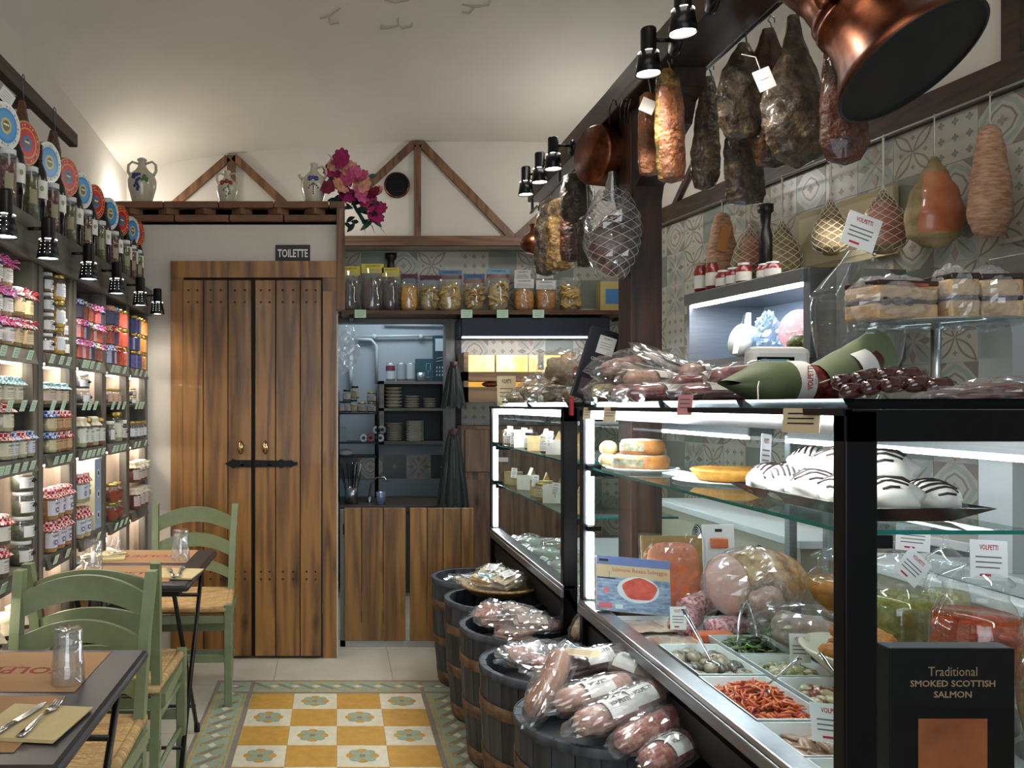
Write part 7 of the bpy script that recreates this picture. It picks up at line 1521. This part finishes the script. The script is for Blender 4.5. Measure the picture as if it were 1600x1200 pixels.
t = thing('pepper_mill', 'dark turned pepper mill standing behind the yellow card bags', 'mill', (P(611, 480, 5.74).x, 5.745, zs)); b = MB(); b.lathe([(0, 0), (.03, 0), (.03, .2), (.02, .26), (.026, .33), (.022, .37), (.04, .39), (.042, .42), (0, .425)], 20, mat('dark_mill', '#14100e', .35)); b.build('body', t)
t = thing('calendar_box', 'yellow-edged box with a blue picture beside the timber post', 'box', (P(951, 485, 5.6).x, 5.62, zs)); b = MB(); b.box(-.065, .075, -.05, .05, 0, .2, mat('yellow_box', '#b8a467', .6), .003); b.build('carton', t); b = MB(); b.box(-.03, .065, -.052, -.05, .05, .15, mat('blue_picture', '#3f76ad', .5)); b.build('picture', t)
for i, (px, w_, hh, lb) in enumerate(((1040, .115, .30, 'left flour bag with red label beyond the timber post'), (1070, .12, .31, 'right flour bag with red label beyond the timber post'))):
    x = P(px, 480, 5.2).x; t = thing('flour_bag', lb, 'bag', (x-.02, 5.70 if 0 else 5.66, zs), 0, 'flour bags beyond the post'); t.location.x = P(px, 480, 5.66).x
    b = MB(); b.ell((0, 0, .09), (w_*.5, .05, .095), mat('flour_white', '#bfb6ad', .8), 16, 10, lambda u: 1+.08*nz(u, 2, i)); b.build('contents', t); b = MB(); b.grid(lambda u, v: (w_*.52*math.cos(2*PI*u)*(1-.55*v**3), .055*math.sin(2*PI*u)*(1-.9*v*v), hh*v+.01*nz((u*9, v*5, i), 1)), 18, 10, FILM, sm=False); b.build('clear_bag', t)
    b = MB(); b.X = Matrix.Translation((0, -.054, .10)) @ rotm(PI/2); b.box(-.03, .03, -.035, .03, 0, .001, mat('red_label', '#8f2f34', .6)); b.text('VOLPETTI', .007, PAPER, wfit=.045, z=.0013); b.build('label', t)
for i, px in enumerate((563, 729, 785, 841, 1052)):
    t = thing('shelf_price_tag', 'green price tag on the brown shelf edge, '+['far left below the spaghetti', 'at the hood left end', 'left of two over the hood', 'right of two over the hood', 'beyond the timber post'][i], 'tag', (P(px, 490, 5.5).x, 5.496, 1.989), 0, 'green tags on the pasta shelf'); b = MB(); b.X = rotm(PI/2); b.box(-.038, .038, -.028, .026, 0, .0012, TAG); [b.box(-.028, .028-.01*(q == 2), .012-.014*q, .015-.014*q, .0012, .0016, TAGT) for q in range(3)]; b.build('card', t)
# hood with LED
t = thing('light_hood', 'dark blue-grey metal hood with a light strip below the pasta shelf', 'hood', (1.30, YT, 1.835)); HB = mat('hood_slate', '#1d2530', .4, .3); b = MB(); b.box(-.47, .53, -.30, -.002, 0, .135, HB, .01); b.build('casing', t); b = MB(); b.box(-.46, .50, -.302, -.285, -.006, .0, CLED); b.build('light_strip', t)
# kitchen opening frame
FRM = mat('grey_frame', '#6f706c', .5); b = MB(); b.box(.765, .80, YT-.03, YT+.12, .9, 2.0, FRM); b.box(.80, .87, YT-.012, YT+.1, .0, 2.0, T1); b.box(-.02, .8, YT-.02, YT+.12, 1.96, 2.01, FRM); struct(b.build('door_4'))
b = MB(); b.box(.835, .872, YT-.05, YT-.01, 1.0, 1.97, BLACK); struct(b.build('trim_8'))
# bread display
t = thing('bread_cabinet', 'warm-lit wooden bread cabinet with amber panels under the hood', 'cabinet', (1.25, 5.60, 1.30)); WB = wood('cabinet_wood', '#5a4230', '#8f7050', 0, .5, island=.1); b = MB()
b.box(-.41, -.38, -.15, .2, .10, .43, WB); b.box(.3, .33, -.15, .2, .1, .43, WB); b.box(-.41, .33, -.15, .2, .10, .20, WB); b.box(-.41, .33, -.15, .2, .24, .30, WB); b.box(-.41, .33, .19, .2, .1, .43, WB); b.build('carcass', t)
AMB = mat('amber_lit_panel', '#e0a03a', .5, emit=.7, ecol='#ffbe50', c2='#fff0c0', vs=5)
for i, x in enumerate((-.375, -.145, .08)): b = MB(); b.box(x, x+.215, .10, .12, .30, .425, AMB); b.build('lit_panel', t)
b = MB(); b.box(-.37, .28, .12, .13, .20, .24, AMB); b.build('lit_slot', t)
b = MB(); b.ell((0, 0, 0), (.06, .04, .02), cmat('#8a4a1c'), 16, 10); tag(b.build('bread_roll', None, (1.03, 5.52, 1.519)), 'dark bread roll in the lower slot of the lit cabinet', 'bread')
lamp('AREA', (1.3, 5.40, 1.83), 3, (.92, .96, 1), .9, (0, 0, 0), .05); lamp('POINT', (1.25, 5.58, 1.68), .6, (1, .8, .45), .05)
t = thing('white_machine', 'white appliance right of the lit bread cabinet', 'appliance', (1.75, 5.62, 1.25)); b = MB(); b.box(-.15, .2, -.15, .18, .0, .40, WHITE, .01); b.build('casing', t)
t = thing('price_card', 'grey slip hanging on the lit bread cabinet', 'card', (P(845, 558, 5.4).x, 5.4, 1.62)); b = MB(); b.X = rotm(PI/2); b.box(-.02, .02, -.05, .05, 0, .001, mat('grey_slip', '#a7a29a', .6)); b.build('card', t)
t.location = (P(845, 558, 5.43).x, 5.43, 1.66)
# low cabinet below
t = thing('wooden_cabinet', 'light brown wooden cabinet door below the bread cabinet', 'cabinet', (1.2, 5.60, 0)); WB2 = wood('cabinet_upright', '#4f3a2c', '#7a6048', 2, .5, island=.1); b = MB(); b.box(-.36, .5, -.05, .2, 0, .88, WB2); b.build('carcass', t); b = MB(); b.box(-.34, -.03, -.065, -.05, .93, 1.22, WB2, .006); b.box(-.36, .5, -.05, .2, .88, 1.24, WB2); b.build('door', t)
b = MB(); b.box(-.12, -.05, -.067, -.0655, 1.0, 1.03, PAPER); b.build('label', t)
# ---------------------------------------------------------------- kitchen niche
KW = mat('kitchen_wall', '#8f9ba3', .5, var=.03, vs=3); YK = 6.85; kk = YK/FPX
b = MB(); b.box(-.6, 1.4, YK, YK+.1, 0, 2.6, KW); b.box(-.12, -.02, YT, YK, 0, 2.6, KW); b.box(1.1, 1.2, YT+.1, YK, 0, 2.6, KW); b.box(-.6, 1.4, YT+.1, YK, 2.35, 2.45, KW); struct(b.build('wall_kitchen'))
b = MB(); tile_field(b, Matrix.Translation((-.02, YK-.001, .77)) @ WALLM, 6, 1); 
for i in range(6): tile(b, Matrix.Translation((.08+.2*i, YK-.003, .87)) @ WALLM, (5, 2, 5, 4, 5, 3)[i])
struct(b.build('wall_kitchen'))
lamp('AREA', (.45, 6.35, 2.33), 7, (.85, .93, 1), .7, (0, 0, 0), .3)
PIPE = mat('pipe_white', '#a9b3b8', .4)
t = thing('wall_pipes', 'white painted pipes running across the kitchen wall', 'pipes', (0, YK-.04, 0)); b = MB()
def pz(py): return EYE-(py-CYP)*(YK-.04)/FPX
def pX(px): return (px-CXP)*(YK-.04)/FPX
b.tube([(pX(556), 0, pz(526)), (pX(700), 0, pz(524))], .011, 10, PIPE); b.tube([(pX(556), -.005, pz(530)), (pX(580), -.005, pz(531)), (pX(588), -.005, pz(540)), (pX(588), -.005, pz(600))], .014, 10, PIPE); b.tube([(pX(548), 0, pz(565)), (pX(548), 0, pz(608))], .016, 10, PIPE); b.tube([(pX(600), .01, pz(507)), (pX(700), .01, pz(509))], .01, 8, PIPE)
b.build('pipe_run', t); b = MB(); [b.cyl((pX(x), 0, pz(526)-.02), (pX(x), 0, pz(526)+.02), .018, PIPE, 10) for x in (585, 658)]; b.build('pipe_clamp', t)
t = thing('plastic_bag', 'clear empty plastic bag hanging inside the kitchen opening', 'bag', (P(542, 545, 6.2).x, 6.2, P(542, 545, 6.2).z)); b = MB(); film_wrap(b, (0, 0, 0), (.09, .05, .16), 7, m=MILK, amp=.3, n=16, k=14); b.build('bag', t)
# plate cabinet
YB = 6.55; kb_ = YB/FPX; X_ = lambda px: (px-CXP)*kb_; Z_ = lambda py: EYE-(py-CYP)*kb_
CBW = wood('grey_cabinet', '#4a4744', '#6d6863', 0, .6, island=.08)
t = thing('plate_cabinet', 'open grey-brown cabinet with plates and bowls in the kitchen niche', 'cabinet', (X_(645), YB, Z_(694))); o_ = Matrix.Translation((-X_(645), -YB, -Z_(694))); b = MB(); b.X = o_
for z in (Z_(694), Z_(642), Z_(600)): b.box(X_(593), X_(700), YB, YB+.27, z, z+.022, CBW)
b.box(X_(593), X_(600), YB, YB+.27, Z_(694), Z_(599)+.022, CBW); b.box(X_(694), X_(700), YB, YB+.27, Z_(694), Z_(599)+.022, CBW); b.box(X_(593), X_(700), YB+.27, YB+.28, Z_(694), Z_(599)+.02, mat('cabinet_back', '#4a5357', .6)); b.build('carcass', t)
PLW = mat('plate_cream', '#b8b3a2', .3); 
def stack(px0, px1, pyb, n, h, sq, grp, lb, name='plate'):
    r = (px1-px0)/2*kb_; x = X_((px0+px1)/2); z = Z_(pyb)+.0225
    def mk():
        b = MB()
        if sq: b.box(-r*.7, r*.7, -r*.7, r*.7, 0, h*.5, PLW, h*.1); b.box(-r, r, -r, r, h*.5, h*.92, PLW, h*.1)
        else: b.lathe([(0, 0), (r*.6, 0), (r, h*.8), (r*.98, h*.94), (r*.55, h*.3), (0, h*.3)], 24, PLW)
        return b.build(name)
    o = mk()
    for i in range(n):
        q = o if i == 0 else o.copy()
        if i: COL.objects.link(q)
        q.location = (x, YB+.12, z+i*h); tag(q, lb.format('lowest' if i == 0 else ORD[i]+' from the bottom'), name, grp)
stack(602, 631, 642, 6, .028, False, 'stacked bowls', 'cream bowl in the left pile of the plate cabinet, {}', 'bowl'); stack(633, 659, 642, 5, .020, False, 'stacked dishes', 'cream dish in the middle pile, upper cabinet shelf, {}'); stack(663, 686, 642, 4, .020, False, 'stacked small dishes', 'cream dish in the right pile, upper cabinet shelf, {}')
stack(602, 632, 694, 10, .0145, False, 'stacked round plates', 'round cream plate, lower cabinet shelf, {}'); stack(636, 663, 694, 12, .0135, True, 'stacked square plates', 'square cream plate, lower cabinet shelf, {}')
TINM = mat('tin_can', '#a3acb0', .3, .7)
for i, (px, c, lb) in enumerate(((611, '#6a2f38', 'tin can with dark red label on the plate cabinet'), (628, '#8f9ba2', 'plain pale tin can, middle of the plate cabinet top'), (643, '#a3aeb3', 'plain pale tin can beside the small can'))):
    r = 7.2*kb_; h = 28*kb_; t = thing('tin_can', lb, 'can', (X_(px), YB+.08, Z_(599)+.0225), 0, 'cans on the plate cabinet'); b = MB(); b.lathe([(0, 0), (r, 0), (r, h), (r*.95, h-.004), (0, h-.004)], 20, TINM); b.build('can', t); b = MB(); b.lathe([(r*1.01, h*.1), (r*1.01, h*.93)], 20, mat('can_label_'+c[1:], '#b5bcc0' if i == 0 else c, .5)); 
    if i == 0: b.lathe([(r*1.02, h*.55), (r*1.02, h*.85)], 20, mat('can_red', c, .5))
    b.build('label', t)
t = thing('tin_can', 'short squat tin before the teal glass box', 'can', (X_(659), YB+.05, Z_(599)+.0225), 0, 'cans on the plate cabinet'); b = MB(); b.lathe([(0, 0), (.033, 0), (.033, .065), (0, .063)], 20, TINM); b.build('can', t)
TEAL = mat('teal_carton', '#1d4650', .5); TEAL2 = mat('teal_carton_dark', '#15323c', .5); WI = mat('white_print', '#9fb4ba', .5)
def outl(b, pts, r, m): b.tube([(x, 0, z) for x, z in pts], r, 4, m)
t = thing('glass_carton', 'teal carton with a white wine-glass drawing on the plate cabinet', 'box', (X_(665), YB+.16, Z_(599)+.0225)); b = MB(); b.box(-.065, .09, -.04, .04, 0, .18, TEAL, .002); b.build('carton', t); b = MB(); b.X = Matrix.Translation((.035, -.042, 0)); outl(b, [(-.02, .03), (.02, .03)], .0015, WI); outl(b, [(0, .03), (0, .07), (-.018, .09), (-.016, .14), (.016, .14), (.018, .09), (0, .07)], .0017, WI); b.build('printed_glass', t)
t = thing('glass_carton', 'tall dark teal carton with cutlery print standing in the niche corner', 'box', (X_(688), YB+.14, Z_(599)+.0225)); b = MB(); b.box(-.04, .055, -.05, .05, 0, .365, TEAL2, .002); b.build('carton', t); b = MB(); b.X = Matrix.Translation((0, -.0515, 0)); b.box(-.03, .05, -.001, 0, .24, .34, WI); [b.box(-.02+.022*i, -.012+.022*i, -.001, 0, .04+.03*j, .055+.03*j, WI) for i in range(3) for j in range(3)]; b.build('printed_panel', t)
for z_ in (.18, .155): b = MB(); b.X = Matrix.Translation((0, -.0515, 0)); outl(b, [(-.02, z_), (.03, z_+.01)], .002, WI); b.build('printed_fork', t)
# wire rack on the left
YR = 6.3; kr_ = YR/FPX; XR = lambda px: (px-CXP)*kr_; ZR_ = lambda py: EYE-(py-CYP)*kr_
t = thing('wire_rack', 'black wire rack of jars and paper rolls at the left of the niche', 'rack', (XR(560), YR, 0)); b = MB(); b.X = Matrix.Translation((-XR(560), -YR, 0))
for px in (529, 590):
    for y in (YR, YR+.3): b.cyl((XR(px), y, .642), (XR(px), y, ZR_(612)), .008, BLACK, 8)
b.build('post', t)
for z in (ZR_(645), ZR_(691), ZR_(713)):
    b = MB(); b.X = Matrix.Translation((-XR(560), -YR, 0)); b.box(XR(528), XR(592), YR, YR+.3, z-.012, z, BLACK)
    b.build('shelf', t)
jd = make_jar(.032, .088, '#4a1420', 'dark', '#b9b4ae'); jc = make_jar(.030, .1, '#8f8458', 'dark', '#a8a07c'); jm = make_jar(.036, .078, '#2a2018', 'gold', '#a9a59a')
for i, (p_, px, z0, lb) in enumerate(((jd, 533, 0, 'dark red jar at the rack left end'), (jd, 543, 0, 'second dark red jar on the rack'), (jc, 553, 0, 'pale tan jar on the rack'), (jm, 566, 0, 'squat dark jar with gold lid on the rack'), (jm, 581, 0, 'right squat dark jar with gold lid on the rack'), (jd, 542, .089, 'dark red jar stacked on the rack jars'), (jc, 555, .105, 'pale tan jar stacked on the rack'), (jm, 581, .079, 'squat gold-lidded jar stacked at the rack right end'))): p_.put((XR(px), YR+.08, ZR_(645)+.001+z0), -1.5, lb, 'jars on the kitchen rack')
for i, (px, py, c) in enumerate(((568, 684, '#c2c7c9'), (579, 685, '#8f5a62'), (592, 682, '#b9c0c4'), (588, 668, '#b5bcc0'), (597, 670, '#7f888c'))):
    px = min(px, 588) if i != 4 else 589; t = thing('paper_roll', 'paper roll lying end-on on the rack, '+['left in the bottom row', 'pinkish one in the bottom row', 'right in the bottom row', 'in the upper row', 'last at the right'][i], 'roll', (XR(px)+(i == 2)*.03+(i == 4)*.04, YR+.03, ZR_(691)+.031+.062*(i > 2)), (PI/2, 0, 0), 'paper rolls on the rack'); b = MB(); b.lathe([(.012, -.08), (.03, -.08), (.03, .03), (.012, .03), (.012, -.08)], 18, mat('roll_'+c[1:], c, .8)); b.build('paper', t); b = MB(); b.lathe([(0, .028), (.0125, .028)], 12, DBLACK); b.build('core', t)
t = thing('cup_box', 'pale blue box at the left of the middle rack shelf', 'box', (XR(536), YR+.08, ZR_(691)+.001)); b = MB(); b.box(-.03, .03, -.04, .04, 0, .11, mat('pale_blue_box', '#8ea4b0', .6), .003); b.build('carton', t)
t = thing('cloth_bundle', 'crumpled white bundle on the lower rack shelf', 'cloth', (XR(540), YR+.08, ZR_(713)+.022)); b = MB(); b.ell((0, 0, 0), (.07, .05, .028), mat('grey_cloth', '#a9aeb0', .8), 14, 8, lambda u: 1+.25*nz(u, 2, 1)); b.build('bundle', t)
# sink with tap, utensils, worktop
YS = 6.0; ksk = YS/FPX; XS = lambda px: (px-CXP)*ksk; ZSK = lambda py: EYE-(py-CYP)*ksk
t = thing('kitchen_worktop', 'dark worktop with sink behind the saloon gate', 'worktop', (XS(610), YS+.05, 0)); b = MB(); b.X = Matrix.Translation((-XS(610), -YS-.05, 0)); b.box(.02, .86, YS+.05, YS+.7, .60, .64, mat('worktop_brown', '#4a3f38', .4), .004); b.build('top', t); b = MB(); b.X = Matrix.Translation((-XS(610), -YS-.05, 0)); b.box(.03, .86, YS+.08, YS+.68, 0, .599, mat('cabinet_slate', '#3a4247', .6)); b.build('carcass', t)
t = thing('kitchen_tap', 'curved chrome tap over the sink', 'tap', (XS(580), YS+.3, .642)); b = MB(); b.tube([(0, 0, 0), (0, 0, .06), (.01, -.02, .14), (.05, -.05, .19), (.11, -.08, .19), (.135, -.09, .165)], .009, 10, CUT); b.build('spout', t); b = MB(); b.lathe([(.02, 0), (.02, .04), (0, .045)], 14, CUT); b.build('base', t)
t = thing('utensil_holder', 'steel pot crammed with black-handled knives and ladles beside the sink', 'utensils', (XS(550), YS+.22, .642)); b = MB(); b.lathe([(0, 0), (.05, 0), (.05, .12), (.046, .12), (.046, .004), (0, .004)], 20, STEEL); b.build('pot', t); ur = random.Random(4)
for k in range(13):
    a = ur.uniform(0, 6.28); b = MB(); x, y = .03*math.cos(a), .03*math.sin(a); b.tube([(x, y, .02), (x*2.4, y*2, .22+ur.uniform(-.03, .03)), (x*2.9, y*2.2, .30)], [.004, .009, .011], 7, DBLACK if k % 3 else CUT, flat=.5); b.build('utensil', t)
t = thing('measuring_jug', 'bluish plastic measuring cup beside the tap', 'cup', (XS(597), YS+.15, .642)); b = MB(); b.lathe([(0, 0), (.03, 0), (.038, .09), (.035, .09), (.028, .004), (0, .004)], 18, film('blue_plastic', (.6, .7, .85), .08, .05, .35, (.5, .58, .7))); b.build('cup', t)
# folded parasols
UMB = mat('parasol_green', '#101d1b', .6, var=.2, vs=20); UMR = mat('parasol_red', '#3a1a20', .6)
for i, (px, y0, y1, w_, lb) in enumerate(((709, 568, 636, 36, 'short folded dark parasol hanging by the kitchen opening, upper'), (708, 672, 792, 46, 'long folded dark green parasol hanging by the kitchen opening, lower'))):
    Yq = 5.46; kq = Yq/FPX; p = P(px, y0, Yq); L = (y1-y0)*kq; R0 = w_/2*kq; t = thing('folded_parasol', lb, 'parasol', (p.x, Yq, p.z)); b = MB()
    b.grid(lambda u, v: ((R0*(.25+.8*v**.7))*math.cos(2*PI*u)*(1+.10*math.sin(2*PI*u*9)), .75*(R0*(.25+.8*v**.7))*math.sin(2*PI*u)*(1+.10*math.sin(2*PI*u*9)), -L*(v+.04*(math.sin(2*PI*u*9)) * v)), 72, 8, UMB); b.build('folded_canopy', t)
    b = MB(); b.tube([(0, 0, .01), (0, 0, -L*.12)], [R0*.35, R0*.3], 12, UMR); b.build('tie_band', t)
    for k in range(9): a = PI+PI*k/8; b = MB(); b.tube([(R0*.28*math.cos(a), .22*R0*math.sin(a), -.01), (R0*1.1*math.cos(a), R0*.84*math.sin(a), -L*1.02)], .0022, 5, mat('parasol_rib', '#5d6f6c', .4, .5)); b.build('rib', t)
# saloon gate
GW = wood('gate_pine', '#4a3016', '#86602f', 2, .42, .8)
for i, (x0, x1, lb) in enumerate(((538, 634, 'left leaf of the low plank saloon gate'), (640, 740, 'right leaf of the low plank saloon gate'))):
    Yg = 4.70; kg = Yg/FPX; a, c = (x0-CXP)*kg, (x1-CXP)*kg; t = thing('saloon_gate', lb, 'gate', ((a+c)/2, Yg, .04), 0, 'saloon gate leaves'); hw = (c-a)/2; b = MB(); cuts = ((0, .28, .63, 1) if i == 0 else (0, .27, .52, .8, 1))
    for k in range(len(cuts)-1): b.box(-hw+2*hw*cuts[k]+.0015, -hw+2*hw*cuts[k+1]-.0015, -.012, .012, 0, .755, GW, .003)
    b.build('planks', t); b = MB(); b.box(-hw+.02, hw-.02, .013, .03, .1, .16, GW, .002); b.box(-hw+.02, hw-.02, .013, .03, .6, .66, GW, .002); b.build('rear_batten', t)
    b = MB(); b.box(-hw-.008 if i == 0 else hw-.03, -hw+.0 if i == 0 else hw+.0, .012, .02, .6, .66, BLACK); b.build('hinge', t)
b = MB(); b.box(.0, .84, 4.72, 4.80, 0, .035, mat('threshold_white', '#b9bab4', .5)); struct(b.build('trim_9'))
b = MB(); b.box(.02, .05, 4.72, 4.75, 0, .78, FRM); struct(b.build('trim_10'))
# ---------------------------------------------------------------- fittings along the right wall
WR = lambda y, off: Vector((xr(y)-off, y, 0)); AR = math.atan(.155)
def rfix(y, off, z): return (xr(y)-off, y, z)
def RW(name, label, cat, y, off, z, grp=None): return thing(name, label, cat, rfix(y, off, z), AR, grp)
BL = mat('cooler_interior', '#9fb6cc', .35, .2)
t = RW('chilled_cabinet', 'open steel chilled cabinet with blue light on the right wall', 'fridge', 3.95, .24, 1.58); b = MB(); b.box(-.22, .235, -.44, .44, -.05, .03, BRUSH); b.box(-.24, .235, -.44, .44, .32, .38, BRUSH, .003); b.box(-.22, .235, -.46, -.42, 0, .38, BRUSH); b.box(-.22, .235, .42, .44, 0, .38, BRUSH); b.build('casing', t)
b = MB(); b.box(.21, .232, -.42, .42, .03, .32, BL); b.build('back_panel', t); b = MB(); [b.box(.205, .21, -.38+.045*i+(j % 2)*.02, -.355+.045*i+(j % 2)*.02, .18+.025*j, .188+.025*j, DBLACK) for i in range(9) for j in range(5)]; b.build('vent_slots', t)
b = MB(); b.box(-.225, -.20, -.40, .40, .308, .318, CLED); b.build('light_strip', t)
def rl(dx, dy, z): v = Matrix.Translation(Vector(rfix(3.95, .24, 0))) @ Matrix.Rotation(AR, 4, 'Z') @ Vector((dx, dy, 0)); return (v.x, v.y, z)
lamp('AREA', rl(-.1, 0, 1.885), 3.2, (.75, .88, 1), .5, (0, 0, AR), .1)
t = thing('wrapped_cheese', 'round foil-topped wrapped cheese with paper strip in the chilled cabinet', 'cheese', rl(-.12, .12, 1.695), (0, -PI/2+.2, AR)); b = MB(); b.lathe([(0, -.03), (.078, -.03), (.082, 0), (.078, .03), (0, .03)], 28, CHS[3]); b.build('cheese', t); b = MB(); b.box(-.07, .05, -.02, .02, .031, .033, PAPER); b.build('paper_strip', t); b = MB(); b.grid(lambda u, v: (.06+.08*u, (v-.5)*.08*(1-.6*u), .01*math.sin(v*20)), 6, 8, mat('foil', '#a9abad', .25, 1), sm=False); b.build('foil_top', t)
b = MB(); film_wrap(b, (0, 0, 0), (.06, .06, .10), 12, m=film('blue_film', (.8, .92, 1), .2, .05, .2, (.6, .8, 1)), amp=.4, n=16, k=12); tag(b.build('crumpled_film', None, rl(-.1, -.03, 1.70)), 'crumpled shining blue-lit film between the cheese and the mortadella', 'film')
t = thing('mortadella', 'large pink mortadella cut end in the chilled cabinet', 'mortadella', rl(.02, -.16, 1.715), (0, -PI/2+.1, AR+.25)); b = MB(); b.lathe([(0, -.15), (.07, -.15), (.09, -.12), (.094, .09), (0, .09)], 30, mat('mortadella_skin', '#b9707a', .4)); b.build('skin', t); b = MB(); b.lathe([(0, .0915), (.092, .0915)], 30, mat('mortadella_pink', '#c98f90', .4, c2='#e6c6c0', vs=70, ramp=(.58, .62))); b.build('cut_face', t)
for i in range(2): b = MB(); b.lathe([(0, 0), (.042, 0), (.045, .05), (.03, .075), (0, .08)], 20, GREEN_F); b.lathe([(.0, .078), (.044, .08), (.044, .095), (0, .096)], 20, GLS); tag(b.build('olive_tub', None, rl(-.13, -.27-.1*i, 1.612)), 'round tub of green olives in the chilled cabinet, '+('left' if i == 0 else 'right'), 'tub', 'olive tubs in the chilled cabinet')
t = RW('steel_column', 'tall brushed steel panel right of the chilled cabinet', 'panel', 3.40, .2, .9); b = MB(); b.box(-.2, -.13, -.03, .03, 0, 1.06, BRUSH, .003); b.build('panel', t)
RJ = mat('passata_red', '#8a1a1c', .3, coat=.4)
for i, (px, wd, hh, kd) in enumerate(((1095, .065, .17, 'b'), (1113, .065, .17, 'b'), (1130, .07, .1, 'j'), (1146, .07, .1, 'j'), (1162, .07, .11, 'j'), (1195, .07, .08, 'j'), (1207, .07, .08, 'j'))):
    lo, hi = 2.5, 5.5
    for _ in range(40):
        mid = (lo+hi)/2
        if CXP+FPX*(xr(mid)-.38)/mid > px: lo = mid
        else: hi = mid
    y = (lo+hi)/2; t = thing('tomato_jar', ('tall' if kd == 'b' else 'squat')+' red tomato jar with white label on the chilled cabinet, '+ORD[i]+' from the left', 'jar', (xr(y)-.38, y, 1.961), AR, 'red jars on the chilled cabinet'); r = wd/2; b = MB(); b.lathe([(0, 0), (r, 0), (r, hh*.75), (r*.7, hh*.88), (r*.7, hh*.92), (0, hh*.92)], 18, RJ); b.build('body', t); b = MB(); b.lathe([(r*.75, hh*.9), (r*.78, hh), (0, hh)], 16, WLID if kd == 'j' else mat('burlap_cap', '#8f8570', .8)); b.build('lid', t); b = MB(); b.lathe([(r*1.02, hh*.2), (r*1.02, hh*.6)], 18, PAPER); b.build('label', t)
t = RW('picture_frame', 'cream painted frame on the right wall behind the small hams', 'frame', 3.85, .03, 2.03); b = MB(); b.box(-.01, .02, -.30, .30, .0, .30, mat('cream_frame', '#b9aa84', .6), .004); b.box(-.012, -.01, -.27, .27, .03, .27, mat('cream_panel', '#cfc3a0', .6)); b.build('board', t)
t = RW('grey_bottle', 'dark-capped pepper mill in front of the cream frame', 'mill', 3.98, .3, 1.961); b = MB(); b.lathe([(0, 0), (.03, 0), (.03, .24), (.02, .28), (.025, .34), (.035, .35), (.035, .385), (0, .39)], 18, mat('dark_mill', '#14100e', .35)); b.build('body', t)
# knife rail, steel hood, olive jar, white slicer
t = RW('knife_rail', 'short steel rail on the tiled wall above the wrapped cake slices', 'rail', 2.90, .012, 1.98); b = MB(); b.box(-.015, .0, -.2, .2, 0, .018, STEEL, .002); b.build('bar', t); b = MB(); b.box(-.03, .0, -.2, -.15, -.02, .08, BRUSH, .003); b.build('bracket', t)
t = RW('steel_hood', 'wide brushed steel hood box on the right wall at the picture edge', 'hood', 2.35, .17, 1.74); b = MB(); b.box(-.17, .168, -.48, .48, 0, .135, BRUSH, .004); b.build('casing', t)
t = thing('glass_jar', 'large glass jar of green olives standing on the steel hood', 'jar', (xr(2.62)-.2, 2.62, 1.877)); b = MB(); b.lathe([(0, .002), (.085, .004), (.09, .02), (.09, .17), (0, .175)], 26, GREEN_F); b.build('olives', t); b = MB(); b.lathe([(0, 0), (.09, 0), (.095, .02), (.095, .19), (.07, .215)], 28, GLS); b.build('glass_body', t); b = MB(); b.lathe([(.072, .212), (.078, .215), (.078, .235), (0, .24)], 24, mat('dark_lid', '#191717', .4)); b.build('lid', t)
b = MB(); b.box(-.0965, -.0955, -.04, .03, .07, .15, PAPER); b.build('label', t)
SLC = mat('slicer_grey', '#aab0b0', .35, .2)
t = thing('meat_slicer', 'pale grey rounded slicer body with an arm, at the right picture edge', 'slicer', (1.95, 2.32, .868)); b = MB(); b.X = Matrix.Translation((0, .06, 0)) @ rotm(PI/2)
b.poly([(-.1, 0), (-.1, .70), (-.11, .765), (-.15, .79), (-.27, .795), (-.27, .815), (.1, .815), (.12, .8), (.12, 0)], .12, SLC); b.build('frame', t); b = MB(); b.box(-.14, .12, -.2, .2, 0, .05, SLC, .01); b.build('base', t)
# back counter under the right wall fittings
b = MB(); t = RW('back_counter', 'white-topped service counter standing along the tiled right wall', 'counter', 2.3, .16, 0); b.box(-.15, .15, -.9, .9, .86, .895, MARB, .004); b.build('top', t); b = MB(); b.box(-.14, .15, -.88, .88, 0, .86, mat('counter_body', '#6f706e', .5, .3)); b.build('carcass', t)
